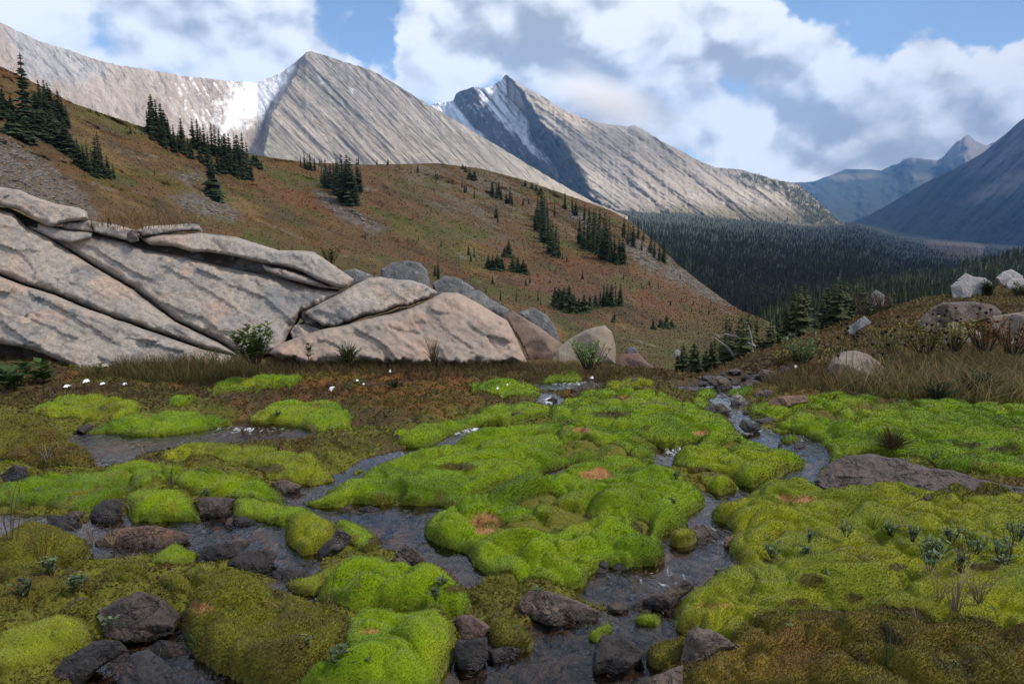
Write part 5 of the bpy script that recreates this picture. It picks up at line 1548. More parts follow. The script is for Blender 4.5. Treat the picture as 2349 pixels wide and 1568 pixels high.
moss([(345, 1062), (400, 1030), (490, 1018), (560, 1028), (640, 1048), (720, 1048), (762, 1080), (700, 1102), (600, 1102), (590, 1082), (500, 1062), (420, 1067)], 0.09, 'yellow green moss patch below the upper left pool', kind='yellow', seed=1610, lump=1.1, browns=[(620, 1075, 40, 12)])
moss([(690, 1095), (720, 1068), (760, 1078), (774, 1100), (722, 1110)], 0.09, 'little twin humps of moss left of the middle channel', kind='yellow', seed=1630)
moss([(1534, 1222), (1540, 1206), (1560, 1198), (1584, 1202), (1594, 1214), (1586, 1226), (1556, 1228)], 0.09, 'round yellow moss ball on the flat brown stone', kind='yellow', seed=1640, lump=0.3, edge=0.3, z0=0.035)
moss([(1540, 1600), (1600, 1530), (1660, 1490), (1720, 1440), (1850, 1418), (2000, 1418), (2150, 1450), (2349, 1470), (2540, 1490), (2540, 1620)], 0.12, 'brown and gold moss bank in the bottom right corner', kind='brown', seed=1660, lump=1.3, edge=0.2)
moss([(-60, 1265), (60, 1213), (130, 1213), (192, 1235), (208, 1267), (180, 1292), (120, 1302), (60, 1333), (-60, 1340)], 0.13, 'olive moss bank at the left edge overgrown with dry stalks', kind='olive', seed=1690, lump=1.2)
moss([(-80, 960), (60, 958), (130, 985), (180, 1030), (222, 1050), (200, 1072), (100, 1075), (0, 1062), (-80, 1062)], 0.14, 'dark olive moss mound at the left edge beside the upper left pool', kind='olive', seed=1710, lump=1.2)
moss([(1240, 870), (1269, 854), (1309, 852), (1342, 859), (1333, 870), (1249, 875)], 0.07, 'isolated bright cushion at the far upper white water', seed=1730, lump=0.5)
moss([(1760, 982), (1788, 966), (1824, 974), (1817, 986)], 0.08, 'small cushion on the right bank by the flat thin stone', seed=1740, lump=0.7)
moss([(1788, 1006), (1802, 992), (1825, 990), (1837, 1000), (1815, 1011)], 0.07, 'small cushion alone in the right hand stream', seed=1745, lump=0.5)
moss([(1060, 892), (1150, 873), (1230, 878), (1245, 902), (1180, 917), (1090, 907)], 0.06, 'flat green moss patch with a scrap of snow on it', seed=1750)
moss([(1868, 1084), (1882, 1068), (1903, 1058), (1925, 1063), (1915, 1076), (1889, 1091)], 0.08, 'green tuft hugging the left tip of the big flat slab', kind='yellow', seed=1760, lump=0.6)
moss([(1445, 1416), (1474, 1394), (1504, 1390), (1523, 1404), (1504, 1420)], 0.06, 'flat little cushion in the lower stream under the long dark rock', seed=1770, lump=0.6)
moss([(1348, 1444), (1387, 1421), (1412, 1420), (1395, 1442), (1363, 1458)], 0.05, 'green tuft at the right end of the large purplish rock', seed=1780, lump=0.6)
moss([(1108, 1424), (1135, 1409), (1185, 1409), (1214, 1445), (1224, 1473), (1185, 1481), (1135, 1478)], 0.12, 'dark olive moss clump left of the bottom pool', kind='olive', seed=1790)
moss([(1490, 1490), (1514, 1458), (1570, 1453), (1572, 1481), (1563, 1514), (1494, 1520)], 0.09, 'brownish moss clump left of the peaked brown rock', kind='olive', seed=1800)
moss([(1665, 890), (1694, 885), (1728, 889), (1732, 902), (1674, 907)], 0.06, 'green tuft in the middle of the cobbles upstream', seed=1810, lump=0.6)
moss([(1585, 905), (1600, 886), (1641, 887), (1649, 899), (1620, 908)], 0.07, 'green tuft left of the pale grey cobble', seed=1820, lump=0.6)
moss([(1580, 922), (1598, 905), (1628, 910), (1634, 928), (1605, 934)], 0.07, 'green tuft below and left of the pale grey cobble', seed=1830, lump=0.6)
moss([(1705, 935), (1741, 920), (1768, 935), (1852, 925), (1896, 912), (1965, 912), (1862, 945), (1795, 962), (1755, 960)], 0.08, 'green bank of moss under the brick shaped stone', seed=1840, lump=0.9)
moss([(0, 1352), (60, 1330), (140, 1320), (205, 1330), (240, 1352), (190, 1366), (110, 1372), (40, 1420), (-60, 1430), (-60, 1360)], 0.08, 'olive moss with small blue green leaves at lower left', kind='olive', seed=1860)
moss([(210, 1330), (270, 1296), (330, 1300), (345, 1330), (300, 1345), (240, 1352)], 0.08, 'mustard moss tuft left of the yellow tufts', kind='olive', seed=1880)
moss([(360, 1345), (430, 1325), (500, 1330), (520, 1345), (440, 1375), (390, 1372)], 0.06, 'thin mustard moss strip above the brown rock', kind='olive', seed=1890)
moss([(640, 1330), (700, 1312), (780, 1300), (820, 1285), (880, 1290), (900, 1305), (800, 1312), (730, 1350), (680, 1352)], 0.05, 'yellow moss fringe behind the bright front cushion', kind='yellow', seed=1900)
moss([(1955, 1132), (2010, 1110), (2080, 1104), (2140, 1108), (2080, 1124), (2060, 1136)], 0.05, 'dark moss tongue creeping over the big flat slab', kind='olive', seed=1910, z0=0.06)
moss([(2090, 1140), (2150, 1118), (2230, 1112), (2300, 1122), (2349, 1140), (2420, 1160), (2300, 1170), (2200, 1165)], 0.07, 'olive moss belt below the big flat slab at the right', kind='olive', seed=1920, z0=0.03)
moss([(1380, 882), (1430, 872), (1500, 878), (1510, 890), (1440, 898), (1390, 896)], 0.05, 'green and brown moss rim near the square brown stone', kind='yellow', seed=1930)
moss([(1950, 905), (2050, 890), (2150, 885), (2349, 895), (2480, 900), (2480, 940), (2349, 940), (2200, 922), (2060, 922)], 0.07, 'mossy olive strip at the foot of the tall grass', kind='olive', seed=1940)
moss([(740, 1120), (800, 1090), (840, 1092), (800, 1120), (760, 1128)], 0.03, 'pale green water moss trailing into the middle channel', seed=1950, lump=0.5)
# ================================================================== conifers
MAT_NEEDLE = mat_leaf('spruce_needles', 0.75, 0.12)
MAT_BARK = mat_attr('bark', 0.9, fine=((30, 0.3),), bump=((40, 0.5, 0.02),))
MAT_LEAF = mat_leaf('leaves', 0.6, 0.3)
MAT_GRASS = mat_leaf('grass_blades', 0.7, 0.3)


def tube(path, rad, n=5):
    path = np.asarray(path, float)
    rad = np.asarray(rad, float)
    V, Q = [], []
    for i, p in enumerate(path):
        t = path[min(i + 1, len(path) - 1)] - path[max(i - 1, 0)]
        t = t / (np.linalg.norm(t) + 1e-9)
        a = np.cross(t, [0.31, 0.95, 0.05])
        a /= np.linalg.norm(a) + 1e-9
        b = np.cross(t, a)
        for k in range(n):
            th = 2 * math.pi * k / n
            V.append(p + rad[i] * (math.cos(th) * a + math.sin(th) * b))
    for i in range(len(path) - 1):
        for k in range(n):
            Q.append((i * n + k, i * n + (k + 1) % n, (i + 1) * n + (k + 1) % n, (i + 1) * n + k))
    return np.array(V), np.array(Q)


def spruce_meshes(seed, width=0.17, low=0.02, dense=1.0, ragged=0.3, bare=0.0, green=(0.028, 0.042, 0.019), stem=(0.075, 0.062, 0.052)):
    """unit height conifer: trunk mesh and crown mesh (drooping branches with side sprays)"""
    rg = np.random.default_rng(seed)
    tv, tq = tube([(0, 0, -0.03), (0.004, 0, 0.3), (-0.003, 0.003, 0.65), (0, 0, 0.97)], [0.019, 0.014, 0.008, 0.002], 6)
    V, T, C = [], [], []
    nlev = int(26 * dense)
    green = np.array(green)
    for i in range(nlev):
        z = low + bare + (0.985 - low - bare) * (i + rg.uniform(0, 0.6)) / nlev
        rr = width * (1 - z) ** 0.82 * rg.uniform(1 - ragged, 1 + ragged * 0.5) + 0.010
        if z < 0.12:
            rr *= 0.75 + 2 * z
        k = max(4, int(round((6 + 6 * (1 - z)) * dense)))
        a0 = rg.uniform(0, 6.28)
        for j in range(k):
            if rg.random() < 0.10:
                continue
            a = a0 + 2 * math.pi * j / k + rg.normal(0, 0.25)
            r = rr * rg.uniform(0.6, 1.18)
            d = np.array([math.cos(a), math.sin(a), 0])
            s = np.array([-math.sin(a), math.cos(a), 0])
            dr = -0.30 * r - 0.012 + 0.25 * r * z
            p0 = np.array([0, 0, z])
            p1 = p0 + d * r * 0.55 + np.array([0, 0, dr * 0.35])
            p2 = p0 + d * r + np.array([0, 0, dr + rg.uniform(0, 0.012)])
            w = 0.30 * r + 0.007
            b = len(V)
            th = np.array([0, 0, 0.010 + 0.07 * r])
            V += [p0 + th, p1 + s * w - th, p1 - s * w - th, p2, p1 + th * 0.6]
            T += [(b, b + 1, b + 4), (b, b + 4, b + 2), (b + 4, b + 1, b + 3), (b + 4, b + 3, b + 2)]
            f = rg.uniform(0.6, 1.35)
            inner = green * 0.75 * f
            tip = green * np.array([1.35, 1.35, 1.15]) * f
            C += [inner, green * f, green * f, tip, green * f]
            for sg in (-1, 1):
                b = len(V)
                q = p0 + d * r * rg.uniform(0.45, 0.8) + np.array([0, 0, dr * 0.5])
                e = q + (d * 0.35 + s * sg * 0.65) * r * 0.42 + np.array([0, 0, -0.10 * r - 0.006])
                V += [q + th * 0.4, q - th * 0.6 + d * 0.02, e]
                T += [(b, b + 1, b + 2)]
                C += [green * f, green * 0.85 * f, tip]
    b = len(V)
    V += [np.array([0.006, 0, 0.93]), np.array([-0.006, 0, 0.93]), np.array([0, 0, 1.0]), np.array([0, 0.006, 0.93]), np.array([0, -0.006, 0.93])]
    T += [(b, b + 1, b + 2), (b + 3, b + 4, b + 2)]
    C += [green] * 5
    tm = mesh_np('trunk', tv, quads=tq, col=np.tile(stem, (len(tv), 1)), mats=[MAT_BARK])
    cm = mesh_np('crown', np.array(V), tris=np.array(T), col=np.array(C), smooth=False, mats=[MAT_NEEDLE])
    return tm, cm


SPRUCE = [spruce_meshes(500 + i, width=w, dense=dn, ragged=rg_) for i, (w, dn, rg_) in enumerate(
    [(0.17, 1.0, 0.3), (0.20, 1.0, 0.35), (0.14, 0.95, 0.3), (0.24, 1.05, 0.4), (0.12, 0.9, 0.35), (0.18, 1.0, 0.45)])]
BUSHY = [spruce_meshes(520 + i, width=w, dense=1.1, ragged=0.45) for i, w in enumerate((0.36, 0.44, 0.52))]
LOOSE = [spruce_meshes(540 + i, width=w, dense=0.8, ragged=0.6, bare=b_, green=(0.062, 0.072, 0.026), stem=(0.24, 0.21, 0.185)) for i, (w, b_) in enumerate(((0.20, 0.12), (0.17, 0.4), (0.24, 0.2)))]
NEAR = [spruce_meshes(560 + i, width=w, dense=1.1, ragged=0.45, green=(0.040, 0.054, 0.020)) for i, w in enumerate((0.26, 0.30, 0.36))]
SEEDLING = []
for tm_, cm_ in (SPRUCE[0], SPRUCE[3], BUSHY[0]):
    SEEDLING.append(cm_)
N_TREES = 0


def spruce(P, h, label, group=None, kind='spruce', var=None, name='spruce', cat='spruce', wide=1.0, lean=0.0, rng=random):
    """one tree: Empty at the foot, trunk and crown as parts sharing mesh data"""
    global N_TREES
    N_TREES += 1
    pool = {'spruce': SPRUCE, 'bushy': BUSHY, 'loose': LOOSE, 'near': NEAR}[kind]
    tm_, cm_ = pool[rng.randrange(len(pool)) if var is None else var]
    e = empty(name, (P[0], P[1], P[2] - 0.01 * h), rng.uniform(0, 6.28), label=label, cat=cat, group=group)
    wide *= rng.uniform(0.78, 1.3)
    e.scale = (h * wide, h * wide, h)
    e.rotation_euler = (rng.uniform(-1, 1) * 0.03 + lean, rng.uniform(-1, 1) * 0.03, e.rotation_euler[2])
    put('trunk', tm_, parent=e)
    put('crown', cm_, parent=e)
    return e


def hill_tree(x, yb, hp, label, group=None, kind='spruce', wide=1.0):
    P = hill_hit(x, yb)
    if P is None:
        return None
    dep = (P - CAM) @ np.array([0, math.cos(PITCH), -math.sin(PITCH)])
    return spruce(P, hp / F * dep, label, group, kind, wide=wide)


# (x, y of the foot, height) in picture units; clumps first name what sets them apart
rt = random.Random(11)
hill_tree(60, 300, 175, 'tall lone spruce with an open pointed crown at the top left', wide=1.15)
CLUMPS = [
    ('spruces on the far left slope', 'dark spruce in the band below the tall lone spruce', 'bushy',
     [(10, 262, 60), (28, 275, 55), (85, 285, 70), (112, 290, 70), (135, 295, 55), (30, 310, 60), (60, 325, 60), (95, 320, 65), (128, 335, 60), (150, 350, 60), (118, 318, 60), (165, 362, 55), (60, 300, 60), (-20, 270, 60), (-40, 280, 60), (150, 325, 55), (185, 385, 50), (80, 310, 55)]),
    ('slim spruces on the left skyline', 'slim spruce spire on the skyline right of the tall lone spruce', 'spruce',
     [(97, 262, 76), (108, 268, 82), (116, 272, 85), (122, 278, 80), (140, 285, 78), (147, 292, 74), (132, 280, 60), (155, 290, 50)]),
    ('spruces at the lower end of the left band', 'broad dark spruce at the lower end of the left band', 'spruce',
     [(205, 398, 74), (222, 402, 88), (238, 408, 78), (195, 392, 60), (250, 410, 55), (215, 405, 60), (262, 412, 40), (230, 400, 96), (180, 375, 60)]),
    ('spruces in the upper clump', 'tall dark spruce in the tight clump below the tan ridge', 'spruce',
     [(346, 305, 72), (354, 312, 88), (363, 318, 84), (372, 324, 82), (382, 330, 76), (391, 336, 66), (340, 300, 50), (400, 340, 56), (368, 330, 60), (378, 338, 60), (350, 318, 70)]),
    ('spruces in the middle of the skyline group', 'spruce in the ragged group before the snowy saddle', 'spruce',
     [(418, 345, 70), (432, 350, 40), (445, 340, 64), (455, 345, 68), (463, 350, 62), (470, 352, 70), (488, 355, 70), (496, 358, 72), (505, 362, 60), (480, 362, 60), (440, 355, 45), (410, 345, 40), (425, 352, 44), (512, 368, 60), (404, 350, 36)]),
    ('spruces in the right end of the skyline group', 'big dark spruce at the lower right end of the skyline group', 'spruce',
     [(522, 388, 84), (530, 394, 84), (540, 400, 82), (549, 404, 100), (560, 408, 106), (571, 412, 92), (578, 414, 60), (534, 402, 70), (556, 412, 70), (516, 380, 70), (545, 410, 60)]),
    ('low shrubby spruces under the skyline group', 'low bushy spruce at the foot of the skyline group', 'bushy',
     [(420, 352, 34), (440, 362, 34), (460, 370, 34), (478, 378, 36), (500, 390, 36), (512, 396, 34), (590, 385, 28), (600, 388, 22), (400, 345, 30), (582, 380, 26)]),
    ('spruces left of the middle clump', 'small spruce on the skyline left of the middle clump', 'spruce',
     [(690, 382, 32), (700, 386, 36), (712, 388, 38), (722, 392, 30), (705, 390, 30), (733, 380, 20)]),
    ('spruces in the middle clump', 'dark spruce in the middle clump above pale stones', 'spruce',
     [(738, 422, 64), (748, 428, 60), (760, 434, 62), (768, 440, 70), (778, 450, 76), (788, 462, 110), (797, 466, 100), (806, 468, 112), (815, 470, 70), (822, 436, 72), (828, 440, 60), (745, 430, 44), (783, 456, 60), (810, 466, 80), (772, 446, 80), (754, 432, 50), (800, 440, 84)]),
    ('little spruces along the hill crest', 'little spruce on the hill crest under the peak', 'spruce',
     [(822, 378, 20), (865, 378, 14), (890, 378, 16), (916, 390, 16), (943, 398, 14), (958, 396, 20), (1000, 405, 12), (1060, 430, 18), (1066, 442, 22), (1004, 410, 16)]),
    ('krummholz on the crest', 'low dark mat of spruce on the crest', 'bushy',
     [(1068, 395, 16), (1078, 410, 20), (1088, 412, 22), (1062, 388, 12), (1220, 432, 16), (1230, 438, 16), (1205, 425, 12), (1240, 445, 16)]),
    ('small spruces on the upper brown slope', 'small spruce of the loose group high on the brown slope', 'spruce',
     [(1130, 452, 36), (1140, 455, 34), (1150, 458, 30), (1170, 465, 36), (1162, 466, 26), (1200, 470, 18), (1213, 468, 14), (1088, 455, 24), (1070, 440, 20), (1138, 500, 30), (1142, 512, 26), (1128, 448, 30), (1145, 450, 34), (1175, 470, 20)]),
    ('spruces in the tall pillar clump', 'tall spruce in the pillar shaped clump', 'spruce',
     [(1232, 520, 70), (1243, 508, 84), (1240, 540, 70), (1250, 548, 66), (1258, 560, 70), (1266, 572, 72), (1274, 584, 74), (1282, 592, 60), (1236, 532, 60), (1228, 528, 44), (1262, 580, 64), (1246, 556, 70), (1270, 588, 48), (1255, 520, 60), (1247, 530, 80)]),
    ('spruces at the right skyline of the brown slope', 'separate spruce on the skyline beyond the pillar clump', 'spruce',
     [(1272, 498, 46), (1296, 480, 44), (1313, 488, 42), (1320, 495, 36), (1340, 505, 40), (1352, 512, 36), (1366, 515, 40)]),
    ('spruces in the right hand clump', 'tall spruce in the wide clump before the forest', 'spruce',
     [(1330, 560, 62), (1340, 566, 70), (1350, 572, 66), (1360, 578, 74), (1370, 584, 70), (1382, 592, 84), (1392, 596, 90), (1402, 600, 70), (1410, 602, 66), (1420, 604, 60), (1428, 606, 66), (1362, 560, 80), (1374, 568, 84), (1336, 570, 40), (1395, 575, 80), (1388, 580, 90), (1348, 552, 50), (1415, 608, 40), (1432, 606, 50), (1378, 590, 60), (1398, 602, 60)]),
    ('spruces on the rocky right edge', 'spruce leaning over the rocky right edge of the brown hill', 'spruce',
     [(1440, 560, 50), (1452, 566, 56), (1464, 545, 46), (1472, 575, 40), (1492, 580, 66), (1500, 590, 60), (1512, 598, 44), (1522, 602, 50), (1476, 552, 40), (1560, 600, 40), (1568, 615, 50), (1430, 545, 50), (1445, 555, 40)]),
    ('spruces of the small mid slope group', 'spruce in the small low group at mid slope', 'bushy',
     [(1120, 616, 30), (1130, 618, 36), (1142, 620, 36), (1152, 620, 32), (1166, 588, 40), (1176, 622, 34), (1188, 625, 40), (1200, 628, 34), (1208, 628, 24), (1158, 590, 24), (1138, 620, 28)]),
    ('spruces of the lowest dark patch', 'spruce in the dark patch below the red slope', 'bushy',
     [(1272, 700, 46), (1282, 704, 52), (1294, 708, 54), (1304, 712, 60), (1316, 716, 46), (1328, 718, 40), (1340, 718, 44), (1352, 712, 36), (1366, 706, 34), (1310, 718, 40), (1290, 712, 40)]),
    ('slender spruces right of the lowest dark patch', 'slender spruce right of the lowest dark patch', 'spruce',
     [(1384, 702, 52), (1392, 704, 58), (1402, 704, 56), (1412, 703, 54), (1422, 702, 50), (1376, 702, 40), (1398, 702, 44)]),
    ('seedling spruces on the lower slope', 'tiny spruce scattered over the brown slope', 'spruce',
     [(1012, 566, 18), (935, 552, 12), (960, 552, 12), (838, 545, 16), (835, 545, 10), (980, 528, 10), (1075, 585, 26), (1088, 590, 26), (1080, 600, 22), (1105, 600, 16), (1092, 598, 16), (1130, 650, 20), (1148, 690, 28), (1184, 690, 30), (1214, 685, 20),
      (1115, 672, 18), (1234, 690, 24), (1240, 700, 20), (1336, 640, 22), (1290, 595, 20), (1300, 600, 18), (1490, 655, 14), (1510, 660, 16), (1560, 640, 16), (1575, 690, 12), (1590, 700, 14), (1630, 700, 12), (1640, 712, 12), (1538, 700, 14), (1216, 650, 26), (1206, 655, 20), (1262, 650, 16),
      (1410, 735, 22), (1586, 715, 14), (1604, 718, 16), (1626, 722, 14), (1472, 660, 12), (1430, 640, 14), (300, 305, 18), (325, 310, 10), (355, 400, 16), (560, 545, 10), (640, 575, 12), (700, 520, 10), (760, 470, 14), (1005, 640, 44), (998, 634, 30)]),
    ('low spruces in the hollow', 'low spreading spruce on the floor of the hollow', 'bushy',
     [(1498, 755, 22), (1515, 752, 20), (1528, 752, 34), (1540, 750, 20), (1406, 740, 20), (1700, 742, 18)]),
]
ORD = 'leftmost|second|third|fourth|fifth|sixth|seventh|eighth|ninth|tenth|eleventh|twelfth|thirteenth|fourteenth|fifteenth|sixteenth|seventeenth|eighteenth|nineteenth|twentieth'.split('|')


def nth(label, xs, i, heights):
    """which of a clump: the tallest by its height, others by their place in the row"""
    if heights[i] == max(heights) and heights.count(heights[i]) == 1:
        return label + ', tallest of them'
    order = sorted(range(len(xs)), key=lambda k: (xs[k], k))
    k = order.index(i)
    n = len(xs)
    if k == 0:
        return label + ', leftmost one'
    if k == n - 1:
        return label + ', rightmost one'
    if k <= n // 2:
        return label + ', %s from the left' % (ORD[k] if k < 20 else 'twenty ' + ['first', 'second', 'third', 'fourth', 'fifth', 'sixth', 'seventh', 'eighth', 'ninth', 'tenth'][k - 20])
    k = n - 1 - k
    return label + ', %s from the right' % (ORD[k] if k < 20 else 'twenty ' + ['first', 'second', 'third', 'fourth', 'fifth', 'sixth', 'seventh', 'eighth', 'ninth', 'tenth'][k - 20])


for group, label, kind, lst in CLUMPS:
    for i, (x, yb, hp) in enumerate(lst):
        hill_tree(x, yb, hp * rt.uniform(0.94, 1.08), nth(label, [q[0] for q in lst], i, [q[2] for q in lst]), group, kind)
hill_tree(490, 455, 92, 'single dark broad spruce standing by itself on the rocky ledge', kind='bushy', wide=0.62)
hill_tree(590, 385, 30, 'round bush like spruce at the right foot of the skyline group', kind='bushy')

# ---- thin half dead trees and bushy spruces at the brink of the hollow
MIDT = [
    ('half dead spruces at the brink', 'thin half dead spruce in the row at the brink', 'loose',
     [(1660, 840, 125), (1675, 842, 118), (1690, 838, 110), (1700, 842, 120), (1715, 830, 118), (1730, 826, 110), (1745, 820, 60), (1640, 845, 80), (1650, 848, 70), (1760, 815, 80), (1772, 812, 90)]),
    ('tall bare stemmed spruces', 'tall spruce with crooked bare stem above the row', 'loose',
     [(1812, 806, 160), (1822, 800, 150), (1838, 795, 140), (1800, 812, 120)]),
    ('dark bushy spruces under the brink', 'dark bushy spruce in the thicket under the brink', 'near',
     [(1570, 852, 66), (1585, 855, 74), (1600, 856, 70), (1616, 856, 60), (1630, 850, 70), (1650, 852, 60), (1670, 850, 60), (1700, 848, 64), (1722, 842, 54), (1745, 834, 60), (1770, 820, 60), (1790, 814, 50), (1560, 856, 46), (1715, 840, 80), (1786, 800, 70), (1830, 790, 60), (1856, 780, 60), (1870, 776, 56)]),
    ('bushy spruces right of the bare stems', 'full green spruce right of the bare stems', 'near',
     [(1880, 770, 90), (1892, 765, 112), (1905, 762, 118), (1918, 760, 122), (1930, 752, 112), (1942, 748, 88), (1955, 738, 70), (1968, 728, 60), (1900, 770, 70), (1925, 765, 80), (1912, 768, 96), (1886, 772, 70)]),
    ('young spruces by the reddish bushes', 'young spruce among reddish bushes on the heath', 'near',
     [(1985, 722, 46), (2012, 716, 36), (2040, 700, 30), (1975, 690, 40), (2048, 712, 30)]),
]
rm = random.Random(23)
for group, label, kind, lst in MIDT:
    for i, (x, yb, hp) in enumerate(lst):
        Y = interp(x, [(1540, 11.5), (1700, 11.5), (1800, 12.5), (1900, 13.5), (2050, 15.5)]) * rm.uniform(0.97, 1.08)
        P = at_y(np.array([x]), np.array([yb]), Y)[0]
        zg = gz_at(P[0], P[1])
        top = at_y(np.array([x]), np.array([yb - hp]), Y)[0]
        P[2] = min(zg, P[2] + 0.3)
        spruce(P, max(top[2] - P[2], 0.3), nth(label, [q[0] for q in lst], i, [q[2] for q in lst]), group, kind, wide=1.05, lean=rm.uniform(-0.04, 0.04), rng=rm)
# leaning dead stems
for i, (pts_, lab) in enumerate([([(1640, 775), (1700, 835)], 'bare white dead stem leaning steeply among the half dead spruces'),
                                 ([(1660, 765), (1732, 795)], 'bleached fallen stem lying across the row of half dead spruces'),
                                 ([(1716, 745), (1726, 830)], 'upright bleached snag between the half dead spruces')]):
    a, b_ = [at_y(np.array([p[0]]), np.array([p[1]]), 11.2)[0] for p in pts_]
    tv, tq = tube([a, a * .6 + b_ * .4 + np.array([0.02, 0, 0.03]), b_], [0.012, 0.02, 0.03], 6)
    me = mesh_np('dead_stem', tv - b_, quads=tq, col=np.tile([0.28, 0.26, 0.24], (len(tv), 1)), mats=[MAT_BARK])
    put('dead_stem', me, loc=b_, label=lab, cat='dead tree')

# ---- valley forest: the mass of it as one mesh


def cone_forest(pts, hts, seed, greens, name, label, sides=5):
    rg = np.random.default_rng(seed)
    n = len(pts)
    patch = (1 + 0.9 * fbm(pts[:, :2], 0.006, 3, 0.6, seed + 60))[:, None]
    tiers = [(0.02, 0.42, 1.0), (0.34, 0.75, 0.68), (0.62, 1.0, 0.40)]
    Vs, Ts, Cs = [], [], []
    base = np.asarray(greens)[rg.integers(0, len(greens), n)] * rg.uniform(0.6, 1.45, (n, 1)) * patch
    W = hts * rg.uniform(0.13, 0.26, n)
    ang0 = rg.uniform(0, 6.28, n)
    off = 0
    for (z0, z1, w) in tiers:
        k = sides
        V = np.zeros((n, k + 1, 3))
        for j in range(k):
            a = ang0 + 2 * math.pi * j / k
            r = W * w * rg.uniform(0.65, 1.25, n)
            V[:, j, 0] = np.cos(a) * r
            V[:, j, 1] = np.sin(a) * r
            V[:, j, 2] = hts * (z0 + rg.uniform(-0.03, 0.06, n))
        V[:, k, 2] = hts * z1
        V += pts[:, None, :]
        T = np.stack([np.stack([np.full(n, j), np.full(n, (j + 1) % k), np.full(n, k)], 1) for j in range(k)], 1) + (np.arange(n) * (k + 1))[:, None, None]
        Vs.append(V.reshape(-1, 3))
        Ts.append(T.reshape(-1, 3) + off)
        off += n * (k + 1)
        cc = np.repeat(base[:, None, :], k + 1, 1)
        Cs.append(cc.reshape(-1, 3))
    me = mesh_np(name, np.concatenate(Vs), tris=np.concatenate(Ts), col=np.concatenate(Cs), smooth=False, mats=[MAT_NEEDLE])
    return put(name, me, kind='stuff', label=label, cat='forest')


rf = np.random.default_rng(31)
n = 38000
fpx = rf.uniform(1280, 2480, n)
fv = rf.uniform(0.0, 1.0, n) ** 0.8
Pf_, fpy = valley_point(fpx, fv)
mead = poly_sd(np.stack([fpx, fpy], 1), MEADOW) + rf.normal(0, 4, n)
keepf = (mead < 0) | (rf.random(n) < 0.22)
keepf &= ~((fpx < 1400) & (rf.random(n) < 0.5) & (fv > 0.9))
keepf &= fbm(np.stack([fpx, fpy], 1), 0.02, 4, 0.6, 171) > -0.42
Pf_, fpx, fpy = Pf_[keepf], fpx[keepf], fpy[keepf]
hf = rf.uniform(0, 1, len(Pf_)) ** 0.7 * 8.5 + 4.5
hf = hf * np.interp(fv[keepf], [0, 0.3, 0.6, 1], [0.18, 0.34, 0.5, 0.66])
GR = [(0.017, 0.026, 0.015), (0.024, 0.034, 0.017), (0.015, 0.023, 0.016), (0.034, 0.044, 0.018), (0.026, 0.028, 0.018), (0.045, 0.046, 0.025)]
cone_forest(Pf_, hf, 5, GR, 'valley_forest', 'dark spruce forest filling the valley floor')
# lighter larches and small growth at the near and the left end of the forest
n = 1500
fpx = np.concatenate([rf.normal(1480, 70, 700), rf.uniform(1650, 2300, 800)])
fv = np.concatenate([rf.uniform(0.5, 0.93, 700), rf.uniform(0.1, 0.4, 800)])
Pl_, _ = valley_point(fpx, fv)
cone_forest(Pl_, rf.uniform(5, 10, len(Pl_)), 6, [(0.040, 0.062, 0.024), (0.05, 0.068, 0.026)], 'pale_growth', 'paler green young trees at the edges of the valley forest')
# bank on the right
n = 2600
fpx = rf.uniform(1740, 2560, n)
fv = rf.uniform(0.25, 1.0, n)
Pb_, _ = bank_point(fpx, fv)
cone_forest(Pb_, rf.uniform(2.2, 6.5, n), 7, [(0.030, 0.040, 0.016), (0.040, 0.055, 0.02), (0.05, 0.068, 0.024), (0.026, 0.034, 0.015)], 'bank_forest', 'mixed light and dark green forest on the right hand bank')
# sparse trees on the pale slabs at the right end of the second mountain
n = 1500
sx = rf.uniform(1440, 1930, n)
sy = rf.uniform(392, 515, n)
prob = soft(sx, sy, [(1690, 395), (1740, 402), (1800, 414), (1840, 424), (1930, 500), (1850, 510), (1810, 455), (1760, 430), (1700, 410)], 10, 22, 0.06, 73) + 0.9 * sstep(sy - interp(sx, [(1440, 482), (1560, 488), (1760, 498), (1900, 500)]), -8, 6) + 0.03
kk = rf.random(n) < prob
M2_BVH = BVHTree.FromPolygons([Vector(v) for v in P2.reshape(-1, 3)], [tuple(int(i) for i in q) for q in grid_quads(*P2.shape[:2])])
pts_ = []
for x, y in zip(sx[kk], sy[kk]):
    h = M2_BVH.ray_cast(Vector(CAM), Vector(rays(x, y)))
    if h[0] is not None:
        pts_.append(np.array(h[0]))
pts_ = np.array(pts_)
cone_forest(pts_, rf.uniform(6, 12, len(pts_)), 8, GR, 'slab_forest', 'scattered dark trees climbing the pale slabs', sides=4)

# ---- tufts of heath over the hillside, real relief at pixel size
n = 60000
hx = rf.uniform(-60, 1760, n)
hv = rf.uniform(0.05, 1.0, n)
hyp = lerp(885.0, interp(hx, crest, 1), hv)
ok = hyp > interp(hx, crest, 1) + 1
hx, hyp = hx[ok], hyp[ok]
Yh, _ = hill_y(hx, hyp)
Ph = at_y(hx, hyp, Yh)
ch, rk_ = hill_col(hx, hyp)
keep = rf.random(len(hx)) > rk_ * 0.8
Ph, ch = Ph[keep], ch[keep]
k = len(Ph)
sz = Ph[:, 1] / F * rf.uniform(1.3, 3.4, k)
an = rf.uniform(0, 6.28, k)
sd = np.stack([np.cos(an), np.sin(an), 0 * an], 1)
V = np.stack([Ph - sd * sz[:, None] * 0.7, Ph + sd * sz[:, None] * 0.7, Ph + np.stack([rf.normal(0, .3, k), rf.normal(0, .3, k), rf.uniform(0.5, 1.0, k)], 1) * sz[:, None]], 1).reshape(-1, 3)
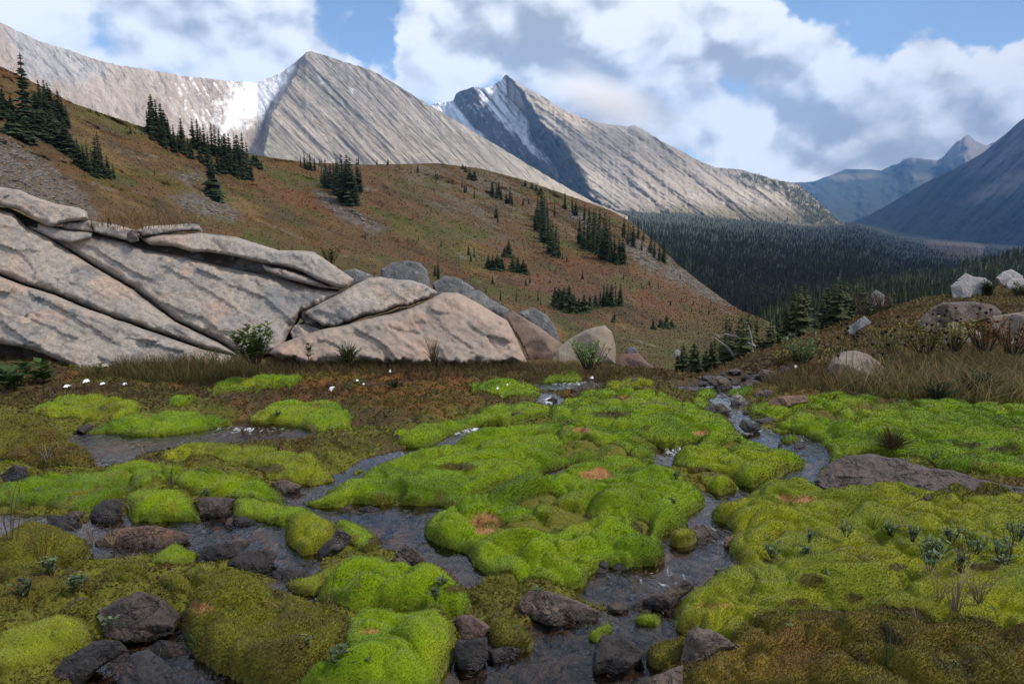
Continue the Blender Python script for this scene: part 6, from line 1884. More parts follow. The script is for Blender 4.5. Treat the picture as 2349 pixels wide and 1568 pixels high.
cc = np.repeat(ch * rf.uniform(0.85, 1.18, (k, 1)) * np.where(rf.random((k, 1)) < 0.01, np.array([[0.6, 0.75, 0.6]]), 1.0), 3, 0)
me = mesh_np('heath_tufts', V, tris=np.arange(3 * k).reshape(-1, 3), col=cc, smooth=False, mats=[MAT_GRASS])
put('heath_tufts', me, kind='stuff', label='low brown heath covering the hillside', cat='heath')

# ---- loose stones of the scree patches
SV, ST, SCc = [], [], []
octv = np.array([(1, 0, 0), (0, 1, 0), (-1, 0, 0), (0, -1, 0), (0, 0, 0.8), (0, 0, -0.6)], float)
octt = np.array([(0, 1, 4), (1, 2, 4), (2, 3, 4), (3, 0, 4), (1, 0, 5), (2, 1, 5), (3, 2, 5), (0, 3, 5)])
cnt = 0
for q in ROCKY:
    q = np.array(q, float)
    lo, hi = q.min(0), q.max(0)
    m_ = int((hi - lo).prod() / 30)
    sxy = rf.uniform(lo, hi, (m_, 2))
    sxy = sxy[poly_sd(sxy, q) + 10 * fbm(sxy, 0.05, 3, 0.6, 181) > 0]
    sxy = sxy[sxy[:, 1] > interp(sxy[:, 0], crest, 1) + 2]
    Ys, _ = hill_y(sxy[:, 0], sxy[:, 1])
    Ps = at_y(sxy[:, 0], sxy[:, 1], Ys)
    for p in Ps:
        s = p[1] / F * rf.uniform(1.5, 5.5)
        v = octv * rf.uniform(0.5, 1.2, (6, 1)) * s * np.array([1.3, 1.0, 0.8])
        a = rf.uniform(0, 6.28)
        v[:, :2] = v[:, :2] @ np.array([[math.cos(a), -math.sin(a)], [math.sin(a), math.cos(a)]])
        SV.append(v + p)
        ST.append(octt + 6 * cnt)
        SCc.append(np.tile(np.array([0.18, 0.16, 0.14]) * rf.uniform(0.5, 1.25), (6, 1)))
        cnt += 1
me = mesh_np('scree', np.concatenate(SV), tris=np.concatenate(ST), col=np.concatenate(SCc), smooth=False, mats=[MAT_BARK])
put('scree', me, kind='stuff', label='loose grey stones in the bare patches of the hillside', cat='scree')
# ================================================================== plants, grass, snow


def blades(pts, L, W, cols, seed, bend=0.5, up=1.0, spread=0.35, seg=2):
    """curved tapering grass blades as arrays (V, T, C)"""
    rg = np.random.default_rng(seed)
    n = len(pts)
    L = np.broadcast_to(L, (n,))
    W = np.broadcast_to(W, (n,))
    az = rg.uniform(0, 6.28, n)
    d = np.stack([np.cos(az), np.sin(az), 0 * az], 1)
    s = np.stack([-np.sin(az), np.cos(az), 0 * az], 1)
    tw = rg.uniform(0, 6.28, n)
    s = s * np.cos(tw)[:, None] + np.array([0, 0, 0.0]) + d * np.sin(tw)[:, None]
    lean = np.abs(rg.normal(0, spread, n))
    bd = rg.uniform(0.3, 1.0, n) * bend
    V = np.zeros((n, 2 * seg + 1, 3))
    for i in range(seg + 1):
        t = i / seg
        c = pts + (d * (lean * t + bd * t * t)[:, None] + np.array([0, 0, 1.0]) * (up * (t - 0.32 * bd * t * t))[:, None]) * L[:, None]
        w = W * (1 - t) ** 0.7 * 0.5
        if i < seg:
            V[:, 2 * i] = c - s * w[:, None]
            V[:, 2 * i + 1] = c + s * w[:, None]
        else:
            V[:, 2 * i] = c
    T = []
    for i in range(seg - 1):
        T += [(2 * i, 2 * i + 1, 2 * i + 3), (2 * i, 2 * i + 3, 2 * i + 2)]
    T += [(2 * seg - 2, 2 * seg - 1, 2 * seg)]
    T = np.array(T)[None] + (np.arange(n) * (2 * seg + 1))[:, None, None]
    C = np.repeat(cols[:, None, :], 2 * seg + 1, 1)
    return V.reshape(-1, 3), T.reshape(-1, 3), C.reshape(-1, 3)


class Pack:
    def __init__(s):
        s.V, s.T, s.C, s.n = [], [], [], 0

    def add(s, V, T, C):
        s.V.append(np.asarray(V, float))
        s.T.append(np.asarray(T, int) + s.n)
        s.C.append(np.asarray(C, float))
        s.n += len(V)

    def mesh(s, name, mat, smooth=False, org=None):
        V = np.concatenate(s.V)
        if org is not None:
            V = V - org
        return mesh_np(name, V, tris=np.concatenate(s.T), col=np.concatenate(s.C), smooth=smooth, mats=[mat])


def quads_to_tris(Q):
    Q = np.asarray(Q)
    return np.concatenate([Q[:, [0, 1, 2]], Q[:, [0, 2, 3]]], 0)


def leaf_tris(p, d, s, n, L, W):
    """a folded pointed leaf: 6 vertices, 4 triangles"""
    q = p + d * L * 0.45
    V = [p, q + s * W * .5 + n * W * .15, p + d * L - n * L * 0.08, q - s * W * .5 + n * W * .15, q, p + d * L * 0.8 + n * 0.0]
    T = [(0, 1, 4), (0, 4, 3), (1, 2, 4), (4, 2, 3)]
    return V, T


def shrub_mesh(name, seed, stems, h, leaf, spread, col, per=12, tip=None, stemcol=(0.06, 0.045, 0.025), leafw=0.45):
    rg = np.random.default_rng(seed)
    pk = Pack()
    for i in range(stems):
        a = rg.uniform(0, 6.28)
        r = spread * math.sqrt(rg.random())
        top = np.array([math.cos(a) * r, math.sin(a) * r, h * rg.uniform(0.65, 1.05)])
        base = top * np.array([0.25, 0.25, 0.0]) + np.array([0, 0, -0.02])
        mid = (top + base) / 2 + rg.normal(0, 0.04, 3) * h
        tv, tq = tube([base, mid, top], [0.004 * h / 0.4 + 0.001, 0.003 * h / 0.4 + 0.0007, 0.0012], 4)
        pk.add(tv, quads_to_tris(tq), np.tile(stemcol, (len(tv), 1)))
        for j in range(per):
            t = rg.uniform(0.25, 1.0)
            p = base * (1 - t) ** 2 + 2 * mid * t * (1 - t) + top * t * t
            b = rg.uniform(0, 6.28)
            d = np.array([math.cos(b), math.sin(b), rg.uniform(0.1, 0.9)])
            d /= np.linalg.norm(d)
            s = np.cross(d, [0, 0, 1.0])
            s /= np.linalg.norm(s) + 1e-9
            nn = np.cross(s, d)
            V, T = leaf_tris(p, d, s, nn, leaf * rg.uniform(0.6, 1.2), leaf * leafw)
            c = np.array(col if tip is None or rg.random() < 0.6 else tip) * rg.uniform(0.65, 1.4)
            pk.add(V, T, np.tile(c, (6, 1)))
    return pk.mesh(name, MAT_LEAF)


def near_pos(x, y, Y=None):
    """foot of something seen at (x, y): on the ground, or at a given distance"""
    if Y is None:
        return ground_hit(x, y)
    P = at_y(np.array([x]), np.array([y]), Y)[0]
    P[2] = max(P[2], gz_at(P[0], P[1])) if P[1] < 9 else P[2]
    return P


def plant(name, x, y, hp, label, cat, stems=10, leaf=0.05, wide=0.5, col=(0.06, 0.10, 0.02), tip=None, seed=0, Y=None, per=14, leafw=0.45, zup=0.0, group=None):
    P = near_pos(x, y, Y)
    h = hp / F * np.linalg.norm(P - CAM)
    me = shrub_mesh(name, seed, stems, h, leaf, h * wide, col, per, tip, leafw=leafw)
    P[2] += zup
    return put(name, me, loc=P, label=label, cat=cat, group=group)


plant('leafy_bush', 585, 828, 78, 'leafy green bush in the notch between the outcrop and the big pink boulder', 'bush', 26, 0.075, 0.62, (0.07, 0.105, 0.025), (0.12, 0.16, 0.035), 1, Y=5.85, per=16)
plant('leafy_plant', 710, 830, 42, 'single leafy green stem in front of the big pink boulder', 'plant', 3, 0.05, 0.2, (0.08, 0.12, 0.03), None, 2, Y=5.75, per=14)
plant('leafy_bush', 1352, 842, 58, 'light green willow bush before the rounded tan boulder', 'bush', 34, 0.05, 0.95, (0.11, 0.165, 0.05), (0.16, 0.22, 0.08), 3, Y=5.95, per=18, leafw=0.3)
plant('leafy_bush', 1838, 838, 56, 'light green willow bush on the slope above the head of the stream', 'bush', 30, 0.06, 0.85, (0.09, 0.14, 0.045), (0.14, 0.20, 0.07), 4, Y=6.9, per=18, leafw=0.3)
plant('leafy_bush', 1790, 842, 34, 'small yellowish bush left of the upper willow bush', 'bush', 12, 0.04, 0.6, (0.17, 0.16, 0.03), (0.22, 0.2, 0.04), 5, Y=6.7, per=14)
plant('leafy_plant', 30, 890, 44, 'broad leaved green plant at the left edge under the dark hollow', 'plant', 14, 0.11, 0.9, (0.045, 0.085, 0.022), (0.06, 0.11, 0.03), 6, per=6, leafw=0.75)
plant('leafy_plant', 98, 876, 36, 'broad leaved green plant right of the one at the left edge', 'plant', 8, 0.10, 0.7, (0.05, 0.09, 0.024), None, 7, per=6, leafw=0.75)
plant('leafy_plant', 232, 862, 22, 'small leafy plant by the right end of the dark hollow', 'plant', 5, 0.06, 0.6, (0.06, 0.09, 0.025), None, 8, per=6, leafw=0.7)
plant('leafy_bush', 2120, 806, 60, 'yellow green leafy plants among the dark seed heads', 'bush', 22, 0.05, 0.9, (0.14, 0.145, 0.03), (0.22, 0.20, 0.04), 9, Y=6.3, per=14)
plant('leafy_bush', 2190, 800, 58, 'yellowest leafy plants in front of the angular tan rock', 'bush', 22, 0.05, 0.8, (0.17, 0.16, 0.03), (0.25, 0.22, 0.05), 10, Y=6.4, per=14)
plant('leafy_bush', 2040, 806, 40, 'dull green leafy plants right behind the domed boulder', 'bush', 18, 0.045, 1.0, (0.10, 0.125, 0.03), (0.15, 0.155, 0.04), 11, Y=6.9, per=12)
plant('rusty_plant', 2262, 800, 62, 'rust orange plants in front of the layered boulder', 'plant', 24, 0.045, 0.8, (0.17, 0.072, 0.022), (0.22, 0.11, 0.03), 12, Y=6.3, per=12)
plant('rusty_plant', 2325, 806, 60, 'rust orange plants at the right edge beside the low tan rock', 'plant', 24, 0.045, 0.8, (0.16, 0.065, 0.022), (0.2, 0.11, 0.035), 13, Y=6.1, per=12)
plant('reddish_bush', 1985, 720, 46, 'bare reddish bush behind the squared pale grey block', 'bush', 30, 0.05, 0.9, (0.13, 0.075, 0.055), (0.09, 0.06, 0.045), 14, Y=10.5, per=10, leafw=0.2)
plant('reddish_bush', 2025, 712, 40, 'bare reddish bush at the skyline below the small grey boulder', 'bush', 26, 0.05, 0.9, (0.14, 0.08, 0.06), (0.09, 0.06, 0.045), 15, Y=11, per=10, leafw=0.2)
plant('young_spruce_bush', 2262, 698, 46, 'soft green young conifer between the white boulders', 'bush', 30, 0.10, 0.25, (0.05, 0.062, 0.024), (0.07, 0.082, 0.03), 16, Y=13, per=26, leafw=0.16)
plant('young_spruce_bush', 2342, 694, 34, 'soft green young conifer at the right edge before the white boulders', 'bush', 30, 0.12, 0.6, (0.05, 0.06, 0.024), (0.07, 0.08, 0.03), 17, Y=13, per=26, leafw=0.16)
plant('leafy_bush', 760, 602, 34, 'soft green bush peeping over the long slab of the outcrop', 'bush', 20, 0.07, 0.8, (0.07, 0.085, 0.03), None, 18, Y=11.5, per=14, leafw=0.3)

# ---- small plants growing in the moss
BLUEGREEN, BGT = (0.085, 0.125, 0.055), (0.14, 0.18, 0.10)
LITTLE = [
    (782, 1540, 46, 'broad leaved pink budded plant in the front cushion'), (832, 1556, 30, 'pair of pale leaves low in the front cushion at the bottom'),
    (705, 1520, 26, 'tiny leafy plant left of the pink budded one'), (62, 1392, 34, 'cluster of round blue green leaves near the bottom left corner'),
    (186, 1362, 36, 'blue green leafy plant above the rough brown rock'), (120, 1340, 30, 'small leaves on the olive moss at the left'),
    (1853, 1262, 22, 'blue green sprig near the left side of the big moss lawn'), (1850, 1290, 26, 'larger blue green sprig below the first on the big moss lawn'),
    (1940, 1250, 20, 'small sprig right of the two blue green sprigs'), (1770, 1300, 26, 'leafy sprig above the black and tan rock'),
    (2042, 1246, 26, 'pale leaves in the upper middle of the big moss lawn'), (2090, 1262, 28, 'dark leafy sprig left of the dry grass at the right'),
    (2120, 1282, 34, 'leafy plant in the patch left of the dry grass'), (2150, 1300, 36, 'thick leafy plant in the middle of the blue green patch'),
    (2180, 1260, 30, 'leafy plant at the top of the blue green patch'), (2130, 1330, 36, 'leafy plant at the foot of the blue green patch'),
    (2230, 1290, 40, 'leafy plant behind the tallest dry grass'), (2290, 1300, 40, 'leafy plant at the right end of the blue green patch'),
    (2330, 1260, 34, 'dark leafy sprig highest at the right edge'), (2300, 1340, 36, 'low leafy plant at the right below the blue green patch'),
    (2200, 1330, 36, 'leafy plant wedged between the dry grass stalks'), (1890, 1365, 28, 'stiff green sprig by a brown spot in the lawn'),
    (1230, 1395, 16, 'tiny sprig on the central island near its foot'), (1544, 1185, 16, 'pale sprig on the right shoulder of the central island'),
    (1550, 1120, 14, 'small dark sprig high on the right of the central island'), (1060, 965, 20, 'pale sprigs on the diagonal moss ridge'),
    (640, 970, 18, 'sprigs on the cushion right of the upper left pool'), (2075, 1090, 16, 'leaf sprig on the upper lawn behind the flat slab'),
    (1870, 1138, 18, 'sprig beside the orange streak of the big lawn'), (1015, 1370, 16, 'sprig in the middle of the bright front cushion'),
    (1645, 1350, 14, 'sprig on the lawn beside the curled stalks'), (1000, 1395, 14, 'lone leaf pair on the upper front cushion'),
    (480, 1160, 18, 'sprig by the brown stone with pale top'), (250, 1470, 24, 'leaves beside the rough brown rock'),
    (2010, 1075, 16, 'leaf sprig by the brown tuft on the slab'), (2140, 1075, 14, 'leaf sprig at the upper edge of the flat slab'),
]
for i, (x, y, hp, lab) in enumerate(LITTLE):
    plant('leafy_plant', x, y, hp * 0.75, lab, 'plant', 5 if hp < 25 else 8, 0.020 + 0.0003 * hp, 0.75, BLUEGREEN, BGT, 60 + i, per=7, leafw=0.42, zup=0.06)


def dry_tuft(x, y, hp, label, seed, n=16, col=(0.34, 0.25, 0.15), curl=1.4, spread=0.25, zup=0.05, name='dry_grass', cat='dry grass', width=0.0035, Y=None):
    rg = np.random.default_rng(seed)
    P = near_pos(x, y, Y)
    dist = np.linalg.norm(P - CAM)
    h = hp / F * dist
    pk = Pack()
    for i in range(n):
        a = rg.uniform(0, 6.28)
        d = np.array([math.cos(a), math.sin(a), 0])
        L = h * rg.uniform(0.55, 1.1)
        pth = [np.array([0, 0, -0.02]) + d * rg.uniform(0, 0.25) * spread * h]
        ang = math.pi / 2 - abs(rg.normal(0, spread))
        cur = rg.uniform(0.2, 1.0) * curl * (1 if rg.random() < 0.85 else -0.6)
        m_ = 9
        for k in range(m_):
            t = (k + 1) / m_
            aa = ang - cur * max(0, t - 0.35) ** 1.3 * 3.2
            pth.append(pth[-1] + (d * math.cos(aa) + np.array([0, 0, math.sin(aa)])) * L / m_)
        rad = np.linspace(1, 0.35, len(pth)) * width * max(1.0, dist / 2.6) * rg.uniform(0.5, 1.0) * 0.5
        tv, tq = tube(pth, rad, 3)
        pk.add(tv, quads_to_tris(tq), np.tile(np.array(col) * rg.uniform(0.6, 1.3), (len(tv), 1)))
    P[2] += zup
    me = pk.mesh(name, MAT_GRASS, smooth=True)
    return put(name, me, loc=P, label=label, cat=cat)


DRY = (0.36, 0.27, 0.17)
RED = (0.16, 0.085, 0.055)
for i, a in enumerate([
    (2188, 1420, 120, 'tallest tuft of curled dry grass at the right', 26, DRY, 1.5), (2242, 1400, 100, 'second tuft of curled dry grass right of the tallest', 18, DRY, 1.5),
    (2150, 1395, 80, 'dry curled grass left of the tallest tuft', 12, DRY, 1.3), (2100, 1440, 60, 'small arched dry stalks below the blue green patch', 6, DRY, 1.2),
    (2205, 1330, 110, 'stiff dark reddish stalks above the curled dry grass', 8, RED, 0.3), (2310, 1330, 90, 'dark stalks at the far right edge', 6, RED, 0.4),
    (1995, 1240, 60, 'two thin upright stalks on the big lawn', 2, RED, 0.1), (832, 1398, 100, 'dry curled stalks on the bright front cushion', 14, (0.28, 0.23, 0.12), 1.2),
    (755, 1400, 110, 'branching reddish stalk between the brown mound and the front cushion', 6, RED, 0.6), (645, 1420, 60, 'curled pale stalks on top of the brown mound', 9, (0.30, 0.20, 0.12), 1.2),
    (212, 1265, 90, 'dry pale stalks leaning over the left pool', 9, (0.30, 0.22, 0.16), 0.8), (258, 1262, 50, 'drooping pale grass beside the rusty slab', 7, DRY, 1.4),
    (302, 1190, 44, 'bent pale stalks in front of the rounded green cushion', 5, DRY, 1.2), (30, 1290, 150, 'dark branching stalks at the left edge', 9, RED, 0.4),
    (100, 1310, 120, 'dark seed stalks on the olive bank at the left', 9, RED, 0.5), (1718, 1405, 60, 'curled pale stalks on the bright right cushion', 6, DRY, 0.8),
    (1655, 1400, 36, 'thin arching stalk left of the curled pale ones', 3, (0.2, 0.16, 0.07), 1.4), (1665, 1575, 70, 'curled pale stalks at the bottom edge on the brown bank', 6, DRY, 1.4),
    (1158, 1168, 62, 'upright brown sprig on the central island above the orange patch', 7, (0.14, 0.11, 0.05), 0.4), (392, 1130, 70, 'stalky sprig on the left green cushions', 8, (0.13, 0.11, 0.06), 0.5),
    (330, 1050, 40, 'pale dry grass by the upper left pool', 8, DRY, 1.2), (110, 1065, 44, 'bleached dry grass over the olive mound at the left', 16, (0.32, 0.27, 0.19), 1.5),
    (720, 1010, 34, 'pale dry stalks at the right end of the upper left pool', 10, (0.3, 0.2, 0.13), 1.0), (1262, 1300, 0.1, '', 0, DRY, 1),
    (2060, 1545, 90, 'dark dry stalk cluster on the brown bank', 9, (0.15, 0.07, 0.055), 0.7), (2005, 1350, 46, 'single dark twig by the brown spot', 3, RED, 0.3),
    (1310, 1075, 30, 'little dark stem in the middle of the moss', 2, RED, 0.3), (560, 1010, 30, 'short reddish stalks on the yellow green patch', 12, RED, 0.6), (640, 1035, 34, 'reddish dead stalks right on the yellow green patch', 14, RED, 0.6),
    (1080, 905, 26, 'dark stems on the rust coloured flat', 8, RED, 0.5)]):
    if a[4]:
        dry_tuft(a[0], a[1], a[2], a[3], 300 + i, a[4], a[5], a[6])
dry_tuft(2042, 1046, 48, 'round bristly brown tuft behind the big flat slab', 340, 150, (0.15, 0.115, 0.05), 0.4, 0.75, name='bristly_tuft', cat='tuft', width=0.0045)
dry_tuft(2035, 1560, 110, 'green grass blades rising from the brown bank', 341, 12, (0.09, 0.13, 0.04), 0.3, 0.3, name='green_grass', cat='grass', width=0.0045)
dry_tuft(455, 1500, 40, 'small star of green blades beside the brown mound', 342, 14, (0.06, 0.12, 0.03), 0.5, 0.8, name='green_grass', cat='grass', width=0.006)
dry_tuft(800, 838, 46, 'grassy hummock left before the big pink boulder', 343, 90, (0.10, 0.10, 0.03), 0.5, 0.6, name='grass_tuft', cat='grass', width=0.006, Y=5.8)
dry_tuft(995, 838, 50, 'upright brown grass tuft before the big pink boulder', 344, 40, (0.13, 0.09, 0.045), 0.3, 0.3, name='grass_tuft', cat='grass', width=0.005, Y=5.8)
dry_tuft(905, 895, 24, 'dark green grass tuft by the scrap of snow', 345, 40, (0.06, 0.075, 0.02), 0.5, 0.7, name='grass_tuft', cat='grass', width=0.006)
dry_tuft(2235, 905, 52, 'dark blue green grass tuft at the foot of the tall grass', 346, 130, (0.045, 0.085, 0.045), 0.6, 0.7, name='grass_tuft', cat='grass', width=0.007)
dry_tuft(2150, 915, 40, 'lower blue green grass tuft left of the darkest one', 347, 90, (0.06, 0.095, 0.045), 0.6, 0.7, name='grass_tuft', cat='grass', width=0.007)

# ---- dark headed rushes
rr = np.random.default_rng(77)
hm = bmesh.new()
bmesh.ops.create_icosphere(hm, subdivisions=1, radius=0.5)
head_v = np.array([v.co[:] for v in hm.verts]) * np.array([1, 1, 0.85])
head_t = np.array([[v.index for v in f.verts] for f in hm.faces])
hm.free()
head_me = mesh_np('seed_head', head_v * rr.uniform(0.75, 1.25, (len(head_v), 1)), tris=head_t, col=np.tile([0.016, 0.011, 0.010], (len(head_v), 1)), mats=[MAT_BARK])
sv, sq = tube([(0, 0, 0), (0.02, 0.01, 0.5), (0.05, 0.0, 1.0)], [0.006, 0.005, 0.004], 4)
stem_me = mesh_np('stem', sv, quads=sq, col=np.tile([0.10, 0.095, 0.035], (len(sv), 1)), mats=[MAT_GRASS])
RZONES = [('dark headed rush before the domed pale boulder', 'rushes before the domed boulder', 1905, 2030, 850, 880, 26), ('dark headed rush in tall grass right of the domed boulder', 'rushes in the tall grass', 2030, 2180, 835, 880, 26),
          ('dark headed rush among the rusty plants', 'rushes at the right', 2180, 2349, 815, 870, 22)]
for lab, grp, x0, x1, y0, y1, m_ in RZONES:
    rxs = [rr.uniform(x0, x1) for _ in range(m_)]
    for j in range(m_):
        x, y = rxs[j], rr.uniform(y0, y1)
        P = near_pos(x, y)
        h = rr.uniform(55, 115) / F * np.linalg.norm(P - CAM)
        e = empty('rush', (P[0], P[1], P[2] - 0.01), rr.uniform(0, 6.28), label=nth(lab, rxs, j, [1] * m_), cat='rush', group=grp)
        s_ = put('stem', stem_me, parent=e)
        s_.scale = (h * 1.0, h * 1.0, h)
        q = put('seed_head', head_me, parent=e)
        q.location = (0.05 * h, 0, h)
        k = rr.uniform(0.026, 0.040)
        q.scale = (k, k, k)

# ---- grass and ground cover as masses
gp = Pack()
rg_ = np.random.default_rng(88)


def grass_zone(poly, n, hpx, cols, wpx=1.4, bend=0.5, spread=0.3, Ydef=None):
    poly = np.array(poly, float)
    lo, hi = poly.min(0), poly.max(0)
    s = rg_.uniform(lo, hi, (n * 3, 2))
    s = s[poly_sd(s, poly) > 0][:n]
    if Ydef is None:
        P = on_z(s[:, 0], s[:, 1], 0.04)
        z, m, o = ground_z(P[:, :2])
        P[:, 2] = np.where(z > -1, z, P[:, 2])
    else:
        P = at_y(s[:, 0], s[:, 1], Ydef(s[:, 0], s[:, 1]))
    dist = P[:, 1]
    L = rg_.uniform(*hpx, len(P)) / F * dist
    W = wpx / F * dist * rg_.uniform(0.6, 1.4, len(P))
    ca = np.asarray(cols, float)
    c = ca[rg_.integers(0, len(ca), len(P))] * rg_.uniform(0.6, 1.4, (len(P), 1))
    gp.add(*blades(P, L, W, c, int(rg_.integers(1e6)), bend, 1.0, spread, 3))


G1 = [(0.075, 0.085, 0.022), (0.10, 0.095, 0.026), (0.12, 0.085, 0.03), (0.15, 0.11, 0.045)]
G2 = [(0.14, 0.085, 0.04), (0.11, 0.062, 0.03), (0.17, 0.12, 0.06), (0.09, 0.07, 0.025)]
G3 = [(0.19, 0.165, 0.06), (0.26, 0.195, 0.08), (0.32, 0.245, 0.12), (0.12, 0.14, 0.055), (0.18, 0.10, 0.045)]
grass_zone([(260, 850), (330, 830), (450, 826), (580, 836), (600, 868), (470, 885), (300, 882)], 5200, (12, 46), G1)
grass_zone([(560, 846), (700, 838), (900, 838), (1200, 840), (1500, 852), (1540, 868), (1400, 868), (1250, 872), (900, 868), (620, 872)], 6500, (7, 22), G2, 1.0)
grass_zone([(180, 862), (330, 852), (560, 846), (640, 838), (900, 838), (1215, 842), (1215, 856), (600, 860), (200, 876)], 5000, (10, 36), G2 + G1[:3], 1.0)
grass_zone([(1200, 840), (1300, 836), (1420, 846), (1420, 862), (1230, 864)], 1200, (10, 34), [(0.19, 0.135, 0.07), (0.15, 0.10, 0.05)], 0.8)
grass_zone([(1900, 888), (2010, 872), (2349, 850), (2420, 850), (2420, 925), (2250, 932), (2060, 918), (1900, 900)], 3800, (22, 88), G3, 1.9, 0.7, 0.36)
grass_zone([(1960, 850), (2100, 835), (2349, 815), (2420, 820), (2420, 850), (2000, 870)], 2600, (26, 62), [(0.17, 0.10, 0.04), (0.15, 0.12, 0.05), (0.12, 0.075, 0.035)], 1.2)
grass_zone([(1740, 868), (1850, 850), (1910, 860), (1900, 905), (1800, 900)], 1500, (10, 40), G2 + G3[:2], 1.2)
grass_zone([(0, 905), (250, 890), (500, 890), (560, 905), (300, 925), (0, 940)], 3000, (6, 16), [(0.10, 0.05, 0.03), (0.13, 0.07, 0.04), (0.08, 0.06, 0.025)], 1.3)
grass_zone([(200, 520), (260, 500), (420, 500), (470, 515), (310, 530)], 450, (12, 44), [(0.26, 0.18, 0.09), (0.2, 0.13, 0.06)], 1.2, Ydef=lambda x, y: 8.0 + 0 * x)
grass_zone([(600, 895), (760, 890), (1000, 905), (1100, 930), (900, 945), (640, 915)], 2400, (4, 12), [(0.15, 0.07, 0.03), (0.12, 0.075, 0.03)], 1.2)
grass_zone([(520, 1010), (650, 1000), (800, 1000), (820, 1030), (700, 1050), (560, 1040)], 1200, (6, 22), [(0.13, 0.075, 0.045), (0.17, 0.12, 0.07)], 1.0)
me = gp.mesh('meadow_grass', MAT_GRASS)
put('meadow_grass', me, kind='stuff', label='brown and green grass round the boulders and on the right bank', cat='grass')

# low leafy cover over all bare ground between the cushions
n = 150000
cpx = rg_.uniform(-60, 2410, n)
cpy = 840 + (1600 - 840) * rg_.uniform(0, 1, n) ** 1.25
P = on_z(cpx, cpy, 0.03)
z, m, o = ground_z(P[:, :2])
kp = (m < 0.25) & (o < 0.2)
for q in MOSS_XY:
    b_ = (P[:, 0] > q[:, 0].min()) & (P[:, 0] < q[:, 0].max()) & (P[:, 1] > q[:, 1].min()) & (P[:, 1] < q[:, 1].max()) & kp
    if b_.any():
        kp[np.where(b_)[0][poly_sd(P[b_][:, :2], q) > 0.02]] = False
P, cpx, cpy, z = P[kp], cpx[kp], cpy[kp], z[kp]
P[:, 2] = z
f1 = fbm(P[:, :2], 1.3, 5, 0.6, 161)
f2 = fbm(P[:, :2], 3.3, 5, 0.6, 162)
c = np.tile([0.095, 0.055, 0.024], (len(P), 1))
c = mix3(c, (0.12, 0.115, 0.018), sstep(f1, -0.2, 0.12))
c = mix3(c, (0.19, 0.215, 0.014), sstep(fbm(P[:, :2], 1.9, 4, 0.6, 191), -0.3, 0.1) * sstep(cpy, 900, 1000) * 0.9 * (1 - 0.6 * sstep(cpy, 1180, 1320)))
c = mix3(c, (0.16, 0.072, 0.025), sstep(f2, 0.05, 0.3) * (0.35 + 0.65 * soft(cpx, cpy, [(540, 890), (700, 865), (900, 860), (1080, 875), (1180, 930), (1000, 970), (700, 930)], 20)))
k = len(P)
sz = np.interp(P[:, 1], [1.4, 3, 7, 9], [0.010, 0.014, 0.028, 0.034]) * rg_.uniform(0.6, 1.5, k)
dr = rg_.normal(0, 1, (k, 3)) * np.array([1, 1, 0.25]) + np.array([0, 0, 0.75])
dr /= np.linalg.norm(dr, axis=1)[:, None]
sd = np.cross(dr, rg_.normal(0, 1, (k, 3)))
sd /= np.linalg.norm(sd, axis=1)[:, None]
V = np.stack([P - sd * sz[:, None] * .3, P + sd * sz[:, None] * .3, P + dr * sz[:, None]], 1).reshape(-1, 3)
me = mesh_np('ground_cover', V, tris=np.arange(3 * k).reshape(-1, 3), col=np.repeat(c * rg_.uniform(0.55, 1.5, (k, 1)), 3, 0), smooth=False, mats=[MAT_GRASS])
put('ground_cover', me, kind='stuff', label='low brown and olive plants between the moss cushions', cat='ground cover')

# heath on the right bank and down the brink
n = 60000
hx_ = rg_.uniform(1500, 2450, n)
hY = 6.2 * np.exp(rg_.uniform(0, 1, n) * math.log(22 / 6.2))
X = (hx_ - CX) / F * hY * 1.02
xy = np.stack([X, hY], 1)
z, m, o = ground_z(xy)
kp = (m < 0.2) & (o < 3.0)
xy, z = xy[kp], z[kp]
P = np.concatenate([xy, z[:, None]], 1)
k = len(P)
f1 = fbm(xy, 0.7, 5, 0.6, 195)
f2 = fbm(xy, 1.7, 4, 0.6, 196)
c = np.tile([0.105, 0.062, 0.026], (k, 1))
c = mix3(c, (0.10, 0.085, 0.022), sstep(f1, -0.05, 0.25))
c = mix3(c, (0.16, 0.080, 0.028), sstep(f2, 0.05, 0.35) * 0.8)
c = mix3(c, (0.06, 0.042, 0.024), sstep(-f2, 0.1, 0.35) * 0.8)
c = mix3(c, (0.13, 0.115, 0.04), sstep(xy[:, 1], 9.5, 14) * 0.6)
sz = xy[:, 1] / F * rg_.uniform(3, 10, k)
dr = rg_.normal(0, 0.6, (k, 3)) * np.array([1, 1, 0.1]) + np.array([0, 0, 0.8])
sd = rg_.normal(0, 1, (k, 3)) * np.array([1, 1, 0.2])
sd /= np.linalg.norm(sd, axis=1)[:, None]
V = np.stack([P - sd * sz[:, None] * .28, P + sd * sz[:, None] * .28, P + dr * sz[:, None]], 1).reshape(-1, 3)
me = mesh_np('bank_heath', V, tris=np.arange(3 * k).reshape(-1, 3), col=np.repeat(c * rg_.uniform(0.5, 1.5, (k, 1)), 3, 0), smooth=False, mats=[MAT_GRASS])
put('bank_heath', me, kind='stuff', label='brown heath on the right hand bank', cat='heath')

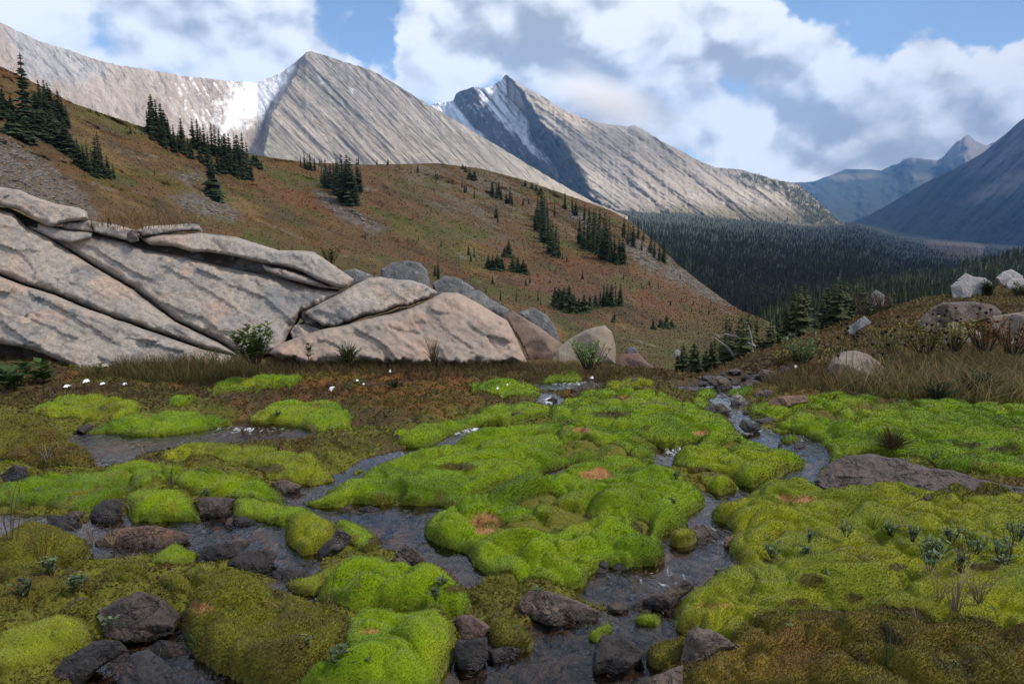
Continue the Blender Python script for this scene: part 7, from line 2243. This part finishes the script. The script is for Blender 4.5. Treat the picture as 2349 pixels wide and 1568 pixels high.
# loose pebbles in the shallow bed and among the cobbles
SV, ST, SCc, cnt = [], [], [], 0
pts = []
for name_, q in WATER.items():
    q = np.array(q, float)
    lo, hi = q.min(0), q.max(0)
    m_ = int(min(260, (hi - lo).prod() / 90))
    s = rg_.uniform(lo, hi, (m_, 2))
    pts.append(s[poly_sd(s, q) > -4])
pts.append(rg_.uniform((1580, 850), (1800, 905), (140, 2)))
pts = np.concatenate(pts)
for x, y in pts:
    P = on_z(np.array([x]), np.array([y]), -0.03)[0]
    P[2] = gz_at(P[0], P[1])
    if P[1] > 7.6:
        continue
    s = P[1] / F * rg_.uniform(3, 9) * (1.5 if y > 1380 else 1)
    v = octv * rg_.uniform(0.6, 1.15, (6, 1)) * s * np.array([1.3, 1.0, 0.55])
    a = rg_.uniform(0, 6.28)
    v[:, :2] = v[:, :2] @ np.array([[math.cos(a), -math.sin(a)], [math.sin(a), math.cos(a)]])
    SV.append(v + P)
    ST.append(octt + 6 * cnt)
    SCc.append(np.tile(np.array([[0.06, 0.046, 0.038], [0.11, 0.066, 0.04], [0.04, 0.036, 0.035], [0.15, 0.105, 0.075]][rg_.integers(4)]) * rg_.uniform(0.6, 1.3), (6, 1)))
    cnt += 1
bm_ = bmesh.new()
bmesh.ops.create_icosphere(bm_, subdivisions=1, radius=1.0)
icv = np.array([v.co[:] for v in bm_.verts])
ict = np.array([[v.index for v in f.verts] for f in bm_.faces])
bm_.free()
off_ = 6 * cnt
for nm, m_ in (('w8', 80), ('w10', 34), ('w5', 60), ('w7', 50), ('w3', 20), ('w1', 24), ('w14', 40), ('w6', 24)):
    q = np.array(WATER[nm], float)
    s = rg_.uniform(q.min(0), q.max(0), (m_ * 3, 2))
    s = s[poly_sd(s, q) > -12][:m_]
    for x, y in s:
        P = on_z(np.array([x]), np.array([y]), -0.02)[0]
        if y > 1575 or P[1] > 7.4:
            continue
        r_ = P[1] / F * rg_.uniform(9, 26) * (1.0 if y > 1150 else 0.75)
        v = icv * (1 + 0.28 * fbm(icv * 1.3 + x, 1.0, 2, 0.6, int(y)))[:, None] * r_ * np.array([1.25, 0.9, 0.5])
        a = rg_.uniform(0, 6.28)
        v[:, :2] = v[:, :2] @ np.array([[math.cos(a), -math.sin(a)], [math.sin(a), math.cos(a)]])
        P[2] = max(gz_at(P[0], P[1]), -0.022) + 0.2 * r_
        SV.append(v + P)
        ST.append(ict + off_)
        off_ += len(icv)
        SCc.append(np.tile(np.array([[0.06, 0.048, 0.042], [0.10, 0.066, 0.048], [0.04, 0.036, 0.036], [0.13, 0.088, 0.066]][rg_.integers(4)]) * rg_.uniform(0.7, 1.2), (len(icv), 1)))
me = mesh_np('pebbles', np.concatenate(SV), tris=np.concatenate(ST), col=np.concatenate(SCc), smooth=False, mats=[MAT_STONE])
put('pebbles', me, kind='stuff', label='pebbles and broken stones in the stream bed', cat='pebbles')

# ---- litter and tiny sprigs strewn over the moss
lp = Pack()
mp = np.concatenate(MOSS_PTS)
for p in mp:
    u = rg_.random()
    s = 0.5 + p[1] * 0.12
    if u < 0.45:      # a fallen leaf or bit of stalk
        d = rg_.normal(0, 1, 3) * np.array([1, 1, 0.15])
        d /= np.linalg.norm(d)
        sd = np.cross(d, [0, 0, 1.0])
        L_ = rg_.uniform(0.008, 0.026) * s
        V, T = leaf_tris(p + np.array([0, 0, 0.012]), d, sd, np.array([0, 0, 1.0]), L_, L_ * rg_.uniform(0.15, 0.5))
        lp.add(V, T, np.tile(np.array([[0.11, 0.055, 0.03], [0.16, 0.10, 0.05], [0.07, 0.04, 0.025], [0.24, 0.18, 0.10]][rg_.integers(4)]), (6, 1)))
    elif u < 0.75:    # a rosette of two to five small leaves
        for j in range(rg_.integers(2, 6)):
            a = rg_.uniform(0, 6.28)
            d = np.array([math.cos(a), math.sin(a), rg_.uniform(0.2, 0.8)])
            d /= np.linalg.norm(d)
            sd = np.cross(d, [0, 0, 1.0])
            L_ = rg_.uniform(0.012, 0.022) * s
            V, T = leaf_tris(p + np.array([0, 0, 0.008]), d, sd, np.cross(sd, d), L_, L_ * 0.5)
            lp.add(V, T, np.tile(np.array([0.075, 0.115, 0.045]) * rg_.uniform(0.7, 1.5), (6, 1)))
    else:             # thin stalk
        V, T, C = blades(p[None], np.array([rg_.uniform(0.03, 0.075) * s]), np.array([0.0016 * s]), np.array([[0.13, 0.085, 0.04]]) * rg_.uniform(0.5, 1.4), int(rg_.integers(1e6)), 0.5, 1.0, 0.4, 3)
        lp.add(V, T, C)
me = lp.mesh('moss_litter', MAT_LEAF)
put('moss_litter', me, kind='stuff', label='fallen leaves, sprigs and stalks strewn over the moss', cat='litter')

# ---- scraps of fresh snow
MAT_SNOW = mat_attr('fresh_snow', 0.7, fine=((30, 0.05),), bump=((40, 0.4, 0.01),))
SNOWS = [([(140, 888), (150, 881), (165, 882), (164, 890), (145, 891)], 'snow scrap farthest left in the brown plants'), ([(186, 876), (200, 868), (208, 872), (204, 880), (190, 881)], 'snow scrap second from the left under the outcrop'),
         ([(226, 880), (242, 874), (240, 880), (230, 883)], 'thin snow scrap third from the left'), ([(275, 887), (280, 880), (296, 881), (290, 889)], 'snow scrap below the grassy mound of the outcrop'),
         ([(742, 882), (750, 874), (768, 870), (779, 877), (770, 884), (755, 885)], 'largest snow scrap on the rust coloured flat'), ([(812, 875), (824, 870), (822, 877)], 'snow scrap right of the largest one'),
         ([(828, 884), (838, 881), (836, 886)], 'tiny snow scrap below the other two'), ([(1155, 895), (1158, 887), (1172, 888), (1170, 897), (1160, 898)], 'blocky snow lump on the flat green patch'),
         ([(1133, 890), (1142, 886), (1150, 889), (1140, 893)], 'snow crumb left of the blocky lump'), ([(888, 852), (898, 844), (902, 850), (892, 856)], 'snow scrap among brown plants below the pink boulder'),
         ([(1350, 868), (1358, 862), (1366, 866), (1358, 871)], 'snow scrap beside the far white water'), ([(1812, 840), (1826, 836), (1840, 838), (1832, 845), (1815, 845)], 'snow scrap under the upper willow bush'),
         ([(890, 850), (896, 846), (898, 852)], 'snow crumb next to the scrap below the pink boulder')]
for i, (ol, lab) in enumerate(SNOWS):
    q = np.array(ol, float)
    c0 = q.mean(0)
    Pc = ground_hit(c0[0], q[:, 1].max())
    Yq = at_y(q[:, 0], q[:, 1], Pc[1])
    hw_, hh = np.ptp(Yq[:, 0]) / 2, np.ptp(Yq[:, 2])
    th = np.linspace(0, 2 * math.pi, 15)[:-1]
    rg2 = np.random.default_rng(900 + i)
    rad = rg2.uniform(0.4, 1.15, 14)
    hh *= 0.4
    hw_ *= 0.62
    V = [(0, 0, hh * 0.8)]
    for ring, zf in ((0.55, 0.7), (1.0, -0.25)):
        for j in range(14):
            V.append((math.cos(th[j]) * hw_ * ring * rad[j], math.sin(th[j]) * hw_ * ring * rad[j] * 1.6, hh * zf * (rg2.uniform(0.6, 1.3) if zf > 0 else 1)))
    T = [(0, 1 + j, 1 + (j + 1) % 14) for j in range(14)]
    for j in range(14):
        a, b = 1 + j, 1 + (j + 1) % 14
        T += [(a, a + 14, b + 14), (a, b + 14, b)]
    me = mesh_np('snow_patch', V, tris=T, col=np.tile([0.82, 0.84, 0.88], (len(V), 1)), mats=[MAT_SNOW])
    put('snow_patch', me, loc=Pc + np.array([0, 0, 0.02]), label=lab, cat='snow')
# ================================================================== clouds and air


def cloud_mesh(name, pts, seed, thick, col=(0.8, 0.8, 0.82)):
    """a broad cloud: lumpy closed body over an outline given on the ground plan"""
    pts = smooth_poly(pts, 2)
    z0 = pts[0][0] * 0
    lo, hi = pts.min(0), pts.max(0)
    n = 70
    gx, gy = np.linspace(lo[0], hi[0], n), np.linspace(lo[1], hi[1], n)
    X, Y = np.meshgrid(gx, gy)
    xy = np.stack([X.ravel(), Y.ravel()], 1)
    d = poly_sd(xy, pts) + 170 * fbm(xy, 0.0016, 4, 0.6, seed)
    e = np.clip(d / 420, 0, 1)
    pr = np.sqrt(np.clip(1 - (1 - e) ** 2, 0, 1))
    lump = fbm(xy, 0.003, 4, 0.6, seed + 1)
    top = pr * thick * (1 + 0.5 * lump)
    bot = -pr * thick * 0.25 * (1 + 0.6 * fbm(xy, 0.004, 4, 0.6, seed + 2))
    q = grid_quads(n, n)
    q = q[(d > 0)[q].any(1)]
    used = np.zeros(n * n, bool)
    used[q] = True
    idx = np.cumsum(used) - 1
    m_ = int(used.sum())
    V = np.concatenate([np.stack([xy[:, 0], xy[:, 1], top], 1)[used], np.stack([xy[:, 0], xy[:, 1], bot - 1.0], 1)[used]], 0)
    Q = np.concatenate([idx[q], idx[q][:, ::-1] + m_], 0)
    return mesh_np(name, V, quads=Q, col=np.tile(col, (len(V), 1)))


def m_cloud(clear=0.66):
    m = bpy.data.materials.new('cloud')
    m.use_nodes = True
    N = NT(m.node_tree)
    d = N.n('ShaderNodeBsdfDiffuse', {'Color': (0.85, 0.85, 0.87, 1)})
    t = N.n('ShaderNodeBsdfTranslucent', {'Color': (0.8, 0.82, 0.85, 1)})
    mx = N.n('ShaderNodeMixShader', {0: 0.5, 1: d.outputs[0], 2: t.outputs[0]})
    tr = N.n('ShaderNodeBsdfTransparent', {'Color': (1, 1, 1, 1)})
    mx = N.n('ShaderNodeMixShader', {0: clear, 1: mx.outputs[0], 2: tr.outputs[0]})
    N.n('ShaderNodeOutputMaterial', {'Surface': mx.outputs[0]})
    return m


MAT_CLOUD = m_cloud()
MAT_SHADE_CLOUD = m_cloud(0.3)  # denser, for unseen clouds added to shade forest, slab and right mountain
HC = 2300.0
SH = SUN[:2] / SUN[2]


def over(shadow, zg, h, name, seed, thick, label, mat=None):
    """a cloud at height h whose shade falls on the given ground outline lying at height zg"""
    off = SH * (h - zg)
    me = cloud_mesh(name, np.asarray(shadow, float) + off, seed, thick)
    me.materials.append(mat or MAT_CLOUD)
    return put(name, me, loc=(0, 0, h), kind='structure', label=label)


over([(-900, -1200), (1800, -1200), (3300, 300), (3600, 2500), (4300, 6200), (2300, 6000), (1500, 3500), (1050, 2450), (700, 1900), (420, 1150), (60, 900), (-350, 800), (-900, 500)], -40, HC, 'cloud', 3, 260,
     'broad cloud overhead shading the meadow and the valley')

over([(420, 2980), (640, 2850), (1000, 2700), (1050, 2850), (800, 3050), (520, 3150)], 330, HC + 250, 'cloud', 7, 120, 'long unseen cloud added overhead to shade the slab of the second mountain', MAT_SHADE_CLOUD)
over([(60, 420), (500, 380), (1500, 700), (2400, 1500), (2300, 2700), (1500, 2600), (900, 2250), (380, 1500), (120, 800)], -120, HC + 150, 'cloud', 8, 200, 'dense unseen cloud added overhead to shade the valley forest', MAT_SHADE_CLOUD)
over([(1500, 4200), (2200, 3800), (4200, 3800), (5200, 5200), (4600, 7000), (2600, 6800), (1700, 5400)], 200, HC + 300, 'cloud', 9, 220, 'wide unseen cloud added overhead to shade the mountain at the right', MAT_SHADE_CLOUD)

haze_m = bpy.data.materials.new('haze')
haze_m.use_nodes = True
N = NT(haze_m.node_tree)
vol = N.n('ShaderNodeVolumePrincipled', {'Color': (0.24, 0.52, 1.0, 1), 'Density': 0.00005, 'Anisotropy': 0.0})
N.n('ShaderNodeOutputMaterial', {'Volume': vol.outputs[0]})
zlo = -1500.0
x0, x1, y0, y1, z0, z1 = -9000, 15000, -3000, 11500, -1400.0, 1950.0
V = [(x, y, z) for z in (z0, z1) for y in (y0, y1) for x in (x0, x1)]
Q = [(0, 2, 3, 1), (4, 5, 7, 6), (0, 1, 5, 4), (2, 6, 7, 3), (0, 4, 6, 2), (1, 3, 7, 5)]
me = mesh_np('haze', V, quads=Q, smooth=False, mats=[haze_m])
put('haze', me, kind='stuff')

# cloud caught on the ridge of the second mountain
rm_ = bpy.data.materials.new('ridge_cloud')
rm_.use_nodes = True
N = NT(rm_.node_tree)
oc_ = N.n('ShaderNodeTexCoord').outputs['Object']
r_ = N.vmath('LENGTH', oc_)
nz_ = N.noise(oc_, 1.9, 5, 0.6)
dn_ = N.ramp(N.math('ADD', N.math('SUBTRACT', 1.0, r_), N.math('MULTIPLY', N.math('SUBTRACT', nz_, 0.5), 0.9)), 0.10, 0.95, 0.0, 0.010)
vp = N.n('ShaderNodeVolumePrincipled', {'Color': (0.99, 0.99, 1.0, 1), 'Density': dn_, 'Anisotropy': 0.3})
N.n('ShaderNodeOutputMaterial', {'Volume': vp.outputs[0]})
for i, (x_, y_, Y_, rx_, ry_, rz_, lab) in enumerate([(1395, 228, 2980, 400, 240, 130, 'soft grey cloud wrapping the ridge of the second mountain')]):
    bm_ = bmesh.new()
    bmesh.ops.create_icosphere(bm_, subdivisions=3, radius=1.25)
    me = bpy.data.meshes.new('ridge_cloud')
    bm_.to_mesh(me)
    bm_.free()
    me.materials.append(rm_)
    o = put('ridge_cloud', me, loc=at_y(np.array([x_]), np.array([y_]), Y_)[0], kind='stuff', label=lab)
    o.scale = (rx_, ry_, rz_)
    o.rotation_euler = (0, R(22) if i == 0 else R(-20), 0)
